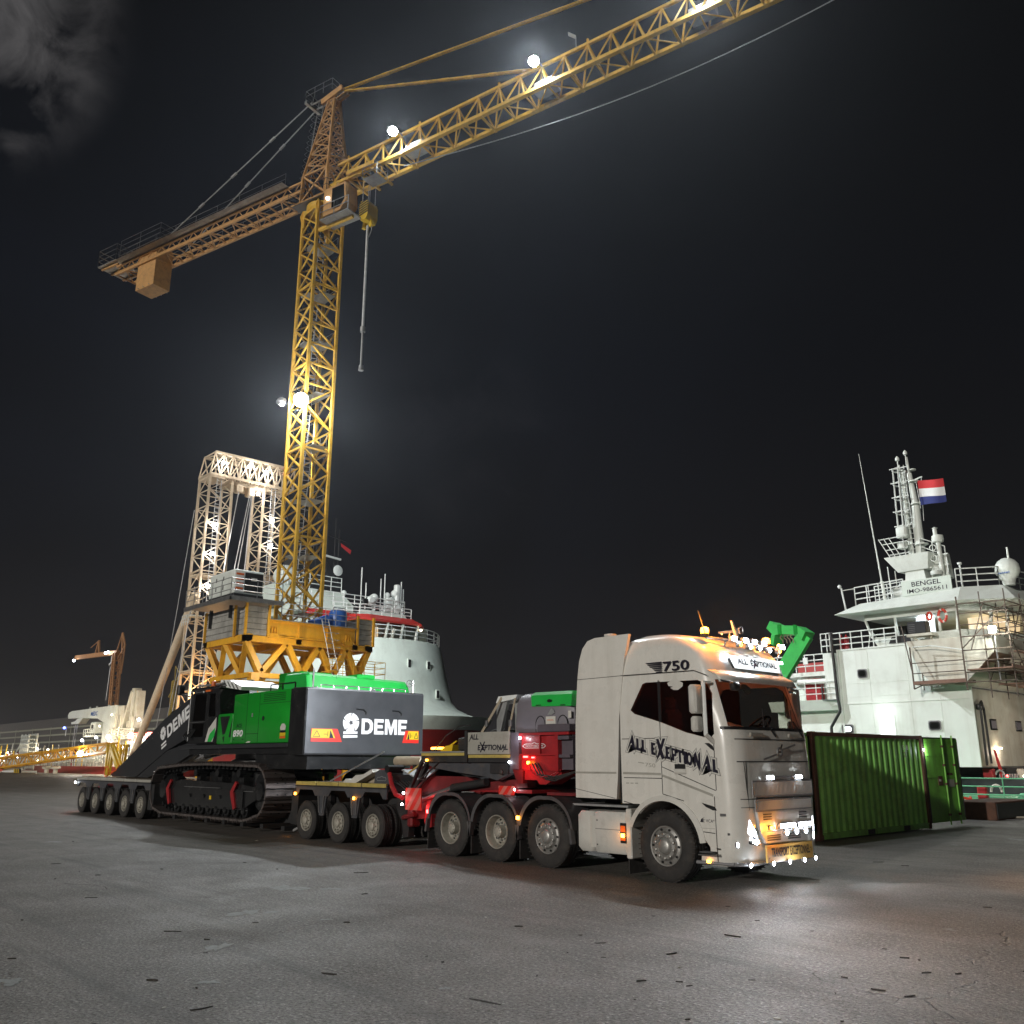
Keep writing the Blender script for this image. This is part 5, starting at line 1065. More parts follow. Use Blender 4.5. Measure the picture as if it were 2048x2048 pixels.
# counterweight: a broad, slightly bowed slab
def cwx(y_): t = (y_ - EC) / 1.75; return -19.66 - .035 * t * t
cw = MB('cw_paint'); ys_ = [EY + .0, EY + .2] + [EY + .4 + 2.75 * i / 9 for i in range(10)] + [EF - .1, EF + .02]
rs = []
for y_ in ys_: x = cwx(y_); rs.append([(-20.40, y_, 1.90), (x - .04, y_, 1.88), (x, y_, 1.92), (x, y_, 3.43), (x - .05, y_, 3.48), (-20.40, y_, 3.50)])
cw.loft(rs); cwo = cw.build('counterweight', ex, 25)
CF = lambda yy, z, o=.004: (cwx(yy) + o, yy, z)
def subdiv_text(mb, txt, y0, z0, w, h, bold):
    text(mb, txt, lambda u, v: CF(y0 + u, z0 + v, .008), w, h, bold, 'lettering_white')
def blades(mb, fn, r, m='lettering_white'):
    for k in range(5):
        a = 2 * math.pi * k / 5 + .3; pts = []
        outer = [(r * math.cos(a + t), r * math.sin(a + t)) for t in (0, .25, .6, .95, 1.12)]
        inner_ = [(r * .22 * math.cos(a + 1.7), r * .22 * math.sin(a + 1.7)), (r * .20 * math.cos(a + .9), r * .20 * math.sin(a + .9)), (r * .62 * math.cos(a + .12), r * .62 * math.sin(a + .12))]
        polyfill(mb, outer + [(r * .55 * math.cos(a + 1.38), r * .55 * math.sin(a + 1.38))] + inner_, fn, m)
mb = MB('lettering_white'); block_word(mb, 'DEME', lambda u, v, k: CF(12.97 + u, 2.39 + v, .006 + .003 * k), 1.42, .38, 'lettering_white', 'cw_paint')
blades(mb, lambda u, v: CF(12.66 + u, 2.66 + v, .006), .235)
for z in (2.29, 2.38): polyfill(mb, [(12.45, z), (12.86, z + .012), (12.86, z + .07), (12.45, z + .065)], lambda u, v: CF(u, v, .006), 'lettering_white')
mb.build('lettering', cwo)
for y0, fl in ((11.56, 1), (14.78, -1)):
    mb = MB('warn_yellow'); Y_ = lambda t: y0 + fl * t
    sc = 1. if fl > 0 else .62
    polyfill(mb, [(Y_(0), 2.19), (Y_(.86 * sc), 2.19), (Y_(.72 * sc), 2.50), (Y_(0), 2.50)], lambda u, v: CF(u, v, .010), 'warn_red')
    polyfill(mb, [(Y_(0), 2.28), (Y_(.66 * sc), 2.28), (Y_(.56 * sc), 2.49), (Y_(0.02), 2.49)], lambda u, v: CF(u, v, .013), 'warn_yellow')
    polyfill(mb, [(Y_(.50 * sc), 2.28), (Y_(.62 * sc), 2.28), (Y_(.52 * sc), 2.47)], lambda u, v: CF(u, v, .015), 'ink')
    yc = Y_(.15 * sc)
    for a, b in (((-.09, 2.31), (0, 2.45)), ((0, 2.45), (.09, 2.31)), ((-.09, 2.31), (.09, 2.31))): mb.m = 'ink'; mb.beam(CF(yc + a[0] * sc, a[1], .017), CF(yc + b[0] * sc, b[1], .017), .004, .010)
    mb.beam(CF(Y_(.34 * sc), 2.37, .017), CF(Y_(.44 * sc), 2.37, .017), .004, .010); mb.beam(CF(Y_(.45 * sc), 2.32, .017), CF(Y_(.45 * sc), 2.44, .017), .004, .014); mb.build('warning_label', cwo)
for y_ in (12.95, 14.05): mb = MB('black_trim'); mb.path([CF(y_ - .15, 2.99, .012), CF(y_ + .05, 2.985, .02), CF(y_ + .13, 2.93, .02), CF(y_ + .13, 2.87, .012)], .018, 6); mb.build('lifting_eye', cwo, 40)
mb = MB('black_paint'); mb.bbox(-20.45, -19.72, EY - .035, EY + .3, 1.90, 3.47, .012); mb.build('corner_panel', ex, 30)
# cab
cb = MB('black_paint'); cy0, cy1 = EY + .04, EY + .95
prof = [(-26.42, 2.22), (-24.50, 2.22), (-24.46, 3.05), (-24.62, 3.72), (-25.9, 3.76), (-26.30, 3.70), (-26.36, 3.2)]
cb.prism([(x, z) for x, z in prof], 'Y', cy0, cy1)
cabx = cb.build('cab', ex)
c1 = MB('black_trim'); c1.prism([(-26.22, 2.86), (-25.42, 2.86), (-25.42, 3.60), (-26.16, 3.62)], 'Y', cy0 - .1, cy1 + .1); a = c1.build('cutter', ex); c2 = MB('black_trim'); c2.prism([(-26.20, 2.40), (-25.46, 2.40), (-25.46, 2.78), (-26.22, 2.78)], 'Y', cy0 - .1, cy1 + .1); b = c2.build('cutter', ex)
c3 = MB('black_trim'); c3.prism([(-25.20, 2.95), (-24.75, 2.95), (-24.85, 3.60), (-25.20, 3.60)], 'Y', cy0 - .1, cy1 + .1); c = c3.build('cutter', ex)
boolean(cabx, [a, b, c])
mb = MB('tinted_glass'); mb.box(-26.28, -24.7, cy0 + .03, cy0 + .036, 2.40, 3.62); mb.build('side_window', ex)
mb = MB('cab_dark'); mb.bbox(-25.6, -25.2, cy0 + .25, cy0 + .7, 2.3, 3.2, .05); mb.box(-26.2, -24.6, cy1 - .02, cy1 - .01, 2.3, 3.65); mb.build('seat', ex)
mb = MB('white_trim'); y = cy0 - .004; mb.prism([(-25.28, 2.26), (-25.12, 2.62), (-24.66, 2.92), (-24.64, 2.60), (-24.80, 2.26)], 'Y', y, y + .01); mb.m = 'bright_green'; mb.prism([(-25.12, 2.26), (-25.0, 2.48), (-24.68, 2.64), (-24.70, 2.42), (-24.88, 2.26)], 'Y', y - .003, y + .005); mb.build('cab_decal', ex)
mb = MB('steel'); mb.beam((-26.35, cy0 - .01, 2.82), (-25.4, cy0 - .01, 2.82), .012); mb.beam((-26.2, cy0 - .02, 3.66), (-25.5, cy0 - .02, 3.68), .02); mb.tube((-26.38, cy0 - .03, 2.3), (-26.42, cy0 - .03, 3.6), .014); mb.build('grab_rail', ex)
mb = MB('black_paint'); mb.bbox(-26.45, -24.55, cy0 - .03, cy1 + .03, 3.72, 3.80, .02)
for i in range(7): mb.m = 'galvanised'; mb.beam((-26.2 + i * .26, cy0 + .05, 3.86), (-26.1 + i * .26, cy1, 3.98), .03, .05)
mb.beam((-26.3, cy0 + .05, 3.86), (-24.55, cy0 + .05, 3.86), .03); mb.beam((-26.2, cy1, 3.98), (-24.4, cy1, 3.98), .03)
mb.m = 'light_box'; mb.prism([(-24.95, 3.80), (-23.6, 3.62), (-23.6, 3.72), (-24.4, 3.95), (-24.9, 3.98)], 'Y', cy0 + .15, cy1 + .6); mb.m = 'black_trim'
for i in range(4): mb.beam((-24.7 + .25 * i, cy0 + .14, 3.95 - .05 * i), (-24.5 + .25 * i, cy0 + .14, 3.78 - .05 * i), .02)
mb.build('roof_guard', ex)
mb = MB('orange_paint'); mb.lathe([(.07, 0), (.075, .06), (.07, .13), (.03, .15), (.002, .152)], (-25.05, cy0 + .02, 3.80), 'Z', 16, cap=True); mb.build('beacon', ex, 40)
mb = MB('orange_paint'); mb.bbox(-25.45, -25.12, cy0 - .04, cy0 + .0, 3.655, 3.71, .01); mb.m = 'light_box'; mb.ball((-26.35, cy0 - .05, 3.70), .04); mb.ball((-25.52, cy0 - .05, 3.66), .03); mb.build('marker_lamp', ex)
mb = MB('black_trim'); mb.bbox(-26.85, -26.72, cy0 - .30, cy0 - .1, 3.62, 3.92, .03); mb.beam((-26.75, cy0 - .18, 3.66), (-26.4, cy0, 3.55), .03); mb.build('mirror', ex, 40)
mb = MB('black_paint')
for k in range(6): mb.path([(-26.5 + .1 * k, cy0 + .02, 2.28), (-26.7 + .1 * k, cy0 - .04, 2.45 + .05 * math.sin(k)), (-26.5 + .1 * k, cy0 + .0, 2.62), (-26.3 + .06 * k, cy0 + .1, 2.66)], .02, 5)
mb.m = 'steel'; mb.ball((-26.75, cy0, 2.42), .03); mb.build('hose_bundle', ex)
# boom laid down over the rear dolly
BY0, BY1 = 12.50, 13.45
mb = MB('black_panel'); top = [(-27.4, 3.95), (-28.87, 3.55), (-30.77, 2.98), (-33.2, 1.98), (-35.20, 1.24)]; bot = [(-27.4, 2.10), (-28.86, 2.02), (-30.4, 2.0), (-31.6, 1.55), (-32.9, 1.22)]
prf = [(-25.2, 3.2), (-26.6, 4.0), (-28.87, 3.72), (-30.80, 3.12), (-33.2, 2.06), (-35.25, 1.25), (-35.1, 1.20), (-32.85, 1.20), (-30.45, 2.06), (-28.86, 2.45), (-26.6, 2.3), (-25.2, 2.3)]
mb.prism(prf, 'Y', BY0, BY1); boom = mb.build('boom', ex)
mb = MB('black_panel'); mb.prism([(-28.4, 2.35), (-30.45, 2.06), (-32.8, 1.20), (-31.9, 1.19), (-30.0, 1.55), (-28.0, 2.10)], 'Y', BY0 + .02, BY1 - .02); mb.m = 'black_paint'; mb.prism([(-28.3, 2.05), (-29.9, 1.60), (-30.3, 1.35), (-28.4, 1.9)], 'Y', BY0 + .1, BY0 + .3); mb.build('arm', ex)
mb = MB('chrome'); mb.tube((-27.6, BY0 + .3, 2.0), (-29.9, BY0 + .3, 1.62), .06, 12); mb.m = 'black_paint'; mb.tube((-26.2, BY0 + .3, 2.1), (-28.0, BY0 + .3, 1.9), .11, 14); mb.build('boom_cylinder', ex, 40)
def BP(u, v): d = Vector((2.0, .80)).normalized(); n = Vector((-d.y, d.x)); q = Vector((-30.90, 2.22)) + d * u + n * v; return (q.x, BY0 - .004, q.y)
mb = MB('lettering_white'); block_word(mb, 'DEME', lambda u, v, k: tuple(Vector(BP(.52 + u, v + .06)) - Vector((0, .003 * k, 0))), 1.75, .42, 'lettering_white', 'black_panel')
blades(mb, lambda u, v: BP(.20 + u, .36 + v), .22)
for v in (-.02, -.13): polyfill(mb, [(.0, v), (.40, v), (.40, v + .065), (0, v + .065)], BP, 'lettering_white')
mb.build('lettering', boom)
mb = MB('black_trim')
for k in range(3): mb.path([(-31.6, BY0 + .3 + .1 * k, 2.85), (-31.0, BY0 + .3 + .1 * k, 3.35 + .03 * k), (-30.4, BY0 + .3 + .1 * k, 3.42 + .03 * k), (-30.0, BY0 + .3 + .1 * k, 3.42), (-26.8, BY0 + .3 + .1 * k, 4.05)], .022, 5)
mb.m = 'steel'; mb.beam((-33.8, BY0 + .1, 1.85), (-27.0, BY0 + .1, 4.02 - .02), .03, .03)
for i in range(16): t = i / 15; x = -35.0 + 7.0 * t; mb.box(x, x + .04, BY0 - .01, BY0 + .02, 1.34 + 2.43 * t, 1.37 + 2.43 * t)
mb.build('boom_hose', ex)
mb = MB('orange_paint'); mb.path([(-35.3 + .22 * math.cos(a), BY0 - .15, 1.36 + .18 * math.sin(a)) for a in [2 * math.pi * i / 16 for i in range(17)]], .02, 5); mb.path([(-35.2, BY0 - .1, 1.3), (-34.8, BY0, 1.4), (-34.5, BY0, 1.6)], .02, 5); tag(mb.build('orange_hose'), 'small coil of orange hose at the trailer tail under the boom tip', 'hose')
# ---------------------------------------------------------------- tower crane on its portal
MX, MY = -55.4, 31.0
cr = thing('tower_crane', 'tall yellow lattice tower crane on a portal base, its lit jib reaching over the truck', 'crane', (MX, MY, 0))
J = Vector((.966, .258, 0)); Nn_ = Vector((-.258, .966, 0))
def JP(s, n, z): return Vector((MX, MY, 0)) + J * s + Nn_ * n + Vector((0, 0, z))
hw = 1.1; z0, z1 = 10.2, 42.6
mb = MB('crane_yellow')
npan = 20; secz = [z0 + (z1 - z0) * i / npan for i in range(npan + 1)]
# the mast leans out of the chords: corners, X bracing on two faces, single zigzag on the others
cn = [(-hw, -hw), (hw, -hw), (hw, hw), (-hw, hw)]
for x, y in cn: mb.beam((MX + x, MY + y, z0), (MX + x, MY + y, z1), .21)
for k in range(npan):
    a, b = secz[k], secz[k + 1]; upper = k >= 11
    for i in range(4):
        p, q = cn[i], cn[(i + 1) % 4]; P0, Q0, P1, Q1 = [(MX + c[0], MY + c[1], z) for c, z in ((p, a), (q, a), (p, b), (q, b))]
        w = .11
        if i == 1 and upper: mb.beam(P1, Q0, w); mb.beam(P0, Q0, w)
        elif i == 1: mb.beam(P0 if k % 2 == 0 else P1, Q1 if k % 2 == 0 else Q0, w); mb.beam(P1 if k % 2 else P0, Q1 if False else (Q0 if k % 2 else Q1), w * .9)
        else: mb.beam(P0 if k % 2 == 0 else P1, Q1 if k % 2 == 0 else Q0, w); (mb.beam(P1 if k % 2 == 0 else P0, Q0 if k % 2 == 0 else Q1, w * .9) if i in (0, 3) or not upper else None)
        if k % 4 == 0: mb.beam(P0, Q0, .14)
mb.build('mast', cr)
mb = MB('galvanised')
for z in [z0 + (z1 - z0) * i / 8 + 1.2 for i in range(8)]:
    mb.box(MX - hw + .15, MX + .1, MY - hw + .15, MY + hw - .15, z, z + .05); mb.box(MX + .1, MX + hw - .15, MY - .2, MY + hw - .15, z, z + .05)
    railing(mb, [(MX - hw + .2, MY + hw - .2, z), (MX + hw - .2, MY + hw - .2, z)], 1.0, .018, 1.0, 2)
    s = 1 if int(z) % 2 else -1
for i in range(8):
    z = z0 + (z1 - z0) * i / 8 + 1.2 - (z1 - z0) / 8
    x = MX + (.25 if i % 2 else -.15); ladder(mb, (x, MY - .3, max(z, z0)), (x + .25, MY - .2, z + (z1 - z0) / 8 + .9), .42, (0.3, .95, 0), .022, .33)
    for t in range(5): zz = max(z, z0) + 1.0 + t * .8; mb.path([(x + .1, MY - .55, zz), (x + .45, MY - .6, zz), (x + .6, MY - .25, zz), (x + .45, MY + .12, zz), (x + .1, MY + .05, zz)], .012, 4)
mb.build('mast_ladder', cr)
mb = MB('black_trim'); mb.path([(MX - .6, MY - .95, z0), (MX - .7, MY - .95, 20), (MX - .6, MY - .95, 31), (MX - .6, MY - .9, z1)], .025, 4); mb.build('power_cable', cr)
# collar and slewing unit
mb = MB('crane_yellow')
for sx, sy, ax in ((1, 0, 'X'), (-1, 0, 'X'), (0, 1, 'Y'), (0, -1, 'Y')):
    pl = [(-1.35, 0), (-1.1, -1.0), (-.85, -1.0), (-.85, -.15), (-.6, .0), (.6, 0), (.85, -.15), (.85, -1.0), (1.1, -1.0), (1.35, 0), (1.15, .55), (.5, .30), (-.5, .30), (-1.15, .55)]
    if ax == 'X': mb.prism([(MY + a, z1 + b) for a, b in pl], 'X', MX + sx * 1.12 - .06, MX + sx * 1.12 + .06)
    else: mb.prism([(MX + a, z1 + b) for a, b in pl], 'Y', MY + sy * 1.12 - .06, MY + sy * 1.12 + .06)
mb.lathe([(1.25, .25), (1.30, .3), (1.30, .75), (1.15, .8)], (MX, MY, z1 - .1), 'Z', 28, cap=True)
mb.build('slewing_collar', cr, 30)
mb = MB('black_panel')
deck = [JP(a, b, z1 + .75) for a, b in ((-2.0, -1.45), (1.5, -1.45), (1.5, 1.45), (-2.0, 1.45))]; mb.add([tuple(p) for p in deck] + [tuple(p + Vector((0, 0, .06))) for p in deck], [(0, 1, 2, 3), (4, 5, 6, 7), (0, 1, 5, 4), (1, 2, 6, 5), (2, 3, 7, 6), (3, 0, 4, 7)])
railing(mb, [JP(a, b, z1 + .8) for a, b in ((-2.2, -1.7), (1.9, -1.7), (1.9, 1.7), (-2.2, 1.7))], 1.05, .022, 1.2, 2, closed=True)
low = [JP(a, b, z1 - .35) for a, b in ((-2.0, -1.9), (-1.35, -1.9), (-1.35, 1.7), (-2.0, 1.7))]
mb.build('slewing_platform', cr)
mb = MB('counter_jib_paint'); zb, zt = 43.9, 45.8
truss(mb, [JP(-1.3, -1.2, 43.6), JP(1.4, -1.2, 43.6), JP(1.4, 1.2, 43.6), JP(-1.3, 1.2, 43.6)], [JP(-1.25, -1.15, 46.0), JP(1.3, -1.15, 46.0), JP(1.3, 1.15, 46.0), JP(-1.25, 1.15, 46.0)], 1, 1, .22, .14, xb=True)
apex_z = 53.7
truss(mb, [JP(-1.25, -1.15, 46.0), JP(1.3, -1.15, 46.0), JP(1.3, 1.15, 46.0), JP(-1.25, 1.15, 46.0)], [JP(.15, -.30, apex_z - .6), JP(.75, -.30, apex_z - .6), JP(.75, .30, apex_z - .6), JP(.15, .30, apex_z - .6)], 7, 1, .17, .075, xb=True)
for a, b in (((-.3, -.35), (1.5, .35)),):
    for n in (-.35, .35): mb.beam(JP(-.6, n, apex_z - .5), JP(1.6, n, apex_z), .22, .5)
mb.build('tower_head', cr)
mb = MB('steel'); pf = [JP(a, b, apex_z - .1) for a, b in ((-2.0, -.8), (.9, -.8), (.9, .8), (-2.0, .8))]; railing(mb, pf, 1.0, .025, 1.0, 2, closed=True)
for n in (-.3, .3): mb.beam(JP(-2.0, n, apex_z - .15), JP(1.2, n, apex_z - .1), .1)
mb.beam(JP(-2.0, -.8, apex_z - .12), JP(-2.0, .8, apex_z - .12), .25, .3)
ladder(mb, JP(-2.0, -.0, 46.2), JP(-1.0, 0, apex_z), .5, (-.258, .966, 0), .025, .33)
for t in range(12): q = JP(-2.3 + t * .085, 0, 47 + t * .52); mb.path([q + Nn_ * .3, q - J * .35 + Nn_ * .25, q - J * .45, q - J * .35 - Nn_ * .25, q - Nn_ * .3], .016, 4)
mb.build('head_ladder', cr)
# counter-jib
mb = MB('counter_jib_paint')
for n in (-.95, .95):
    mb.beam(JP(-25.5, n, 45.15), JP(-1.3, n, 45.15), .08)
    mb.beam(JP(-25.2, n, 44.95), JP(-1.3, n, 44.95), .18, .16)
    mb.beam(JP(-25.2, n, 45.75), JP(-1.3, n, 45.75), .16)
for i in range(17):
    a, b = -25.2 + i * 1.42, -25.2 + (i + 1) * 1.42
    mb.beam(JP(a, -.95, 44.95), JP(a, .95, 44.95), .10); mb.beam(JP(a, -.95 if i % 2 else .95, 44.95), JP(b, .95 if i % 2 else -.95, 44.95), .08)
    for n in (-.95, .95): mb.beam(JP(a, n, 44.95), JP((a + b) / 2, n, 45.75), .06); mb.beam(JP((a + b) / 2, n, 45.75), JP(b, n, 44.95), .06)
mb.build('counter_jib', cr)
mb = MB('galvanised'); mb.m = 'steel'
for n in (-1.4, 1.4): railing(mb, [JP(-24.5, n, 45.85), JP(-3, n, 45.85)], 1.0, .014, 2.6, 2)
mb.add([tuple(JP(a, b, 45.85)) for a, b in ((-24.5, -1.75), (-3, -1.75), (-3, -1.0), (-24.5, -1.0))], [(0, 1, 2, 3)])
q = [JP(a, b, 46.2) for a, b in ((-27.6, -1.4), (-24.9, -1.4), (-24.9, 1.6), (-27.6, 1.6))]
mb.add([tuple(p) for p in q] + [tuple(p + Vector((0, 0, .1))) for p in q], [(0, 1, 2, 3), (4, 5, 6, 7), (0, 1, 5, 4), (1, 2, 6, 5), (2, 3, 7, 6), (3, 0, 4, 7)]); railing(mb, [p + Vector((0, 0, .1)) for p in q], 1.6, .03, 1.8, 3, closed=True)
railing(mb, [JP(-24.3, -1.4, 45.9), JP(-18.6, -1.4, 45.9), JP(-18.6, 1.4, 45.9)], 2.0, .022, 2.8, 4); mb.m = 'counter_jib_paint'
for n in (-1.0, 0, 1.2): mb.beam(JP(-27.5, n, 46.12), JP(-25, n, 46.0), .16)
mb.build('counter_jib_walkway', cr)
mb = MB('counter_jib_paint'); blk = lambda z0_, z1_, a, b: [[JP(a, -.85, z), JP(b, -.85, z), JP(b, .85, z), JP(a, .85, z)] for z in (z0_, z1_)]
mb.loft(blk(42.4, 46.3, -22.1, -19.6)); mb.m = 'steel'; [mb.beam(JP(a, -1.0, 42.48), JP(a, 1.0, 42.48), .05) for a in (-21.6, -20.9, -20.1)]
mb.build('counterweight', cr)
mb = MB('steel')
for n in (-.75, .75):
    mb.tube(JP(-1.7, n * .5, apex_z), JP(-18.6, n * 1.5, 46.0), .055, 6)
    for t in (.25, .5, .72): p = JP(-1.7, n * .5, apex_z).lerp(JP(-18.6, n * 1.5, 46.0), t); d = (JP(-18.6, n * 1.5, 46.0) - JP(-1.7, n * .5, apex_z)).normalized(); mb.tube(p - d * .3, p + d * .3, .12, 6)
mb.build('counter_tie', cr)
JR = lambda s_, n_, z_: JP(s_, n_, z_ + .030 * max(0, s_ - 5))
# jib: triangular lattice, walkway beam at the bottom
mb = MB('crane_yellow'); JL = 47.0; zj0, zj1 = 44.25, 46.75; n = 26; ds = (JL - 1.5) / n
for nn in (-.85, .85): mb.beam(JR(1.3, nn, zj0), JR(JL, nn, zj0), .30, .24)
mb.beam(JR(1.3, 0, zj1), JR(JL, 0, zj1), .20)
for i in range(n):
    a, m_, b = 1.5 + i * ds, 1.5 + (i + .5) * ds, 1.5 + (i + 1) * ds
    for nn in (-.85, .85): mb.beam(JR(a, nn, zj0), JR(m_, 0, zj1), .10); mb.beam(JR(m_, 0, zj1), JR(b, nn, zj0), .10)
    mb.beam(JR(a, -.85, zj0), JR(a, .85, zj0), .09); mb.beam(JR(a, -.85 if i % 2 else .85, zj0), JR(b, .85 if i % 2 else -.85, zj0), .07)
    if i % 4 == 0: mb.beam(JR(a, -1.0, zj0 - .05), JR(a, 1.0, zj0 - .05), .16, .10); mb.beam(JR(m_, 0, zj1), JR(m_, 0, zj1 + .45), .12)
mb.build('jib', cr)
for k in range(3): mb = MB('galvanised'); s = 8.5 + k * 11.0; mb.loft([[JR(s, -.5, z), JR(s + 1.6, -.5, z), JR(s + 1.6, .3, z), JR(s, .3, z)] for z in (44.45, 45.2)]); mb.build('jib_winch', cr)
mb = MB('crane_yellow')
for (sa, za, sb, zb_) in ((1.5, apex_z - .1, 19.0, 46.95), (1.5, apex_z + .1, 44, 47.1)):
    for n_ in ((-.09, .09)): mb.tube(JR(sa, n_, za), JR(sb, n_, zb_), .06, 6)
    for t in [.1 + .12 * i for i in range(8)]: p = JR(sa, 0, za).lerp(JR(sb, 0, zb_), t); d = (JR(sb, 0, zb_) - JR(sa, 0, za)).normalized(); mb.beam(p - d * .35, p + d * .35, .24, .14)
mb.build('jib_tie', cr)
mb = MB('galvanised'); pts = [JR(8 + (JL - 8) * t, 0, 44.0 - 3.0 * math.sin(math.pi * min(1, t * .86)) * .9) for t in [i / 24 for i in range(25)]]; mb.path(pts, .035, 5); mb.build('hoist_rope', cr)
# trolley, hook block, ropes, load chain
mb = MB('crane_yellow')
for nn in (-1.15, 1.15): mb.beam(JP(3.4, nn, 44.5), JP(6.0, nn, 44.5), .14, .3); mb.beam(JP(3.6, nn, 44.6), JP(5.0, nn * .9, 45.5), .1); mb.beam(JP(5.6, nn, 44.6), JP(5.0, nn * .9, 45.5), .1)
for s in (3.5, 4.7, 5.9): mb.beam(JP(s, -1.2, 44.0), JP(s, 1.2, 44.0), .16)
for nn in (-.35, .35): mb.lathe([(.25, -.05), (.25, .05)], tuple(JP(4.6, nn, 44.05)), 'Y', 16, cap=True)
mb.m = 'steel'; q = [JP(a, b, 43.2) for a, b in ((5.2, -1.4), (6.6, -1.4), (6.6, -.2), (5.2, -.2))]; mb.add([tuple(p) for p in q], [(0, 1, 2, 3)]); railing(mb, q, .9, .03, 1.2, 2, closed=True); mb.build('trolley', cr)
mb = MB('warn_yellow'); hb = JP(4.7, 0, 41.2)
for k in range(4): mb.lathe([(.28, -.06), (.30, 0), (.28, .06)], (hb.x, hb.y - .45 + .3 * k, hb.z + .5), 'Y', 16, cap=True)
mb.loft([[hb + J * a + Nn_ * b + Vector((0, 0, z)) for a, b in ((-.42 * w, -.55), (.42 * w, -.55), (.42 * w, .55), (-.42 * w, .55))] for z, w in ((.85, .7), (.55, 1), (-.35, 1), (-.75, .6))])
mb.m = 'black_trim'
for k in range(6): mb.beam(hb - J * .43 - Nn_ * .58 + Vector((0, 0, -.35 + k * .2)), hb + J * .43 - Nn_ * .58 + Vector((0, 0, -.15 + k * .2)), .05, .07)
mb.m = 'warn_yellow'
for s in (-.25, .25): mb.beam(hb + J * s + Vector((0, 0, -.6)), hb + J * s * 1.5 + Vector((0, 0, -1.15)), .22, .3)
mb.build('hook_block', cr)
mb = MB('steel')
for a, b in ((-.35, -.3), (.35, -.3), (-.35, .3), (.35, .3)): mb.tube(JP(4.7 + a, b, 44.1), JP(4.7 + a, b, 41.9), .025, 4)
mb.build('hook_rope', cr)
mb = MB('galvanised'); lp = JP(4.7, 0, 40.2); mb.tube(lp, (lp.x, lp.y, 31.6), .11, 8); mb.m = 'steel'; mb.tube((lp.x, lp.y, 31.9), (lp.x, lp.y, 31.5), .20, 8); mb.tube((lp.x, lp.y, 31.5), (lp.x, lp.y, 28.8), .09, 8); mb.tube((lp.x, lp.y, 28.9), (lp.x, lp.y, 28.5), .16, 8, .2); mb.path([lp + J * .35, lp + J * .4 - Vector((0, 0, .5)), lp + J * .15 - Vector((0, 0, 1))], .04, 5); mb.build('load_pipe', cr)
# driver's cabin
mb = MB('counter_jib_paint'); n0, n1_ = -1.9, -.6
cbp = [(1.9, 40.9), (3.6, 40.9), (4.15, 41.6), (4.0, 43.2), (1.9, 43.2)]
mb.loft([[JP(s, nn, z) for s, z in cbp] for nn in (n0, n1_)]); mb.m = 'steel'
q = [JP(a, b, 40.7) for a, b in ((1.7, -2.0), (4.5, -2.0), (4.5, -.5), (1.7, -.5))]; mb.add([tuple(p) for p in q] + [tuple(p - Vector((0, 0, .1))) for p in q], [(0, 1, 2, 3), (4, 5, 6, 7), (0, 1, 5, 4), (1, 2, 6, 5), (2, 3, 7, 6), (3, 0, 4, 7)]); railing(mb, [q[1], q[0]], 1.1, .03, 1.2, 2)
mb.m = 'crane_yellow'; mb.beam(JP(.9, -1.2, 40.5), JP(4.3, -1.2, 40.5), .22); mb.beam(JP(1.5, -1.2, 43.3), JP(3, -1.6, 43.5), .3)
cabn = mb.build('cabin', cr)
mb = MB('bridge_glass'); mb.loft([[JP(s, nn, z) for s, z in ((2.75, 41.3), (3.55, 41.2), (4.0, 41.7), (3.9, 43.0), (2.75, 43.0))] for nn in (n0 - .03, n0 - .01)]); mb.m = 'black_trim'; mb.loft([[JP(s, nn, z) for s, z in ((2.75, 41.3), (3.55, 41.2), (4.0, 41.7), (3.9, 43.0), (2.75, 43.0))] for nn in (n0 - .009, n0 - .004)])
g_ = mb.build('window', cr)
mb = MB('lamp_led'); mb.ball(tuple(JP(2.35, n0 - .06, 42.3)), .13); mb.build('cabin_lamp', cr)
# floodlights: on the mast and along the jib
def flood(p, aim, r, power, spot, m='lamp_flood', sz=.35, name='floodlight', col=(.90, .97, 1.0)):
    p = Vector(p); d = (Vector(aim) - p).normalized(); mb = MB('steel'); q = p + d * .02; u = d.cross(Vector((0, 0, 1))).normalized(); v = u.cross(d)
    ringp = lambda c, rr: [c + u * rr * math.cos(t) + v * rr * math.sin(t) for t in [2 * math.pi * i / 16 for i in range(16)]]
    mb.loft([ringp(p - d * .25, r * .6), ringp(p - d * .1, r * .95), ringp(p, r)]); mb.m = m; mb.loft([ringp(p, r * .93), ringp(p + d * r * .35, r * .6), ringp(p + d * r * .45, .01)]); mb.ball(tuple(p + d * r * .25), r * .62, 12); o = mb.build(name, cr, 40)
    if power: lamp(name + '_beam', 'SPOT', tuple(p + d * (r * .6 + .1)), power, col, cr, aim=tuple(aim), size=sz, spot=spot, blend=.7)
    return o
flood(JP(-1.75, -1.3, 27.1), (-72, 50, 9), .38, 32000, 95)
lamp('floodlight_beam', 'SPOT', tuple(JP(1.6, -1.9, 26.2)), 62000, (.90, .97, 1), cr, aim=(-21, 50, 7), size=.5, spot=48, blend=.8)  # extra beam without a lamp head, added to brighten the white ship
lamp('flood_spill', 'POINT', tuple(JP(1.2, -2.6, 26.0)), 2600, (.95, .96, 1), cr, size=.4); lamp('base_light', 'POINT', (-49.0, 27.5, 7.6), 330, (1, .86, .66), cr, size=.4)
flood(JP(.6, -1.6, 26.6), (-24, 10, 0), .55, 16000, 120)
for s, pw, aim in ((7.75, 9000, (-26, 14, 0)), (19.9, 15000, (-14, 12, 0)), (31.2, 16000, (-6, 8, 0))):
    mb = MB('steel'); mb.beam(JR(s, 0, 46.75), JR(s - .1, -.9, 46.9), .1); mb.build('lamp_arm', cr)
    flood(JR(s - .1, -1.0, 46.5), aim, .38, pw, 125)
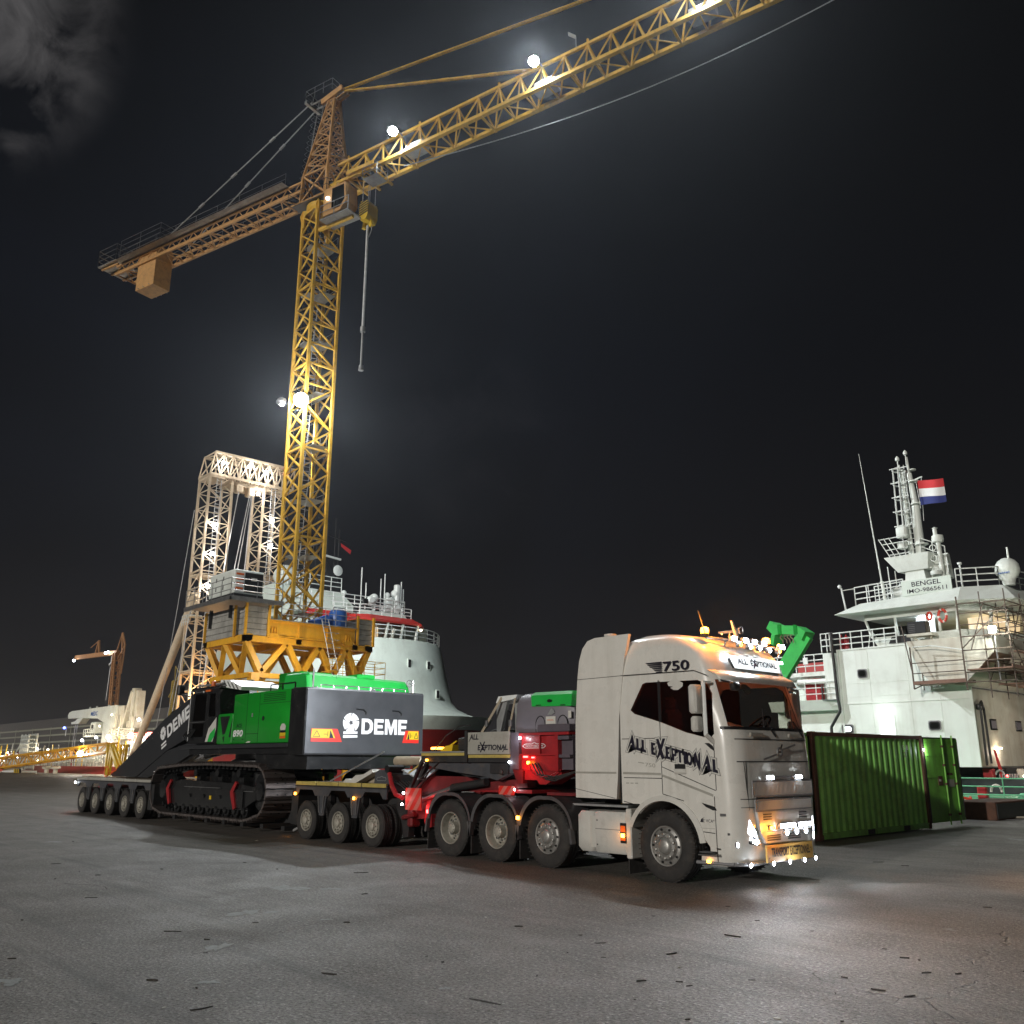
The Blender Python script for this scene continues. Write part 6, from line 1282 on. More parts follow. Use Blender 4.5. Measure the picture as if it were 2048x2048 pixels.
mb = MB('lamp_warm'); q = JR(22.6, -.2, 47.6); mb.m = 'galvanised'; mb.beam(q, q + Vector((-.4, -.3, .35)), .3, .06); mb.tube(q - Vector((0, 0, .8)), q, .03, 5); mb.build('jib_sensor', cr)
# ---- portal base: ballast, girder, splayed legs
PX0, PX1, PY0, PY1 = -57.2, -51.5, 25.3, 34.6
mb = MB('portal_yellow'); mb.box(PX1 - .5, PX1, 26.85, 33.15, 9.25, 10.15); mb.box(PX1 - .75, PX1 + .12, 26.85, 33.15, 10.15, 10.24); mb.box(PX1 - .75, PX1 + .12, 26.85, 33.15, 9.20, 9.27)
mb.box(PX0, PX0 + .5, 26.85, 33.15, 9.25, 10.15)
for y in (28.9, 31.0): mb.box(PX1 - .1, PX1 + .08, y, y + .06, 9.27, 10.15)
for x in (-55.9, -54.4): mb.box(x - .2, x + .2, PY0 + .5, PY1 - .5, 9.3, 10.1)
for y in (PY0 + .1, 31.0 - 2.2, 31 + 2.0, PY1 - .6): mb.box(PX0, PX1, y, y + .4, 8.85, 9.25)
mb.build('ballast_girder', cr)
mb = MB('portal_yellow')
mb.box(PX1 - .4, PX1, PY0, PY1, 8.80, 9.18); mb.box(PX0, PX0 + .4, PY0, PY1, 8.80, 9.18); mb.box(PX0, PX1, PY0, PY0 + .4, 8.80, 9.18); mb.box(PX0, PX1, PY1 - .4, PY1, 8.80, 9.18)
for (x, y) in ((PX1 - .2, 27.2), (PX1 - .2, 32.6)): mb.box(x - .3, x + .3, y - .35, y + .35, 9.1, 9.4); [mb.beam((x + .28, y + d, 9.2), (x + .28, y + d * .6, 9.75), .06, .08) for d in (-.25, 0, .25)]
low = 7.0
def vee(x, y0, ym, y1, zt=8.85, zb=low, w=.34, zc=5.0):
    mb.beam((x, y0, zt), (x, ym, zb), w); mb.beam((x, y1, zt), (x, ym, zb), w)
for x in (PX1 - .25, PX0 + .25):
    vee(x, 25.5, 26.6, 28.2); vee(x, 28.3, 29.4, 30.6); vee(x, 30.6, 31.7, 32.6); vee(x, 32.7, 33.6, 34.4)
    mb.beam((x, 26.0, 6.8), (x, 34.0, 6.8), .42, .3)
for y in (25.5, 34.4):
    for xa, xm, xb in ((PX0 + .2, -56.0, -54.6), (-54.4, -53.1, PX1 - .2)): mb.beam((xa, y, 8.85), (xm, y + (.5 if y < 30 else -.5), 6.9), .30); mb.beam((xb, y, 8.85), (xm, y + (.5 if y < 30 else -.5), 6.9), .30)
    mb.beam((PX0 + .2, y + (.5 if y < 30 else -.5), 6.8), (PX1 - .2, y + (.5 if y < 30 else -.5), 6.8), .4, .3)
for x in (PX0 + .3, PX1 - .3):
    for y in (26.2, 33.8): mb.beam((x, y, 6.9), (x + (.2 if x < -54 else .4), y + (-.3 if y < 30 else .3), 1.2), .55, .55); mb.box(x - .8, x + 1.0, y - .5, y + .5, .3, 1.3)
for x in (PX0 + .3, PX1 - .3): mb.beam((x, 26.3, 3.2), (x, 33.7, 3.2), .4, .5)
mb.m = 'black_trim'
for x in (PX0, PX1 - .6):
    for y in (26.2, 33.8): mb.lathe([(.35, -.1), (.35, .1)], (x, y, .35), 'Y', 14, cap=True); mb.lathe([(.35, -.1), (.35, .1)], (x + .9, y, .35), 'Y', 14, cap=True)
mb.build('portal_legs', cr)
mb = MB('crane_yellow'); pz = 6.9; q = [(PX1 - .3, 30.9, pz), (PX1 + 1.0, 30.9, pz), (PX1 + 1.0, 35.0, pz), (PX1 - .3, 35.0, pz)]; mb.prism([(p[0], p[1]) for p in q], 'Z', pz - .12, pz); railing(mb, q, 1.15, .022, .9, 3, closed=True); mb.build('access_platform', cr)
mb = MB('galvanised'); ladder(mb, (PX1 + .45, 31.6, 6.9), (PX1 + .2, 30.7, 10.6), .5, (0, 1, 0), .03, .32)
for t in range(6): z = 7.9 + t * .45; mb.path([(PX1 + .4, 31.2 - t * .1, z), (PX1 + .9, 31.15 - t * .1, z), (PX1 + .9, 31.75 - t * .1, z), (PX1 + .4, 31.8 - t * .1, z)], .012, 4)
mb.box(PX1 - 1.6, PX1 + .2, 26.9, 33.2, 10.24, 10.29); railing(mb, [(PX1 + .15, 27.6, 10.29), (PX1 + .15, 33.1, 10.29), (PX1 - 2.5, 33.1, 10.29)], 1.05, .022, .8, 3); mb.build('deck_railing', cr)
for x0, x1, y0, y1, zt, n, dy in ((-57.1, -52.95, 25.32, 25.9, 11.05, 5, 0), (PX1 - .62, PX1 - .02, 25.35, 26.75, 11.0, 5, 0), (-53.0, PX1 - .65, 25.5, 26.5, 11.0, 5, 0), (PX1 - 1.4, PX1 - .02, 33.40, 34.55, 10.95, 5, 0), (-57.0, -53.4, 33.5, 34.5, 10.9, 5, 0)):
    h = (zt - 9.2) / n
    for i in range(n):
        mb = MB('concrete_block'); mb.bbox(x0 + random.uniform(0, .03), x1 - random.uniform(0, .03), y0 + random.uniform(0, .03), y1, 9.2 + i * h + .012, 9.2 + (i + 1) * h - .012, .03)
        if y0 > 33 and i == n - 1: mb.m = 'portal_yellow'; mb.box(x0, x1, y0 - .02, y1 + .02, zt - .02, zt + .03)
        mb.m = 'steel'; mb.build('ballast_block', cr)
for x, y in ((-57.15, 25.25), (-52.9, 25.25), (PX1 + .02, 25.28), (PX1 + .02, 26.82), (PX1 + .02, 33.34), (PX1 + .02, 34.60)): mb = MB('portal_yellow'); mb.beam((x, y, 9.15), (x, y, 11.12), .14); mb.build('ballast_post', cr)
for x, z in ((-56.4, 10.0), (-53.6, 10.4)): mb = MB('black_trim'); mb.beam((x, 25.24, z), (x, 25.24, 11.2), .2, .12); mb.build('ballast_clamp', cr)
mb = MB('steel'); mb.box(-57.9, -51.2, 24.0, 27.6, 11.32, 11.42); mb.box(-57.9, -51.2, 24.0, 24.1, 11.15, 11.32); mb.box(-51.3, -51.2, 24.0, 27.6, 11.15, 11.32)
railing(mb, [(-57.8, 24.05, 11.42), (-51.25, 24.05, 11.42), (-51.25, 27.5, 11.42)], 1.1, .025, 1.4, 3); mb.build('generator_platform', cr)
gn = thing('generator', 'light grey generator cabinet with orange stripes on the raised platform of the tower crane base', 'generator', (-54, 25.5, 11.42))
mb = MB('ship_white'); mb.bbox(-55.6, -52.1, 24.6, 26.6, 11.75, 13.25, .05); mb.build('cabinet', gn, 30)
mb = MB('black_trim'); mb.bbox(-55.6, -52.05, 24.6, 26.62, 11.43, 11.75, .03); mb.build('base_frame', gn)
mb = MB('black_trim'); mb.box(-52.10, -52.04, 25.3, 26.5, 11.85, 13.1); mb.m = 'sign_white'; mb.box(-52.045, -52.035, 25.7, 26.1, 12.6, 12.8); mb.m = 'black_trim'
for x in (-54.6, -53.6): mb.box(x, x + .06, 24.57, 24.6, 12.1, 12.35); mb.box(x, x + .06, 24.57, 24.6, 12.7, 12.95)
mb.build('door_panel', gn)
mb = MB('orange_paint')
for k in range(8): mb.m = 'orange_paint' if k % 2 else 'lettering_white'; mb.box(-52.095, -52.05, 24.72, 25.2, 11.85 + k * .15, 11.97 + k * .15)
mb.build('striped_edge', gn)
tk = thing('blue_tank', 'blue round-shouldered tank on the deck of the tower crane base', 'tank', (-52.2, 32.2, 10.3))
mb = MB('blue_paint'); mb.lathe([(.02, 0), (.55, 0), (.62, .1), (.62, .9), (.5, 1.15), (.15, 1.22), (.02, 1.22)], (-52.2, 32.2, 10.3), 'Z', 20); mb.build('shell', tk, 40)
mb = MB('steel'); mb.path([(-52.0, 31.7, 10.3), (-52.0, 31.7, 11.6), (-52.0, 32.6, 11.6), (-52.0, 32.6, 10.3)], .035, 6); mb.build('guard_frame', tk)
mb = MB('blue_paint'); mb.loft([[(-52.5, 30.2, 10.3), (-51.8, 30.2, 10.3), (-51.8, 31.3, 10.3), (-52.5, 31.3, 10.3)], [(-52.5, 30.1, 10.6), (-51.8, 30.1, 10.55), (-51.8, 31.4, 10.8), (-52.5, 31.4, 10.8)], [(-52.4, 30.5, 10.75), (-51.9, 30.5, 10.7), (-51.9, 31.2, 11.05), (-52.4, 31.2, 11.05)]]); tag(mb.build('blue_tarpaulin'), 'blue tarpaulin heap on the crane base deck just left of the blue tank', 'tarpaulin')
# ---------------------------------------------------------------- lattice gantry standing on the far vessel
gt = thing('lattice_gantry', 'floodlit cream lattice gantry of two tall legs and a top beam behind the crane', 'gantry', (-105, 49.5, 0))
def leg(yc, xw, yw, z0, z1, n, name):
    mb = MB('lattice_cream'); A = [(-105 + a * xw, yc + b * yw, z0) for a, b in ((-1, -1), (1, -1), (1, 1), (-1, 1))]; B = [(-105 + a * xw, yc + b * yw * .92, z1) for a, b in ((-1, -1), (1, -1), (1, 1), (-1, 1))]
    truss(mb, A, B, n, 1, .26, .10, xb=False)
    for k in range(2): z = z0 + (z1 - z0) * (k + .9) / 3; mb.box(-105 - xw, -105 + xw, yc - yw, yc + yw, z, z + .12); truss(mb, [(a, b, z) for a, b, c in A], [(a, b, z + .1) for a, b, c in B], 1, 1, .1, .1)
    return mb.build(name, gt)
leg(46.1, 1.5, 1.6, 1.5, 36, 17, 'lattice_leg'); leg(53.4, 1.5, 1.6, 4, 36, 16, 'lattice_leg')
mb = MB('lattice_cream'); truss(mb, [(-106.6, 44.5, 36), (-103.4, 44.5, 36), (-103.4, 45.0, 38.9), (-106.6, 45.0, 38.9)], [(-106.6, 56.0, 36), (-103.4, 56.0, 36), (-103.4, 56.0, 38.9), (-106.6, 56.0, 38.9)], 9, 1, .30, .13, xb=True)
mb.box(-106.7, -103.3, 44.6, 46.5, 35.6, 36.1); mb.box(-106.5, -103.5, 47.2, 52.6, 35.2, 35.6); mb.build('top_beam', gt)
mb = MB('lattice_cream'); mb.bbox(-104.5, -103.3, 48.2, 49.0, 34.4, 35.3, .1); mb.bbox(-104.6, -103.3, 49.8, 50.6, 34.2, 35.3, .1); mb.build('winch_block', gt)
mb = MB('steel')
for a, b in (((-103.5, 48.5, 34.5), (-103, 45.5, 8)), ((-103.5, 50.0, 34.5), (-103, 46.5, 8)), ((-103.5, 50.2, 34.5), (-103, 47.3, 8)), ((-103.5, 50.3, 34.5), (-103, 49.6, 10))): mb.tube(a, b, .06, 4)
mb.build('lifting_rope', gt)
for p in ((-103.2, 46.0, 37.6), (-103.2, 49.6, 37.9), (-103.2, 51.9, 37.6), (-103.2, 51.0, 34.6), (-103.3, 53.3, 31.5), (-103.3, 53.3, 28.2), (-103.3, 52.9, 18.2), (-103.3, 45.6, 29.6), (-103.3, 45.6, 26.0), (-103.3, 45.5, 22.0)):
    mb = MB('lamp_white'); mb.ball(p, .22); mb.build('work_lamp', gt)
    lamp('work_light', 'POINT', (p[0] + .6, p[1], p[2] - .3), 300, (1, .93, .86), gt, size=.3)
mb = MB('lamp_red'); mb.ball((-103.2, 54.6, 38.2), .15); mb.build('warning_lamp', gt)
lamp('deck_light', 'POINT', (-101.5, 45.8, 9), 1800, (1, .55, .22), gt, size=.5)
mb = MB('galvanised'); ladder(mb, (-103.4, 45.8, 8), (-103.4, 45.8, 36), .6, (0, 1, 0), .04, .5); ladder(mb, (-103.4, 53.2, 18), (-103.4, 53.2, 36), .6, (0, 1, 0), .04, .5); mb.build('leg_ladder', gt)
# long pale spar and stay wires left of the gantry
mb = MB('lattice_cream'); mb.tube((-104.4, 44.6, 21.0), (-120.2, 44.6, .6), .52, 14, .42); mb.m = 'rail_white'; mb.bbox(-105.2, -103.6, 43.9, 45.3, 18.2, 18.4, .05); railing(mb, [(-105.6, 43.7, 17.2), (-103.9, 43.7, 17.2)], 1.2, .05, .6, 3); tag(mb.build('long_spar', None, 40), 'long cream tubular spar leaning against the lit lattice gantry', 'spar')
for a, b, lb in (((-112, 44.3, 3), (-107, 44.5, 32), 'longest thin stay wire slanting down left of the lattice gantry'), ((-108.5, 44.0, 5), (-105, 44.6, 20), 'short stay wire between the cream spar and the lattice gantry, the left of two'), ((-106.5, 43.8, 5), (-105, 44.6, 22), 'short stay wire close beside the left gantry leg')): mb = MB('steel'); mb.tube(a, b, .04, 4); tag(mb.build('stay_wire'), lb, 'wire', 'stay wires beside the gantry')
# ---------------------------------------------------------------- grey-white ship with a red hull
sh = thing('supply_ship', 'large pale grey-green ship with red lower hull and red-roofed bridge behind the crane', 'ship', (-85, 54, 0))
SC, SHW = 52.5, 9.0
def shipring(z, xb, w=1., blunt=6.5, pw=2.5, xr=-95):
    P = [(xr, SC - SHW * w), (-90, SC - SHW * w), (xb - blunt - 6, SC - SHW * w)]
    n = 18; T = [math.sin(R(90) * (-1 + 2 * i / n)) for i in range(n + 1)]
    P += [(xb - blunt * abs(t) ** pw, SC + SHW * w * t, ) for t in T]
    P += [(xb - blunt - 6, SC + SHW * w), (-90, SC + SHW * w), (xr, SC + SHW * w)]
    return [(x, y, z) for x, y in P]
mb = MB('hull_red'); mb.loft([shipring(-1.5, -67, .9, 9), shipring(2.5, -65.5, .95, 9), shipring(4.4, -64.2, .98, 8.5)], cap=True)
mb.m = 'ship_green_white'; mb.loft([shipring(4.4, -64.2, .98, 8.5), shipring(5.2, -63.6, 1, 8), shipring(5.55, -63.4, 1, 8)], cap=True); mb.build('hull', sh, 40)
mb = MB('ship_green_white'); mb.loft([shipring(5.55, -64.4, 1., 7.5), shipring(5.8, -66.2, 1, 7), shipring(6.1, -67.6), shipring(6.7, -69.3), shipring(7.4, -70.2), shipring(9.5, -71.0), shipring(13.1, -72.3), shipring(13.25, -72.5)]); mb.build('superstructure', sh, 40)
for x, y, z in ((-71.40, 52.26, 10.79), (-71.55, 54.7, 10.78), (-70.55, 55.13, 7.95)):
    mb = MB('ship_green_white'); mb.bbox(x - .1, x + .07, y - .24, y + .24, z - .46, z + .46, .05); mb.m = 'black_trim'; mb.bbox(x, x + .09, y - .17, y + .17, z - .38, z + .38, .04); mb.build('porthole', sh)
mb = MB('ship_white'); mb.bbox(-65.7, -65.35, 53.0, 54.0, 4.7, 5.4, .06); mb.m = 'black_trim'; mb.box(-65.36, -65.32, 53.25, 53.75, 4.85, 5.2); mb.build('hawse_hole', sh)
rr_ = [p for p in shipring(13.25, -72.6)[3:23]]
mb = MB('rail_white'); railing(mb, rr_, 1.25, .05, 1.5, 3); mb.build('deck_railing', sh)
mb = MB('ship_white'); mb.loft([[(-77.4, 51.4, 13.25), (-77.4, 57.0, 13.25), (-80, 59.5, 13.25), (-96, 59.5, 13.25), (-96, 49, 13.25), (-79.5, 49, 13.25)], [(-77.1, 51.3, 13.9), (-77.1, 57.1, 13.9), (-80, 59.8, 13.9), (-96, 59.8, 13.9), (-96, 48.8, 13.9), (-79.5, 48.8, 13.9)]]); mb.m = 'ship_green_white'; mb.box(-94, -79.0, 44.5, 60, 13.25, 15.6); mb.build('deck_house', sh)
bpl = lambda z, e: [(-77.2 + e, 51.3 - e * .3, z), (-77.2 + e, 57.1 + e * .3, z), (-80, 59.8 + e, z), (-85, 59.8 + e, z), (-85, 48.8 - e, z), (-79.5, 48.8 - e, z)]
mb = MB('bridge_glass'); mb.loft([bpl(13.9, 0), bpl(15.45, .45)]); mb.build('bridge_window', sh)
mb = MB('window_glow'); mb.box(-79, -78.9, 51.8, 53.6, 14.0, 15.2); mb.m = 'cab_dark'; mb.box(-79.2, -79.1, 49, 59, 13.9, 15.4); mb.build('bridge_interior', sh)
mb = MB('ship_white')
for y in (51.35, 53.3, 55.2, 57.1): mb.beam((-77.15, y, 13.8), (-76.7, y, 15.5), .16, .3)
mb.beam((-78.4, 50.1, 13.8), (-78.0, 49.9, 15.5), .3); mb.m = 'ship_cream'; mb.beam((-77.0, 53.9, 13.6), (-76.7, 54.1, 14.9), .25); mb.build('bridge_mullion', sh)
mb = MB('roof_red'); mb.loft([bpl(15.45, .75), bpl(15.6, .85), bpl(16.25, -.4)]); mb.box(-79.6, -78.7, 45.0, 52.9, 15.65, 16.3); mb.build('bridge_roof', sh)
mb = MB('ship_green_white'); mb.loft([[(-80, 44.8, 16.2), (-80, 58.5, 16.2), (-94, 58.5, 16.2), (-94, 44.8, 16.2)], [(-80.5, 44.9, 17.2), (-80.5, 58, 17.2), (-94, 58, 17.2), (-94, 44.9, 17.2)]]); mb.loft([[(-83, 44.0, 17.2), (-83, 54, 17.2), (-94, 54, 17.2), (-94, 44.0, 17.2)], [(-84, 44.0, 19.4), (-84, 52, 19.4), (-94, 52, 19.4), (-94, 44.0, 19.4)]]); mb.build('upper_deck', sh)
mb = MB('rail_white')
railing(mb, [(-83.9, 44.2, 19.4), (-83.9, 52, 19.4)], 1.5, .05, 1.3, 3); railing(mb, [(-80.3, 45, 17.2), (-80.3, 57.9, 17.2), (-84, 57.9, 17.2)], 1.35, .05, 1.3, 3); railing(mb, [(-79, 48.2, 16.2), (-77.8, 52, 16.2), (-77.8, 57, 16.2)], 1.1, .045, 1.3, 3)
for y, z, h in ((52.4, 18.5, 3.2), (53.0, 18.5, 1.6), (54.9, 18.4, 2.4), (55.4, 18.4, 3.0), (57.6, 16.2, 4.6), (57.9, 16.2, 3.8)): mb.tube((-80.6, y, z - 1.4), (-80.6, y, z + h), .06, 6)
for y, z, r in ((54.2, 18.6, .5), (56.9, 19.4, .45), (56.4, 18.6, .4), (57.3, 17.9, .5), (50.4, 18.7, .3), (55.9, 19.1, .35)): mb.ball((-80.8, y, z), r); mb.tube((-80.8, y, z - 1.4), (-80.8, y, z), .1)
mb.lathe([(.35, -.25), (.5, .0), (.3, .3)], (-80.2, 53.4, 18.2), 'X', 14, cap=True); mb.bbox(-81, -80.4, 55.6, 56.6, 17.3, 18.8, .1); mb.bbox(-81, -80.4, 56.8, 57.4, 17.2, 20.4, .1); mb.m = 'black_trim'; mb.bbox(-78.9, -78.5, 50.4, 51.0, 16.5, 17.2, .05); mb.bbox(-80.2, -80.0, 52.3, 53.0, 17.6, 18.3, .05)
mb.build('deck_equipment', sh, 40)
mb = MB('ship_white'); mb.ball((-86.0, 46.3, 20.7), 1.25, 20); mb.build('radar_dome', sh, 40)
mb = MB('black_panel'); mb.loft([[(-87.5, 46.5, 19.4), (-84.5, 46.5, 19.4), (-84.5, 53.5, 18.4), (-87.5, 53.5, 18.4)], [(-87, 46.8, 25.0), (-85.0, 46.8, 24.3), (-85.2, 50.6, 23.2), (-87, 50.6, 24.0)]]); mb.build('funnel', sh)
mb = MB('black_trim')
for y, h in ((49.3, 27.6), (50.6, 27.2), (51.6, 27.9), (52.1, 26.6)): mb.tube((-85, y, 20), (-85, y, h), .08, 5)
mb.beam((-85, 49.0, 26.1), (-85, 53.0, 25.4), .1); mb.m = 'rail_white'; mb.beam((-84.0, 49.6, 23.2), (-84.0, 51.8, 23.0), .2); mb.lathe([(.1, -.3), (.6, 0), (.5, .06)], (-83.8, 51.4, 21.7), 'X', 14, cap=True); mb.m = 'cloth_red'; mb.add([(-84.5, 52.0, 25.0), (-84.5, 53.4, 24.4), (-84.5, 53.3, 23.9), (-84.5, 52.1, 24.6)], [(0, 1, 2, 3)]); mb.build('signal_mast', sh, 40)
for x, y, z in ((-78.7, 46.6, 14.8), (-76.4, 57.3, 15.0)):
    mb = MB('lamp_warm'); mb.ball((x, y, z), .13); mb.build('deck_lamp', sh)
# ---------------------------------------------------------------- red-hulled work vessel far left
lv = thing('work_vessel', 'red-hulled work vessel with cluttered floodlit deck along the quay at far left', 'ship', (-150, 50, 0))
mb = MB('hull_red'); mb.box(-190, -118, 45.5, 58, -1.5, .95); mb.build('hull', lv)
mb = MB('rail_white')
railing(mb, [(-190, 45.6, .95), (-118, 45.6, .95)], 1.6, .05, 1.1, 3)
for i in range(46): x = -188 + i * 1.5 + random.uniform(-.3, .3); mb.beam((x, 47, .95), (x, 47, random.uniform(1.6, 3.0)), random.uniform(.1, .4))
mb.build('deck_railing', lv)
for i in range(22):
    mb = MB('ship_cream'); x = -189 + i * 2.1 + random.uniform(-.4, .4)
    if x > -142: break
    w = random.uniform(.7, 1.7); mb.m = random.choice(['ship_cream', 'ship_green_white', 'red_paint', 'ship_white', 'galvanised']); mb.bbox(x, x + w, 48, 50, .95, random.uniform(1.8, 3.6), .05); mb.build('deck_cargo', lv)
for i in range(15):
    mb = MB('ship_cream'); x = -141 + i * 1.5; w = random.uniform(.8, 1.5); mb.m = random.choice(['ship_cream', 'ship_white', 'purple_grey', 'galvanised']); mb.bbox(x, x + w, 48, 50, .95, random.uniform(2.2, 4.4), .05); mb.build('deck_cargo', lv)
mb = MB('ship_cream'); mb.box(-134.2, -131.6, 47.5, 50, .95, 9.2); mb.box(-131.5, -127, 48, 52, .95, 4.6); mb.box(-134.8, -126.0, 47.2, 52, 4.6, 4.8)
for i in range(12): x = -134 + i * .66; mb.beam((x, 47.1, 4.8), (x, 47.1, random.uniform(5.5, 8.6)), random.uniform(.1, .35))
mb.box(-129.2, -128.3, 47.4, 48.4, 6, 11.4); mb.box(-127.6, -126.8, 47.4, 48.4, 6, 11.0); mb.beam((-131, 47.5, 6.8), (-129, 47.5, 11), .5); railing(mb, [(-135, 47, 4.8), (-126, 47, 4.8)], 1.2, .06, 1.2, 3); mb.build('deck_tower', lv)
mb = MB('ship_white'); mb.box(-126.5, -118.2, 47, 53, .95, 4.0); mb.m = 'purple_grey'; mb.box(-125.8, -119, 46.9, 47.1, 1.0, 3.3); mb.m = 'ship_cream'; mb.box(-127, -117.5, 46.6, 53, 4.0, 4.25); mb.build('wheelhouse', lv)
mb = MB('roof_red'); mb.box(-126.6, -117.6, 46.7, 53, 4.25, 5.3); mb.build('wheelhouse_roof', lv)
mb = MB('ship_green_white'); mb.bbox(-149.0, -143.5, 47.5, 50, .95, 3.7, .2); mb.prism([(-143.4, .95), (-140.5, 3.9), (-136, 4.0), (-136, .95)], 'Y', 47.5, 50); mb.build('winch_house', lv)
for i, (x, z, r, m, pw) in enumerate(((-131.9, 4.9, .30, 'lamp_warm', 500), (-123.8, 4.9, .34, 'lamp_white', 500), (-121.6, 6.9, .20, 'lamp_led', 200), (-119.6, 4.5, .26, 'lamp_white', 350), (-126.1, 3.4, .18, 'lamp_white', 150), (-124.9, 3.4, .16, 'lamp_led', 0), (-136.9, 4.9, .15, 'lamp_white', 0), (-142.6, 4.6, .2, 'lamp_led', 200), (-151.3, 6.6, .2, 'lamp_blue', 0), (-169.5, 3.6, .2, 'lamp_led', 200), (-175, 2.4, .26, 'lamp_white', 200), (-182, 2.0, .3, 'lamp_white', 300), (-188, 2.2, .35, 'lamp_white', 300), (-164, 3.6, .16, 'lamp_white', 100), (-158, 3.4, .16, 'lamp_warm', 100))):
    mb = MB(m); mb.ball((x, 45.9, z), r, 10); mb.m = 'steel'; mb.tube((x, 46.2, z - 1.2), (x, 46.2, z), .05, 4); mb.build('deck_lamp', lv)
    if pw: lamp('deck_light', 'POINT', (x, 44.6, z + .2), pw * 1.6, (1, .84, .58), lv, size=.3)
for i in range(26):
    x = -187 + i * 2.7 + random.uniform(-.8, .8); h = random.uniform(2.4, 5.2)
    mb = MB(random.choice(['rail_white', 'warn_yellow', 'ship_cream', 'galvanised'])); mb.beam((x, 46.6, .95), (x + random.uniform(-.3, .3), 46.6, h), .14); mb.beam((x - .5, 46.6, h * .7), (x + .6, 46.6, h * .7 + random.uniform(-.4, .4)), .10); mb.build('deck_stanchion', lv)
for x, z in ((-178.5, 3.1), (-172, 1.9), (-166.5, 2.3), (-161, 1.8), (-155.6, 2.6), (-148.0, 2.3), (-140.2, 3.0), (-134.5, 6.4), (-130.2, 7.8), (-128.0, 3.4)):
    mb = MB('lamp_warm'); mb.ball((x, 45.4, z), .13, 8); mb.build('deck_lamp', lv)
# its heavy white deck crane
dc = thing('deck_crane', 'white knuckle deck crane with a stepped cab on the far left work vessel', 'crane', (-136, 48, .95))
mb = MB('ship_white'); mb.prism([(-154.3, 8.1), (-154.6, 8.6), (-154.2, 9.0), (-153, 9.2), (-134.2, 9.35), (-133.8, 5.0), (-136.5, 4.8), (-137.2, 6.2), (-138.5, 7.1), (-141.0, 7.7), (-149.5, 8.05)], 'Y', 47.2, 48.6); mb.prism([(-152.8, 7.2), (-153, 7.5), (-151.4, 7.6), (-150.0, 8.0), (-147.8, 8.0), (-149.4, 7.2)], 'Y', 47.3, 48.4)
for x in (-146, -143, -138): mb.ball((x, 47.6, 9.45), .15)
mb.build('knuckle_boom', dc)
mb = MB('ship_white'); mb.prism([(-139.3, .95), (-139.0, 6.9), (-137.5, 7.0), (-136.0, 5.2), (-134.0, 5.0), (-134.0, .95)], 'Y', 47.4, 49); mb.build('pedestal', dc)
mb = MB('ship_white'); mb.bbox(-142.6, -140.6, 46.8, 48.2, 5.6, 7.2, .15); mb.box(-144.6, -139.6, 46.6, 48.4, 5.1, 5.3); railing(mb, [(-144.5, 46.6, 5.3), (-139.7, 46.6, 5.3)], .9, .05, .8, 2); mb.m = 'black_trim'; mb.bbox(-142.0, -141.2, 46.75, 46.85, 6.1, 6.8, .03); mb.build('cab', dc)
mb = MB('navy_ink'); text(mb, 'MEDC', lambda u, v: (-144.0 + u, 47.17, 8.15 + v), 2.8, .62, .02, 'blue_paint'); mb.build('lettering', dc)
mb = MB('steel')
for x in (-152.3, -151.4): mb.tube((x, 47.8, 7.3), (x - .5, 47.8, 1.5), .05, 4)
mb.build('hoist_rope', dc)
# white gangway tower on the quay
gw = thing('gangway_tower', 'white stepped gangway tower with railings standing on the quay at far left', 'gangway', (-162, 42, 0))
mb = MB('rail_white')
for i in range(5): x = -163.6 + i * .95; mb.beam((x, 43.4, .3), (x, 43.4, 5.8 - (.3 if i % 2 else 0)), .22); mb.beam((x, 44.6, .3), (x, 44.6, 5.9), .22)
for k in range(9): z = .6 + k * .62; mb.beam((-163.8, 43.3, z), (-159.4, 43.3, z), .10); mb.box(-163.8, -159.4, 43.3, 44.6, z, z + .06)
mb.beam((-165.6, 43.3, 2.8), (-163.6, 43.3, 4.2), .16); mb.beam((-165.6, 43.3, .3), (-165.6, 43.3, 3), .14); mb.build('stair_tower', gw)
mb = MB('rail_white'); railing(mb, [(-160.5, 40.6, .1), (-150.8, 40.6, .1)], 1.9, .07, .55, 3); mb.box(-161, -150.5, 40.5, 42.6, .03, .3); mb.beam((-163.5, 40.4, -.0 + .1), (-161, 40.6, 1.6), .18); mb.build('gangway_deck', gw)
mb = MB('warn_yellow')
for i in range(6): mb.m = 'warn_yellow' if i % 2 == 0 else 'ink'; mb.prism([(-151.0 + i * .5, .02), (-150.5 + i * .5, .02), (-150.7 + i * .5, .6), (-151.2 + i * .5, .6)], 'Y', 39.6, 39.8)
tag(mb.build('striped_barrier'), 'low yellow and black striped barrier on the quay beside the white gangway', 'barrier')
# yellow lattice gangway boom lying over the quay
yb_ = thing('lattice_boom', 'long yellow lattice boom with a lit lamp, lying across the quay at far left', 'boom', (-135, 40, 0))
mb = MB('portal_yellow'); truss(mb, [(-164.5, 39.4, .4), (-164.5, 40.6, .4), (-164.5, 40.6, 2.0), (-164.5, 39.4, 2.0)], [(-113.5, 39.4, 2.75), (-113.5, 40.6, 2.75), (-113.5, 40.6, 3.75), (-113.5, 39.4, 3.75)], 16, 1, .20, .11)
mb.build('lattice', yb_)
mb = MB('warn_yellow')
for x0, x1 in ((-113.4, -113.0), (-112.2, -112.6), (-111.5, -112.0)): mb.beam((x0, 39.5, 3.6), (x1, 39.5, .1), .28); mb.beam((x0, 41, 3.6), (x1, 41, .1), .28)
mb.beam((-111.6, 39.5, 3.6), (-107.2, 39.5, .3), .22); mb.beam((-112, 39.5, 3.0), (-108.5, 39.5, .3), .3, .5); mb.build('support_legs', yb_)
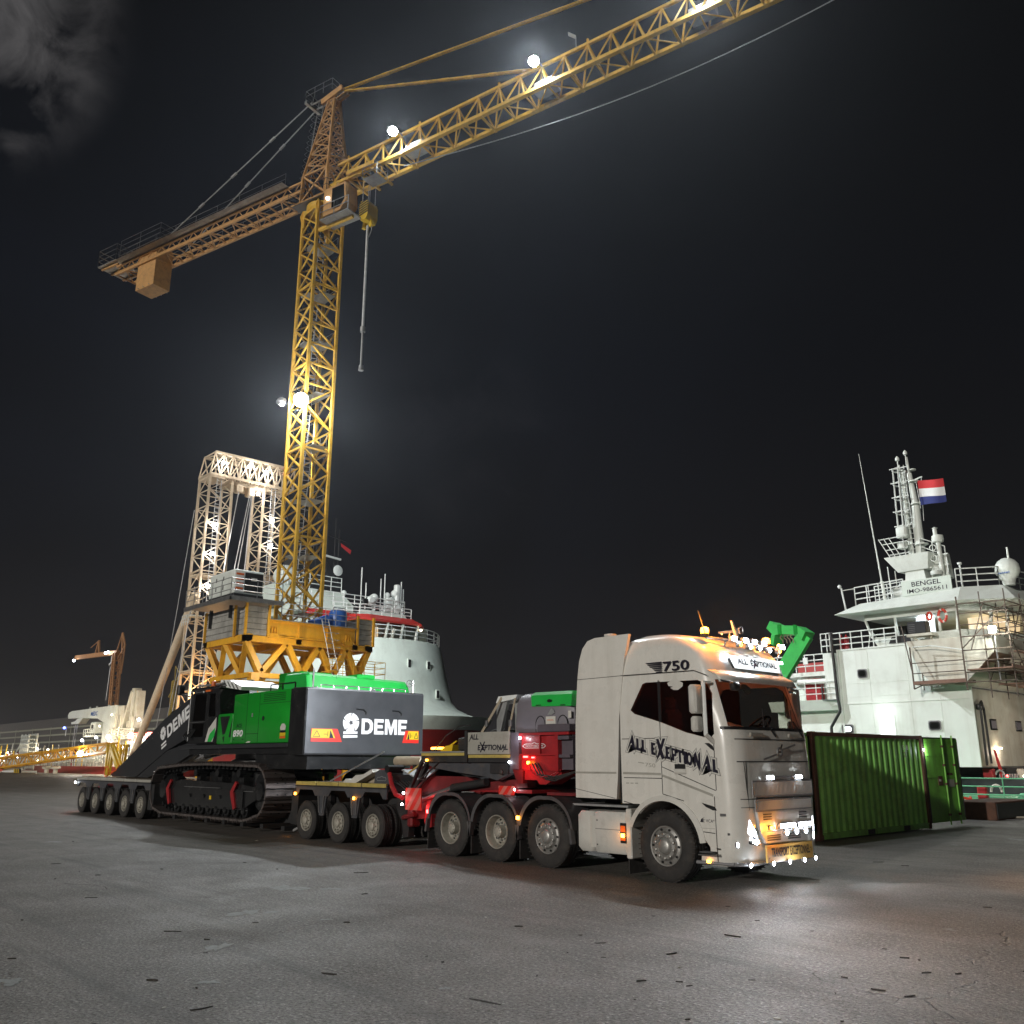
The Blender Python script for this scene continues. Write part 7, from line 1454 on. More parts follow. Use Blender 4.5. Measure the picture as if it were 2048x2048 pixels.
mb = MB('lamp_white'); mb.ball((-121.6, 39.1, 2.55), .32, 12); mb.build('lamp_head', yb_); lamp('lamp_light', 'POINT', (-121.6, 38.2, 2.4), 500, (1, .93, .82), yb_, size=.3)
# bollards
bl = None
for i, x in enumerate((-143.6, -139.6)):
    o = MB('orange_paint')
    if bl is None:
        o.m = 'ship_cream'; o.lathe([(.3, 0), (.3, .55), (.62, .62), (.66, .85), (.5, .95), (.02, .97)], (x, 41.9, .015), 'Z', 18); bl = o.build('quay_bollard', None, 40, origin=(x, 41.9, .015)); tag(bl, 'left one of two rusty-cream quay bollards in front of the red hull', 'bollard', 'bollards along the quay edge')
    else:
        c = bl.copy(); COL.objects.link(c); c.location = (x, 41.9, .015); c['label'] = 'right one of two rusty-cream quay bollards, nearer the black excavator boom'
# warehouse
wh = thing('warehouse', 'long dark warehouse with pale horizontal cladding bands on the horizon at far left', 'building', (-330, 100, 0))
mb = MB('warehouse_wall'); mb.box(-480, -215, 105, 150, 0, 16.3); mb.build('wall', wh)
mb = MB('warehouse_band')
for z in (12.6, 10.3, 7.9, 5.6): mb.box(-478, -217, 104.7, 105, z, z + .55)
for x in range(-470, -215, 22): mb.box(x, x + .4, 104.6, 104.7, 3, 13.4)
mb.build('cladding_band', wh)
lamp('yard_light', 'POINT', (-300, 70, 10), 5000, (1, .92, .8), wh, size=1)
# distant tower cranes
bc = thing('distant_tower_crane', 'distant brown tower crane with a short jib above the white deck crane', 'crane', (-131, 60, 0))
q = 1.28; X0, Y0 = -131.5 * q, 46 * q
mb = MB('brown_crane'); H_ = lambda z: 1.75 + (z - 1.75) * q
truss(mb, [(X0 + a, Y0 + b, H_(6)) for a, b in ((-.55, -.55), (.55, -.55), (.55, .55), (-.55, .55))], [(X0 - 1.3 + a, Y0 + b, H_(16.4)) for a, b in ((-.55, -.55), (.55, -.55), (.55, .55), (-.55, .55))], 10, 1, .24, .12); mb.build('mast', bc)
mb = MB('brown_crane'); mb.beam((X0 - 1, Y0, H_(16.5)), (X0 - 24, Y0, H_(17.2)), .6, .8); mb.beam((X0 - 1.8, Y0, H_(16.5)), (X0 + .3, Y0, H_(19.2)), .22); mb.beam((X0 + 2.2, Y0, H_(17.3)), (X0 + .3, Y0, H_(19.2)), .22); mb.beam((X0 + 2.2, Y0, H_(17.3)), (X0 - 1, Y0, H_(15.5)), .22); mb.beam((X0 + 1.2, Y0, H_(16.2)), (X0 + .3, Y0, H_(19.2)), .3)
mb.beam((X0 - 13, Y0, H_(17)), (X0 - 11.8, Y0, H_(19)), .3); mb.beam((X0 - 11, Y0, H_(17)), (X0 - 11.8, Y0, H_(19)), .3); mb.beam((X0 - 11.8, Y0, H_(19)), (X0 - 16, Y0, H_(18.2)), .12); mb.beam((X0 + 2.2, Y0, H_(17.3)), (X0 + 1.7, Y0, H_(13.4)), .18); mb.build('jib', bc)
mb = MB('steel'); mb.tube((X0 - 4, Y0, H_(16.4)), (X0 - 4.4, Y0, H_(10)), .06, 4); mb.ball((X0 - 4.1, Y0, H_(15)), .4); mb.m = 'lamp_white'
for x in (-3.2, -4.4, -22): mb.ball((X0 + x, Y0 - 1, H_(16.6)), .22)
mb.build('hook', bc)
yc_ = thing('distant_yellow_crane', 'distant dim yellow lattice crane half hidden behind the leaning spar', 'crane', (-150, 62, 0))
X0, Y0 = -149.6, 62.0
mb = MB('far_yellow'); truss(mb, [(X0 + a, Y0 + b, 0) for a, b in ((-.5, -.5), (.5, -.5), (.5, .5), (-.5, .5))], [(X0 + a, Y0 + b, 14.5) for a, b in ((-.5, -.5), (.5, -.5), (.5, .5), (-.5, .5))], 15, 1, .2, .13, xb=True); mb.build('mast', yc_)
mb = MB('far_yellow'); mb.beam((X0, Y0, 14.5), (X0 + 3, Y0, 17.5), .2); mb.beam((X0, Y0, 14), (X0 - 2.6, Y0, 12), .2); mb.beam((X0 - .6, Y0, 14.5), (X0 - 1, Y0, 17), .15); mb.beam((X0 - 1, Y0, 17), (X0 + 2.4, Y0, 14.8), .12); mb.build('jib', yc_)
# ---------------------------------------------------------------- white ship BENGEL moored behind the container
bg_ = thing('white_ship', 'white ship with a name board, bridge deck and mast, moored behind the green container', 'ship', (-20, 56, 0))
mb = MB('black_panel'); mb.box(-60, -8, 50.6, 66, -1.5, .9); mb.m = 'rail_green'; mb.box(-30, -8, 46.0, 50.55, -.4, .02 + .1); mb.box(-30, -8, 46.0, 66, .9, .98) if False else None; mb.build('hull', bg_)
mb = MB('ship_white'); mb.prism([(50.0, 1.43), (50.0, 4.9), (50.0, 7.95), (64, 7.95), (64, 1.43)], 'X', -26.15, -19.0); wall = mb.build('deck_house', bg_)
mb = MB('ship_white'); mb.box(-26.1, -19.0, 49.96, 50.0, 4.86, 4.92); mb.box(-26.15, -18.97, 49.95, 50.0, 7.92, 8.0); mb.box(-19.02, -18.92, 49.92, 50.02, 1.43, 5.5); mb.box(-26.2, -26.1, 49.9, 50.0, 3.2, 8.0); [mb.box(-26.1, -19.0, 49.985, 50.0, z, z + .02) for z in (2.6, 5.25, 6.0)]; [mb.box(x, x + .02, 49.987, 50.0, 1.45, 7.9) for x in (-24.4, -22.2, -20.6)]; mb.build('wall_trim', bg_)
mb = MB('ship_cream'); mb.box(-18.99, -18.96, 50.05, 64, 1.43, 5.45); mb.m = 'steel'; mb.box(-18.97, -18.93, 50.05, 64, 5.38, 5.45); mb.box(-18.97, -18.93, 50.05, 64, 1.40, 1.46); mb.build('side_cladding', bg_)
mb = MB('ship_cream'); mb.prism([(-21.5, 7.3), (-21.1, 6.3), (-20.6, 5.7), (-18.99, 5.5), (-17.3, 7.1), (-17.3, 8.0), (-21.7, 8.0)], 'Y', 49.2, 62); mb.build('bridge_wing_base', bg_, 30)
def port(x, z, w, h, y=49.93, glass='bridge_glass', name='porthole'):
    def oc(g, c=.11): a, b = w / 2 + g, h / 2 + g; return [(x + i * (a - p), z + j * (b - q)) for i, j, p, q in ((-1, -1, 0, c), (-1, -1, c * .3, c * .3), (-1, -1, c, 0), (1, -1, c, 0), (1, -1, c * .3, c * .3), (1, -1, 0, c), (1, 1, 0, c), (1, 1, c * .3, c * .3), (1, 1, c, 0), (-1, 1, c, 0), (-1, 1, c * .3, c * .3), (-1, 1, 0, c))]
    mb = MB('ship_white'); mb.prism(oc(.10), 'Y', y + .03, 50.01); mb.m = 'steel'; mb.prism(oc(.05), 'Y', y, y + .03); mb.m = 'black_trim'; mb.prism(oc(0), 'Y', y - .02, y); mb.m = glass; mb.prism(oc(-.06), 'Y', y - .026, y - .021)
    return mb.build(name, bg_)
port(-24.76, 6.53, .50, .42); port(-21.03, 3.55, .58, .42); port(-20.45, 6.42, .62, .42, glass='pod_grey'); port(-25.95, 3.48, .62, .42, glass='window_cool')
for y, z in ((52.3, 3.6), (55.95, 3.6), (59.5, 3.6)):
    mb = MB('black_trim'); mb.bbox(-18.97, -18.90, y - .42, y + .42, z - .28, z + .28, .05); mb.m = 'ship_cream'; mb.box(-18.89, -18.88, y - .32, y + .32, z - .2, z + .2) if False else None; mb.m = 'pod_grey'; mb.box(-18.90, -18.89, y - .32, y + .32, z - .2, z + .2); mb.build('porthole', bg_)
mb = MB('door_glow'); mb.bbox(-24.05, -23.22, 49.93, 49.97, 2.9, 4.22, .04); mb.m = 'cloth_red'; mb.build('lit_doorway', bg_)
lamp('doorway_light', 'POINT', (-23.65, 49.5, 4.35), 14, (.9, 1, .96), bg_, size=.2)
# lower wing to the left, with railings and red extinguishers
mb = MB('ship_white'); mb.box(-31, -26.1, 51, 60, 1.4, 5.1); mb.loft([[(-31, 50.3, 4.6), (-27.0, 50.3, 4.6), (-26.2, 50.5, 4.6), (-26.2, 55, 4.6), (-31, 55, 4.6)], [(-31, 50.0, 5.2), (-27.0, 50.0, 5.2), (-26.2, 50.2, 5.2), (-26.2, 55, 5.2), (-31, 55, 5.2)]]); mb.m = 'ship_green_white'; mb.box(-31, -27.5, 53.0, 54, 5.2, 6.6)
mb.m = 'ship_white'; mb.box(-31, -27.0, 50.6, 54, 6.65, 6.9); mb.box(-27.2, -26.6, 50.2, 50.8, 4.8, 7.9); mb.tube((-29.2, 50.6, 6.35), (-27.2, 50.6, 6.3), .16, 10); mb.build('side_deck', bg_)
mb = MB('rail_white'); railing(mb, [(-31, 50.4, 6.9), (-27.3, 50.4, 6.9)], 1.0, .035, .62, 3); railing(mb, [(-29.2, 50.1, 5.2), (-26.4, 50.1, 5.2)], 1.05, .03, .7, 3); railing(mb, [(-26.6, 50.0, 7.97), (-22.6, 50.0, 7.97)], 1.0, .035, .62, 3); railing(mb, [(-27.1, 49.9, 7.9), (-26.4, 49.9, 7.9)], 1.1, .035, .3, 3)
mb.box(-28.6, -28.3, 50.3, 50.36, 7.35, 7.75); mb.beam((-23.6, 50.5, 8.0), (-24.2, 50.5, 8.9), .06); mb.beam((-24.5, 50.5, 8.0), (-24.3, 50.5, 8.9), .05); mb.build('deck_railing', bg_)
mb = MB('red_paint'); mb.bbox(-29.0, -27.9, 50.9, 51.3, 5.2, 6.55, .05); mb.build('red_locker', bg_); mb = MB('hull_red'); mb.box(-31, -27.3, 53.8, 54.2, 6.9, 7.8); mb.build('red_panel', bg_)
for x in (-26.05, -25.75):
    mb = MB('red_paint'); mb.lathe([(.01, 0), (.13, .02), (.14, .75), (.05, .85), (.04, .95)], (x, 50.4, 7.97), 'Z', 12, cap=True); mb.build('fire_extinguisher', bg_, 40)
mb = MB('black_trim'); mb.path([(-26.35, 49.75, 9.0), (-26.3, 49.75, 5.3), (-26.2, 49.75, 4.5), (-26.85, 49.75, 3.6), (-26.85, 49.75, 1.2)], .085, 10); mb.m = 'steel'; mb.path([(-27.3, 49.9, 5.2), (-27.3, 49.9, 6.0), (-27.3, 49.9, 5.15), (-26.3, 49.9, 5.15)], .04, 6); mb.build('drain_pipe', bg_, 60)
# bridge
mb = MB('ship_white'); bp = lambda z, a, b: [(-24.1 - a, 50.2, z), (-19.2 + b, 50.2, z), (-18.2 + b, 51.2, z), (-17.4 + b, 57, z), (-17.4 + b, 62, z), (-24.1 - a, 62, z)]
mb.loft([bp(8.0, -.3, 0), bp(8.52, 0, 0)]); mb.loft([bp(9.52, .3, .12), bp(9.95, .35, .15)]); mb.build('bridge_wall', bg_)
mb = MB('bridge_glass'); mb.loft([bp(8.52, -.05, -.05), bp(9.52, .2, .05)], cap=False); mb.build('bridge_window', bg_)
mb = MB('window_glow'); mb.box(-19.6, -18.3, 52.5, 60, 8.3, 9.4); mb.m = 'window_cool'; mb.box(-21.9, -20.9, 51.2, 51.3, 8.6, 9.5); mb.m = 'cab_dark'; mb.box(-23.9, -18.5, 52, 61.5, 8.3, 8.5); mb.box(-23.8, -22.2, 52.2, 52.4, 8.5, 9.3); mb.m = 'strap_beige'; mb.bbox(-22.3, -21.4, 51.4, 51.9, 8.55, 9.0, .05); mb.m = 'lamp_white'; mb.box(-21.6, -20.9, 50.9, 51.1, 9.42, 9.5); mb.build('bridge_interior', bg_)
lamp('bridge_light', 'POINT', (-21.2, 51.3, 9.3), 30, (.85, .93, 1), bg_, size=.2)
mb = MB('ship_white')
for x, xt in ((-24.05, -24.35), (-22.55, -22.62), (-20.85, -20.85), (-20.2, -20.2), (-19.3, -19.2)): mb.beam((x, 50.17, 8.5), (xt, 50.15, 9.55), .16, .1)
for y in (51.2, 53.2, 55.4, 57.6): mb.beam((-17.9 - .1 * (y < 52), y, 8.5), (-17.75 - .1 * (y < 52), y, 9.55), .16, .14)
mb.m = 'black_trim'; mb.prism([(-23.1, 8.1), (-22.9, 8.45), (-21.9, 8.47), (-21.85, 8.1)], 'Y', 50.1, 50.2); mb.build('window_mullion', bg_)
mb = MB('ship_white'); mb.loft([[(-25.6, 49.4, 9.85), (-18.85, 49.4, 9.85), (-16.6, 50.8, 9.85), (-15.8, 62, 9.85), (-25.6, 62, 9.85)], [(-25.75, 49.2, 9.92), (-18.75, 49.2, 9.92), (-16.4, 50.7, 9.92), (-15.6, 62, 9.92), (-25.7, 62, 9.92)], [(-24.6, 50.2, 10.55), (-18.85, 50.1, 10.75), (-17.2, 51.4, 10.8), (-16.6, 62, 10.8), (-24.6, 62, 10.55)]]); mb.build('bridge_roof', bg_)
mb = MB('rail_white'); railing(mb, [(-24.9, 50.3, 10.5), (-22.0, 50.3, 10.6)], 1.05, .035, .8, 3); railing(mb, [(-19.1, 50.3, 10.75), (-17.4, 51.6, 10.8), (-16.8, 56, 10.8), (-16.6, 62, 10.8)], 1.05, .035, 1.2, 3); railing(mb, [(-24.3, 51.6, 10.5), (-22.0, 51.6, 10.6)], 1.2, .03, .7, 3)
mb.tube((-25.3, 49.9, 9.95), (-25.5, 49.9, 11.55), .05, 6); mb.beam((-25.5, 49.9, 11.4), (-24.9, 50.3, 11.5), .05); mb.ball((-25.6, 49.9, 11.65), .12, 8); mb.build('roof_railing', bg_)
nb = MB('ship_green_white'); nb.box(-21.98, -19.25, 50.0, 50.06, 10.62, 11.45); nbd = nb.build('name_board', bg_)
mb = MB('ink'); text(mb, 'BENGEL', lambda u, v: (-21.40 + u, 49.993, 11.08 + v), 1.60, .27, .012, 'ink'); text(mb, 'IMO-9865611', lambda u, v: (-21.68 + u, 49.993, 10.73 + v), 2.18, .23, .006, 'ink'); mb.build('lettering', nbd)
# mast group
mb = MB('ship_white'); mb.prism([(-22.1, 10.6), (-21.9, 12.2), (-20.9, 12.2), (-20.7, 10.6)], 'Y', 50.6, 51.4); mb.loft([[(x, y, 12.1) for x, y in ((-22.3, 50.5), (-20.6, 50.5), (-20.3, 51.6), (-22.2, 51.6))], [(x, y, 13.0) for x, y in ((-22.9, 50.2), (-20.4, 50.3), (-20.1, 52.0), (-22.7, 52.0))]])
mb.tube((-21.1, 51, 12.9), (-21.05, 51, 15.9), .27, 12, .22); mb.tube((-21.05, 51, 15.9), (-21.2, 51, 17.9), .19, 10, .14); mb.box(-21.75, -21.5, 50.9, 51.1, 12.9, 18.2); mb.tube((-21.2, 51, 17.8), (-21.25, 51, 18.9), .07, 8)
for z, r in ((13.55, .38), (15.95, .32), (17.3, .28), (18.0, .2)): mb.lathe([(.02, 0), (r, 0), (r, .06), (.02, .06)], (-20.95, 50.9, z), 'Z', 14)
mb.tube((-21.45, 50.9, 13), (-21.7, 50.9, 18.5), .06, 6)
for x, z in ((-21.75, 18.85), (-21.25, 19.1)): mb.lathe([(.03, -.7), (.03, -.1), (.12, -.06), (.12, .08), (.02, .22)], (x, 50.9, z), 'Z', 10, cap=True)
mb.beam((-21.2, 50.9, 17.35), (-20.45, 50.9, 17.5), .07)
mb.tube((-20.55, 50.8, 12.1), (-20.9, 50.8, 13), .12, 8); mb.prism([(-20.7, 11.4), (-19.6, 11.5), (-19.7, 12.9), (-20.5, 12.8)], 'Y', 51, 51.4)
mb.build('signal_mast', bg_, 40)
mb = MB('rail_white')
for t in range(5):
    z = 14.75 + t * .86; w_ = .52; cx_ = -22.15 + .02 * t; mb.path([(cx_ + .5 + w_ * math.cos(a), 50.9 + .5 * math.sin(a), z) for a in [R(90) + R(180) * i / 8 for i in range(9)]], .05, 4); mb.beam((cx_ - .0, 50.4, z), (cx_ + .95, 50.5, z), .05)
for i in range(5): a = R(90) + R(180) * i / 4; mb.tube((-21.65 + .52 * math.cos(a), 50.9 + .5 * math.sin(a), 14.7), (-21.57 + .52 * math.cos(a), 50.9 + .5 * math.sin(a), 18.25), .045, 4)
ladder(mb, (-21.35, 50.75, 12.6), (-21.55, 50.75, 18.4), .35, (1, 0, 0), .025, .3)
for z in (13.1, 13.4, 13.75, 14.05): k_ = (z - 13) * .45; mb.path([(-22.55 - k_, 50.2 - k_ * .3, z), (-21.4, 50.2 - k_ * .3, z), (-20.5, 50.4, z)][:2], .03, 4)
for x in (-22.5, -22.2, -21.9, -21.6): mb.tube((x, 50.2, 12.95), (x - .5 * (x < -21.7), 50.0, 14.08), .025, 4)
railing(mb, [(-20.9, 50.6, 12.9), (-19.75, 51.0, 12.3)], 1.0, .03, .6, 2)
mb.build('mast_cage', bg_)
mb = MB('ship_white'); mb.bbox(-22.1, -21.5, 50.3, 50.8, 14.05, 14.7, .08); mb.lathe([(.05, -.4), (.28, -.3), (.30, 0), (.1, .1)], (-21.85, 50.5, 13.75), 'Z', 14, cap=True); mb.build('searchlight', bg_, 40)
mb = MB('ship_white'); mb.tube((-19.9, 50.7, 10.8), (-19.95, 50.7, 13.6), .13, 10); mb.lathe([(.02, 0), (.28, .05), (.32, .2), (.3, .42), (.05, .5)], (-19.95, 50.7, 13.45), 'Z', 14); mb.lathe([(.12, 0), (.12, .4), (.18, .42), (.02, .5)], (-20.05, 50.7, 13.9), 'Z', 10); mb.lathe([(.3, -.1), (.34, .1), (.02, .2)], (-20.15, 50.5, 11.75), 'Z', 14, cap=True)
for z in (11.9, 12.6, 13.2): mb.path([(-20.2 + .17 * math.cos(a), 50.5, z + .17 * math.sin(a)) for a in [2 * math.pi * i / 12 for i in range(13)]], .03, 5)
mb.beam((-19.6, 50.7, 11.2), (-19.6, 50.7, 12.6), .06); [mb.beam((-19.95, 50.7, z), (-19.5, 50.7, z), .05) for z in (11.6, 12.2, 12.8)]; mb.build('searchlight_mast', bg_, 40)
mb = MB('ship_white'); mb.tube((-23.15, 50.4, 10.4), (-23.25, 50.4, 11.7), .10, 8); mb.tube((-23.25, 50.4, 11.6), (-23.8, 50.4, 19.6), .05, 6, .012); mb.build('whip_aerial', bg_)
mb = MB('rail_white')
for x, h in ((-23.0, 12.6), (-22.6, 12.3), (-24.3, 11.7), (-21.9, 12.2)): mb.tube((x, 50.9, 10.5), (x - .05, 50.9, h), .03, 5)
mb.tube((-19.0, 50.8, 10.8), (-19.0, 50.8, 12.15), .05); mb.lathe([(.12, 0), (.12, .1), (.05, .12)], (-19.0, 50.8, 12.1), 'Z', 8, cap=True); mb.bbox(-22.9, -22.3, 50.8, 51.4, 10.7, 11.3, .04); mb.tube((-23.6, 50.9, 10.8), (-22.2, 50.9, 11.6), .04); mb.build('roof_equipment', bg_)
mb = MB('ship_white'); mb.ball((-17.1, 52.2, 11.75), .62, 20); mb.lathe([(.3, -.9), (.35, -.6), (.62, -.2), (.62, 0)], (-17.1, 52.2, 11.75), 'Z', 20, cap=True); dm = mb.build('satellite_dome', bg_, 40)
mb = MB('navy_ink'); text(mb, 'seatel', lambda u, v: (-17.42 + u, 51.56 + abs(u - .28) * .1, 11.42 + v), .6, .11, .02, 'blue_paint'); mb.build('lettering', dm)
mb = MB('ship_white'); mb.tube((-16.9, 52, 12), (-16.9, 52, 12.9), .06, 8, .05); mb.bbox(-15.2, -14.7, 52.5, 53, 11.9, 12.3, .08); mb.tube((-15.0, 52.7, 11), (-15.0, 52.7, 12), .1); mb.beam((-16, 52.6, 12.1), (-15, 52.6, 12.1), .12); mb.build('roof_lamp', bg_, 40)
# flag: a thing of its own on the halyard
fl = MB('cloth_red'); nx = 14
def fpt(i, j): u = i / nx; return (-20.50 + 1.42 * u, 50.3 + .10 * math.sin(u * 6.5 + j * .3), 17.10 - j * .48 - .12 * u + .05 * math.sin(u * 5 + 1) + (.10 * u if j == 3 else 0))
for j, m in enumerate(('cloth_red', 'cloth_white', 'cloth_blue')):
    fl.m = m; fl.add([fpt(i, j) for i in range(nx + 1)] + [fpt(i, j + 1) for i in range(nx + 1)], [(i, i + 1, i + nx + 2, i + nx + 1) for i in range(nx)])
fo = fl.build('flag', None, 80); tag(fo, 'red, white and blue flag blowing from the halyard of the white ship', 'flag')
mb = MB('rail_white'); mb.tube((-20.46, 50.8, 17.5), (-20.62, 50.8, 14.9), .015, 4); mb.tube((-20.60, 50.3, 17.3), (-20.50, 50.3, 15.5), .015, 4); mb.build('halyard', fo)
for x, z, lab in ((-19.92, 9.30, 'larger red lifebuoy with white bands hanging by the bridge door of the white ship'), (-20.62, 9.35, 'smaller half hidden red lifebuoy left of the bridge door lifebuoy')):
    mb = MB('lifebuoy_red'); rr = .28 if x > -20 else .16
    for k in range(16):
        a = 2 * math.pi * k / 16; b = 2 * math.pi * (k + 1) / 16; mb.m = 'cloth_white' if k % 4 == 0 and x > -20 else 'lifebuoy_red'; mb.tube((x + rr * .75 * math.cos(a), 49.95, z + rr * 1.2 * math.sin(a)), (x + rr * .75 * math.cos(b), 49.95, z + rr * 1.2 * math.sin(b)), .075, 7)
    tag(mb.build('lifebuoy', None, 60), lab, 'lifebuoy', 'lifebuoys on the white ship')
mb = MB('black_trim'); mb.bbox(-21.62, -20.62, 49.3, 49.9, 8.40, 9.05, .03); mb.m = 'grey_plastic'
for k in range(5): mb.box(-21.55, -21.2, 49.28, 49.30, 8.48 + k * .1, 8.51 + k * .1)
mb.m = 'ship_cream'; mb.box(-21.66, -20.3, 49.2, 50, 8.24, 8.38); mb.beam((-21.4, 49.5, 8.2), (-21.2, 49.9, 7.9), .1); mb.beam((-20.5, 49.5, 8.2), (-20.5, 49.9, 7.9), .1); tag(mb.build('black_cabinet', None), 'black slatted cabinet on a ledge outside the bridge windows', 'cabinet')
mb = MB('steel'); mb.tube((-17.1, 49.0, 5.6), (-17.1, 49.0, 7.9), .035, 6); mb.bbox(-17.3, -16.9, 48.8, 49.0, 7.95, 8.35, .04); mb.m = 'lamp_flood_green'; mb.bbox(-17.27, -16.93, 48.78, 48.81, 7.98, 8.32, .03); wl = mb.build('work_lamp', None); tag(wl, 'bright square floodlight on a stand among the scaffolding of the white ship', 'floodlight')
lamp('work_light', 'POINT', (-16.6, 48.2, 8.1), 260, (.97, 1, .86), None, size=.25)
lamp('deck_flood', 'POINT', (-14.0, 54.0, 3.8), 330, (1, .90, .74), bg_, size=.3)
# scaffolding
sc_ = thing('scaffolding', 'rusty tube scaffolding with plank platforms hung round the corner of the white ship', 'scaffolding', (-17.5, 49, 5.2))
mb = MB('scaffold_steel'); S = .030
yo, yi_ = 48.6, 49.8
for x in (-21.3, -18.6): 
    mb.tube((x, yo, 5.2 if x > -20 else 5.4), (x, yo, 10.0 if x > -20 else 7.6), S + .012, 6)
mb.tube((-21.3, yi_, 5.4), (-21.3, yi_, 7.6), S, 6); mb.tube((-21.9, 49.2, 8.9), (-21.3, yo, 6.2), S, 6)
for z in (5.75, 6.2, 6.74, 7.26): 
    if z < 7: mb.tube((-21.3, yo, z), (-18.6, yo, z), S, 6); mb.tube((-21.3, yi_, z), (-18.6, yi_, z), S, 6)
mb.m = 'rail_white'; mb.path([(-21.2, yo + .1, 7.60), (-20.2, yo, 7.60), (-18.6, yo, 7.26)], .035, 6); mb.m = 'scaffold_steel'
for y in (49.0, 51.2, 53.6, 56.0): 
    for x in (-16.4, -17.6): mb.tube((x, y, 4.8), (x, y, 10.2 - .2 * (y > 53)), S, 6)
for z in (5.6, 6.1, 6.65, 7.2, 7.9, 8.5, 9.1, 9.6):
    for x in (-16.4, -17.6):
        mb.tube((x, 48.8, z), (x, 57, z), S, 6)
    mb.tube((-18.6, yo, z), (-16.4, 48.9, z), S, 6)
    for y in (49.0, 51.2, 53.6): mb.tube((-17.7, y, z), (-16.3, y, z), S, 6)
for a, b in (((-16.4, 49, 7.2), (-16.4, 51.2, 9.6)), ((-16.4, 51.2, 5.6), (-16.4, 49, 7.9)), ((-18.6, yo, 7.3), (-16.4, 49, 9.4)), ((-16.4, 51.2, 9.2), (-16.4, 56, 5.6)), ((-17.6, 49, 5.6), (-17.6, 53, 9.2)), ((-18.2, 48.7, 7.2), (-17.4, 48.9, 9.6)), ((-21.3, yo, 5.4), (-21.0, yi_, 5.8))): mb.tube(a, b, S, 6)
mb.build('scaffold_tube', sc_, 60)
mb = MB('scaffold_plank'); mb.box(-21.3, -18.6, yo - .02, yi_, 5.62, 5.68); mb.box(-21.3, -18.6, yo - .04, yo - .02, 5.62, 5.80); mb.box(-18.55, -16.4, 48.75, 49.9, 6.20, 6.26); mb.box(-17.65, -16.4, 49.9, 52.4, 6.20, 6.26); mb.box(-17.65, -16.4, 50.2, 57, 5.50, 5.56); mb.box(-16.42, -16.38, 48.8, 52.4, 6.2, 6.38); mb.box(-16.42, -16.38, 50.2, 57, 5.5, 5.68); mb.box(-17.6, -16.4, 52, 57, 7.3, 7.36); mb.build('scaffold_plank', sc_)
mb = MB('rail_white')
for a, b in (((-16.2, 52.0, 8.8), (-16.2, 60, 8.8)), ((-16.2, 52.5, 8.0), (-16.2, 60, 8.0)), ((-16.0, 56.3, 5.6), (-16.4, 55.7, 8.8)), ((-16.0, 57.2, 5.6), (-16.2, 57.0, 8.8)), ((-15.8, 55, 6.6), (-15.8, 58.2, 8.0)), ((-16.1, 54.5, 7.3), (-16.1, 57, 6.3))): mb.tube(a, b, .07, 6)
mb.build('white_pipe_frame', bg_)
# hose reel pipes at the corner, wall lamp, red pennant
mb = MB('black_trim'); mb.path([(-18.8, 50.35, 1.5), (-18.75, 50.35, 4.6), (-18.8, 50.7, 4.75), (-18.8, 50.9, 4.4), (-18.8, 50.95, 1.6)], .06, 7); mb.m = 'steel'; mb.path([(-18.85, 50.6, 1.6), (-18.85, 50.6, 4.5)], .04, 6); mb.m = 'black_trim'; mb.bbox(-18.95, -18.7, 50.2, 50.7, 4.3, 4.6, .05); mb.build('hose_pipe', bg_, 60)
mb = MB('lamp_warm'); mb.bbox(-18.95, -18.75, 52.0, 52.6, 2.33, 2.43, .03); mb.build('wall_lamp', bg_); lamp('wall_light', 'POINT', (-18.55, 52.3, 2.15), 22, (1, .84, .70), bg_, size=.1)
mb = MB('cloth_red'); mb.prism([(50.62, 2.3), (50.8, 2.3), (51.4, 1.2), (51.35, .7), (51.15, .8)], 'X', -18.5, -18.46); tag(mb.build('red_pennant'), 'furled pinkish-red flag hanging at the corner of the white ship', 'flag')
# dark cluttered main deck under the house and its rails
mb = MB('steel')
mb.m = 'wet_black'; mb.box(-26, -17.5, 52.5, 62, .98, 1.40); mb.m = 'red_paint'; mb.bbox(-19.4, -18.9, 51.2, 51.6, .98 - .8, 1.35, .04); mb.m = 'ship_cream'; mb.bbox(-17.9, -17.5, 51.6, 52, .3, 1.35, .08); mb.m = 'galvanised'
for i in range(8): mb.box(-18.6 + .12 * i, -18.55 + .12 * i, 51.2, 51.3, .3, 1.1)
mb.path([(-18.4 + .2 * math.cos(a), 50.8, 1.05 + .22 * math.sin(a)) for a in [math.pi * i / 8 for i in range(9)]], .05, 6); mb.m = 'orange_paint'; mb.box(-17.5, -15.5, 51, 51.2, .78, .88); mb.build('deck_equipment', bg_)
for x, m in ((-17.2, 'lamp_warm'), (-18.0, 'lamp_red')):
    mb = MB(m); mb.ball((x, 50.6, 1.0), .06); mb.build('deck_lamp', bg_)
lamp('deck_light', 'POINT', (-17.0, 50.2, 1.3), 18, (1, .75, .55), bg_, size=.1)
rl = MB('rail_green'); railing(rl, [(-30, 42.2, .02), (-6, 42.2, .02)], 1.0, .03, 1.8, 3); tag(rl.build('quay_railing'), 'green tube railing along the quay edge in front of the white ship', 'railing')
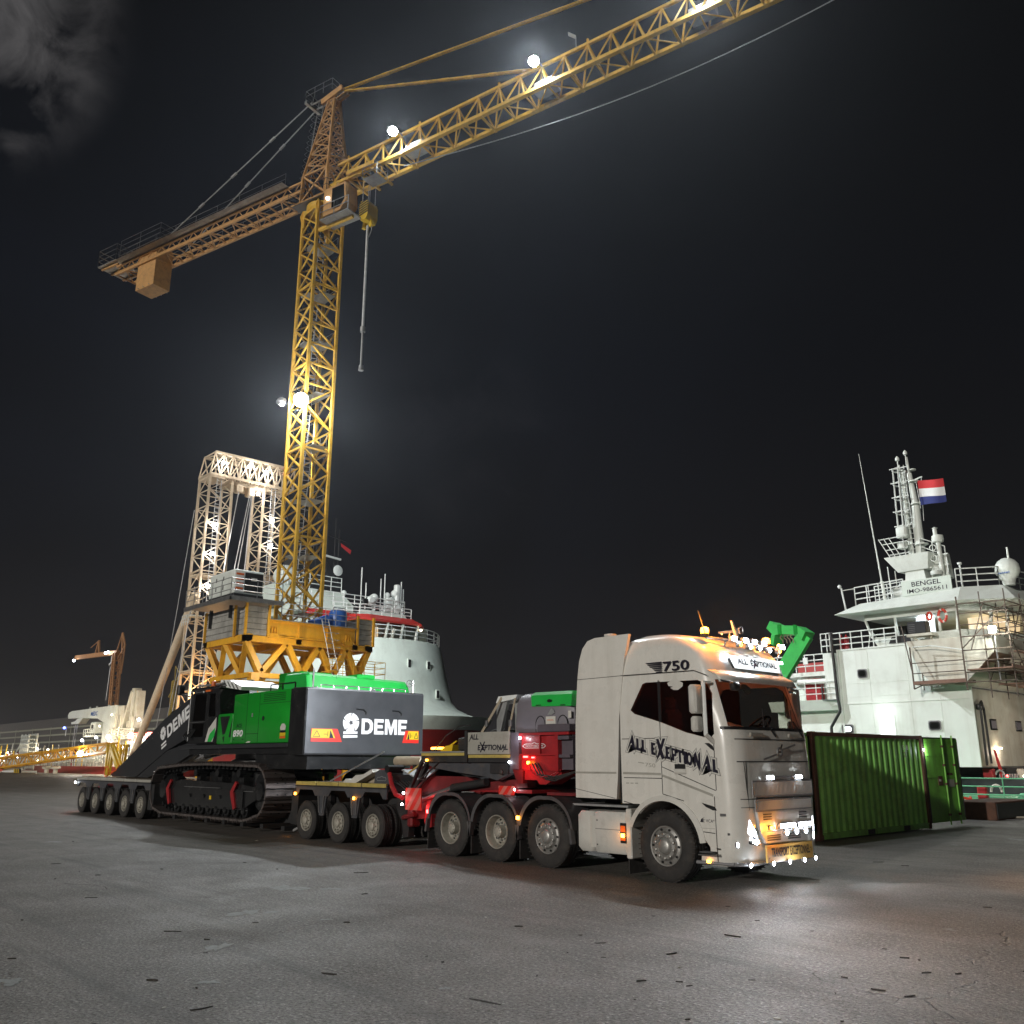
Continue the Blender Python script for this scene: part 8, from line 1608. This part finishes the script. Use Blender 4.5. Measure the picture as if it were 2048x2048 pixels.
mb = MB('red_paint'); mb.bbox(-16.6, -16.2, 42.9, 43.2, .02, .7, .05); mb.m = 'rail_green'; mb.lathe([(.3, 0), (.3, .25), (.2, .4), (.02, .42)], (-14.6, 42.8, .02), 'Z', 14, cap=True); mb.m = 'ship_cream'; mb.path([(-15.7 + .22 * math.cos(a), 42.7, .45 + .3 * math.sin(a)) for a in [math.pi * i / 8 for i in range(9)]], .05, 6); mb.m = 'lifebuoy_red'; mb.path([(-17.5, 42.6, .1), (-17.1, 42.5, .2), (-16.8, 42.7, .12), (-16.9, 42.9, .2)], .06, 6); tag(mb.build('quay_clutter'), 'red hydrant and small fittings grouped behind the green quay railing', 'fittings')
for k, (a, b) in enumerate((((-14.4, 36.1), (-10.2, 33.6)), ((-14.2, 35.4), (-9.8, 33.0)), ((-14.0, 34.6), (-9.6, 32.5)), ((-13.0, 31.8), (-9.0, 31.6)))):
    rp = MB('rope'); rp.path([(a[0] + (b[0] - a[0]) * t, a[1] + (b[1] - a[1]) * t, .03 + .02 * math.sin(t * 9 + k)) for t in [i / 10 for i in range(11)]], .03, 5)
    tag(rp.build('mooring_rope'), ('farthest', 'second farthest', 'second nearest', 'nearest')[k] + ' of four pale mooring ropes on the quay right of the container door', 'rope', 'mooring ropes on the quay')
mb = MB('rubber'); mb.path([(-14.2 + .5 * math.cos(a), 37.0 + 1.2 * math.sin(a), .05) for a in [2 * math.pi * i / 20 for i in range(17)]], .05, 6); mb.m = 'rubber'; tag(mb.build('black_hose'), 'black hose looped on the quay behind the mooring ropes', 'hose')
rz = MB('steel'); 
for y in (30.9, 31.9): rz.box(-40, 60, y, y + .06, .0045, .012)
struct(rz.build('crane_rail'))
mb = MB('rust'); mb.bbox(-12.6, -11.2, 30.2, 33.6, .0, .53, .02); mb.m = 'black_trim'; mb.box(-11.19, -11.17, 30.25, 33.5, .05, .48); tag(mb.build('steel_skip'), 'low dark steel box standing on the quay at the right edge', 'steel box')
# ---------------------------------------------------------------- green container, door swung wide open
ct = thing('shipping_container', 'weathered green twenty-foot container with one door swung fully open, behind the truck', 'container', (-12.3, 22.3, 0))
CX, CY0, CY1, CH = -11.0, 19.45, 25.22, 2.40
mb = MB('container_green'); n = 19; pts = []; p_ = (CY1 - CY0 - .24) / n
for i in range(n):
    y = CY0 + .12 + i * p_
    pts += [(y, 0), (y + p_ * .30, 0), (y + p_ * .46, -.045), (y + p_ * .80, -.045), (y + p_ * .97, 0)]
pts.append((CY1 - .12, 0))
mb.add([(CX - .05 + d, y, z) for y, d in pts for z in (.16, CH - .10)], [(2 * i, 2 * i + 2, 2 * i + 3, 2 * i + 1) for i in range(len(pts) - 1)])
mb.add([(CX - 2.3 - d, y, z) for y, d in pts for z in (.16, CH - .10)], [(2 * i, 2 * i + 2, 2 * i + 3, 2 * i + 1) for i in range(len(pts) - 1)])
mb.box(CX - 2.3, CX - .06, CY0, CY0 + .04, .16, CH - .1); mb.box(CX - 2.3, CX - .06, CY0, CY1, CH - .06, CH - .03); mb.build('corrugated_wall', ct)
mb = MB('container_green'); mb.m = 'rust'
for y0, y1 in ((CY0, CY0 + .13), (CY1 - .13, CY1)):
    for x0, x1 in ((CX - .13, CX), (CX - 2.36, CX - 2.23)): mb.bbox(x0, x1, y0, y1, .02, CH, .01); 
for x0, x1 in ((CX - .09, CX - .01), (CX - 2.35, CX - 2.27)): mb.box(x0, x1, CY0 + .13, CY1 - .13, CH - .10, CH - .01)
mb.m = 'container_green'
for x0, x1 in ((CX - .09, CX - .012), (CX - 2.35, CX - 2.27)): mb.box(x0, x1, CY0 + .13, CY1 - .13, .04, .17)
mb.m = 'black_trim'
for y in (21.7, 23.6): mb.box(CX - .02, CX - .008, y, y + .36, .045, .16)
mb.m = 'rust'; mb.box(CX - 2.3, CX - .1, CY0 + .1, CY1 - .1, .06, .14)
for y in (CY0 + .02, CY1 - .17):
    for z in (.02, CH - .12): mb.bbox(CX - .15, CX + .006, y, y + .15, z, z + .12, .015)
mb.build('corner_frame', ct)
mb = MB('lettering_white'); text(mb, 'S', lambda u, v: (CX + .003, 23.97 + u, 2.02 + v), .09, .12, .01, 'lettering_white'); text(mb, 'B', lambda u, v: (CX + .003, 24.2 + u, 2.02 + v), .09, .12, .01, 'lettering_white'); text(mb, '2', lambda u, v: (CX + .003, 24.0 + u, 1.84 + v), .12, .13, .01, 'strap_beige')
for i in range(6): mb.m = 'strap_beige'; mb.box(CX + .001, CX + .003, 24.28, 24.32, 1.20 + i * .09, 1.25 + i * .09)
mb.build('markings', ct)
mb = MB('door_green'); dz0, dz1 = .15, CH - .06
mb.box(CX - .06, CX - .02, 25.30, 27.44, dz0, dz1)
for z in (dz0, .72, 1.30, 1.86, dz1 - .09): mb.box(CX - .075 + .055, CX - .005, 25.30, 27.44, z, z + .07)
mb.m = 'black_trim'; mb.box(CX - .07, CX - .01, 25.26, 25.30, dz0, dz1); mb.box(CX - .07, CX - .01, 27.44, 27.48, dz0, dz1); mb.box(CX - .07, CX - .01, 25.3, 27.44, dz1, dz1 + .03)
dr = mb.build('door', ct)
for y in (26.35, 27.03):
    mb = MB('door_green'); mb.m = 'door_green'; mb.tube((CX + .03, y, dz0 - .08), (CX + .03, y, dz1 + .09), .022, 8); 
    for z in (.3, 1.1, 1.6, 2.1): mb.m = 'rust'; mb.bbox(CX - .0, CX + .055, y - .05, y + .05, z, z + .06, .008)
    mb.build('locking_bar', dr)
mb = MB('rust'); mb.box(CX - .018, CX - .004 + .004, 25.95, 26.22, 1.10, 1.34); mb.m = 'sign_white'; mb.box(CX, CX + .004, 26.0, 26.1, 1.2, 1.26); mb.m = 'grey_board'; mb.box(CX - .01, CX + .003, 26.55, 26.95, 1.05, 1.25); mb.m = 'rust'; mb.box(CX - .01, CX + .003, 26.55, 26.9, 1.36, 1.42); mb.build('data_plate', dr)
mb = MB('lamp_white'); mb.ball((CX - .03, 25.27, 2.04), .035); mb.m = 'lamp_led'; mb.box(CX - .25, CX - .24, 25.235, 25.25, 1.4, 2.0); tag(mb.build('inspection_lamp'), 'small bright white lamp shining in the gap between container and its open door', 'lamp')
lamp('inspection_light', 'POINT', (CX + .1, 25.3, 2.0), 6, (.85, .92, 1), None, size=.05)
# green gooseneck-shaped lifting arm showing over the truck roof
ga = thing('lifting_arm', 'bright green hooked lifting arm sticking up behind the truck roof, seen against the night sky', 'lifting arm', (-15.8, 27.2, 0))
mb = MB('hook_green'); mb.prism([(-16.55, 6.05), (-16.40, 6.28), (-16.22, 6.18), (-16.05, 6.10), (-15.42, 6.02), (-15.12, 5.80), (-15.28, 5.55), (-15.52, 5.74), (-15.95, 5.80), (-16.25, 5.80), (-16.33, 5.45), (-16.48, 5.55), (-16.36, 5.85)], 'Y', 26.9, 27.5)
mb.beam((-15.28, 27.2, 5.74), (-16.35, 27.2, 4.42), .20, .5); mb.beam((-16.25, 27.2, 4.45), (-21.2, 27.2, 4.45), .22, .5); mb.beam((-21.0, 27.2, 4.5), (-21.0, 27.2, 0), .4, .5); mb.box(-21.8, -20.2, 26.5, 27.9, 0.001, .2); mb.m = 'bright_green'; mb.prism([(-16.1, 6.12), (-15.98, 6.11), (-15.98, 5.78), (-16.1, 5.80)], 'Y', 26.85, 26.9); mb.prism([(-15.52, 6.06), (-15.4, 6.04), (-15.4, 5.75), (-15.52, 5.73)], 'Y', 26.85, 26.9); mb.build('arm_frame', ga)
mb = MB('strap_beige')
for x in (-16.0, -15.86, -15.74, -15.62): mb.path([(x, 26.95, 5.80), (x - .06, 26.9, 5.68), (x + .03, 26.9, 5.60), (x + .05, 26.9, 5.48)], .018, 5)
mb.build('hose_loop', ga)
# ---------------------------------------------------------------- thin night mist that carries the glow of the lamps
def haze():
    mb = MB('steel'); mb.box(-560, 120, -40, 320, -7.5, 60); o = mb.build('haze'); struct(o, 'stuff'); o.data.materials.clear()
    m = bpy.data.materials.new('haze'); m.use_nodes = True; nt = m.node_tree; nt.nodes.clear()
    out = nt.nodes.new('ShaderNodeOutputMaterial'); v = nt.nodes.new('ShaderNodeVolumePrincipled')
    v.inputs['Color'].default_value = (.86, .92, 1.0, 1); v.inputs['Density'].default_value = .00020; v.inputs['Anisotropy'].default_value = .82
    nt.links.new(v.outputs[0], out.inputs['Volume']); o.data.materials.append(m)
haze()
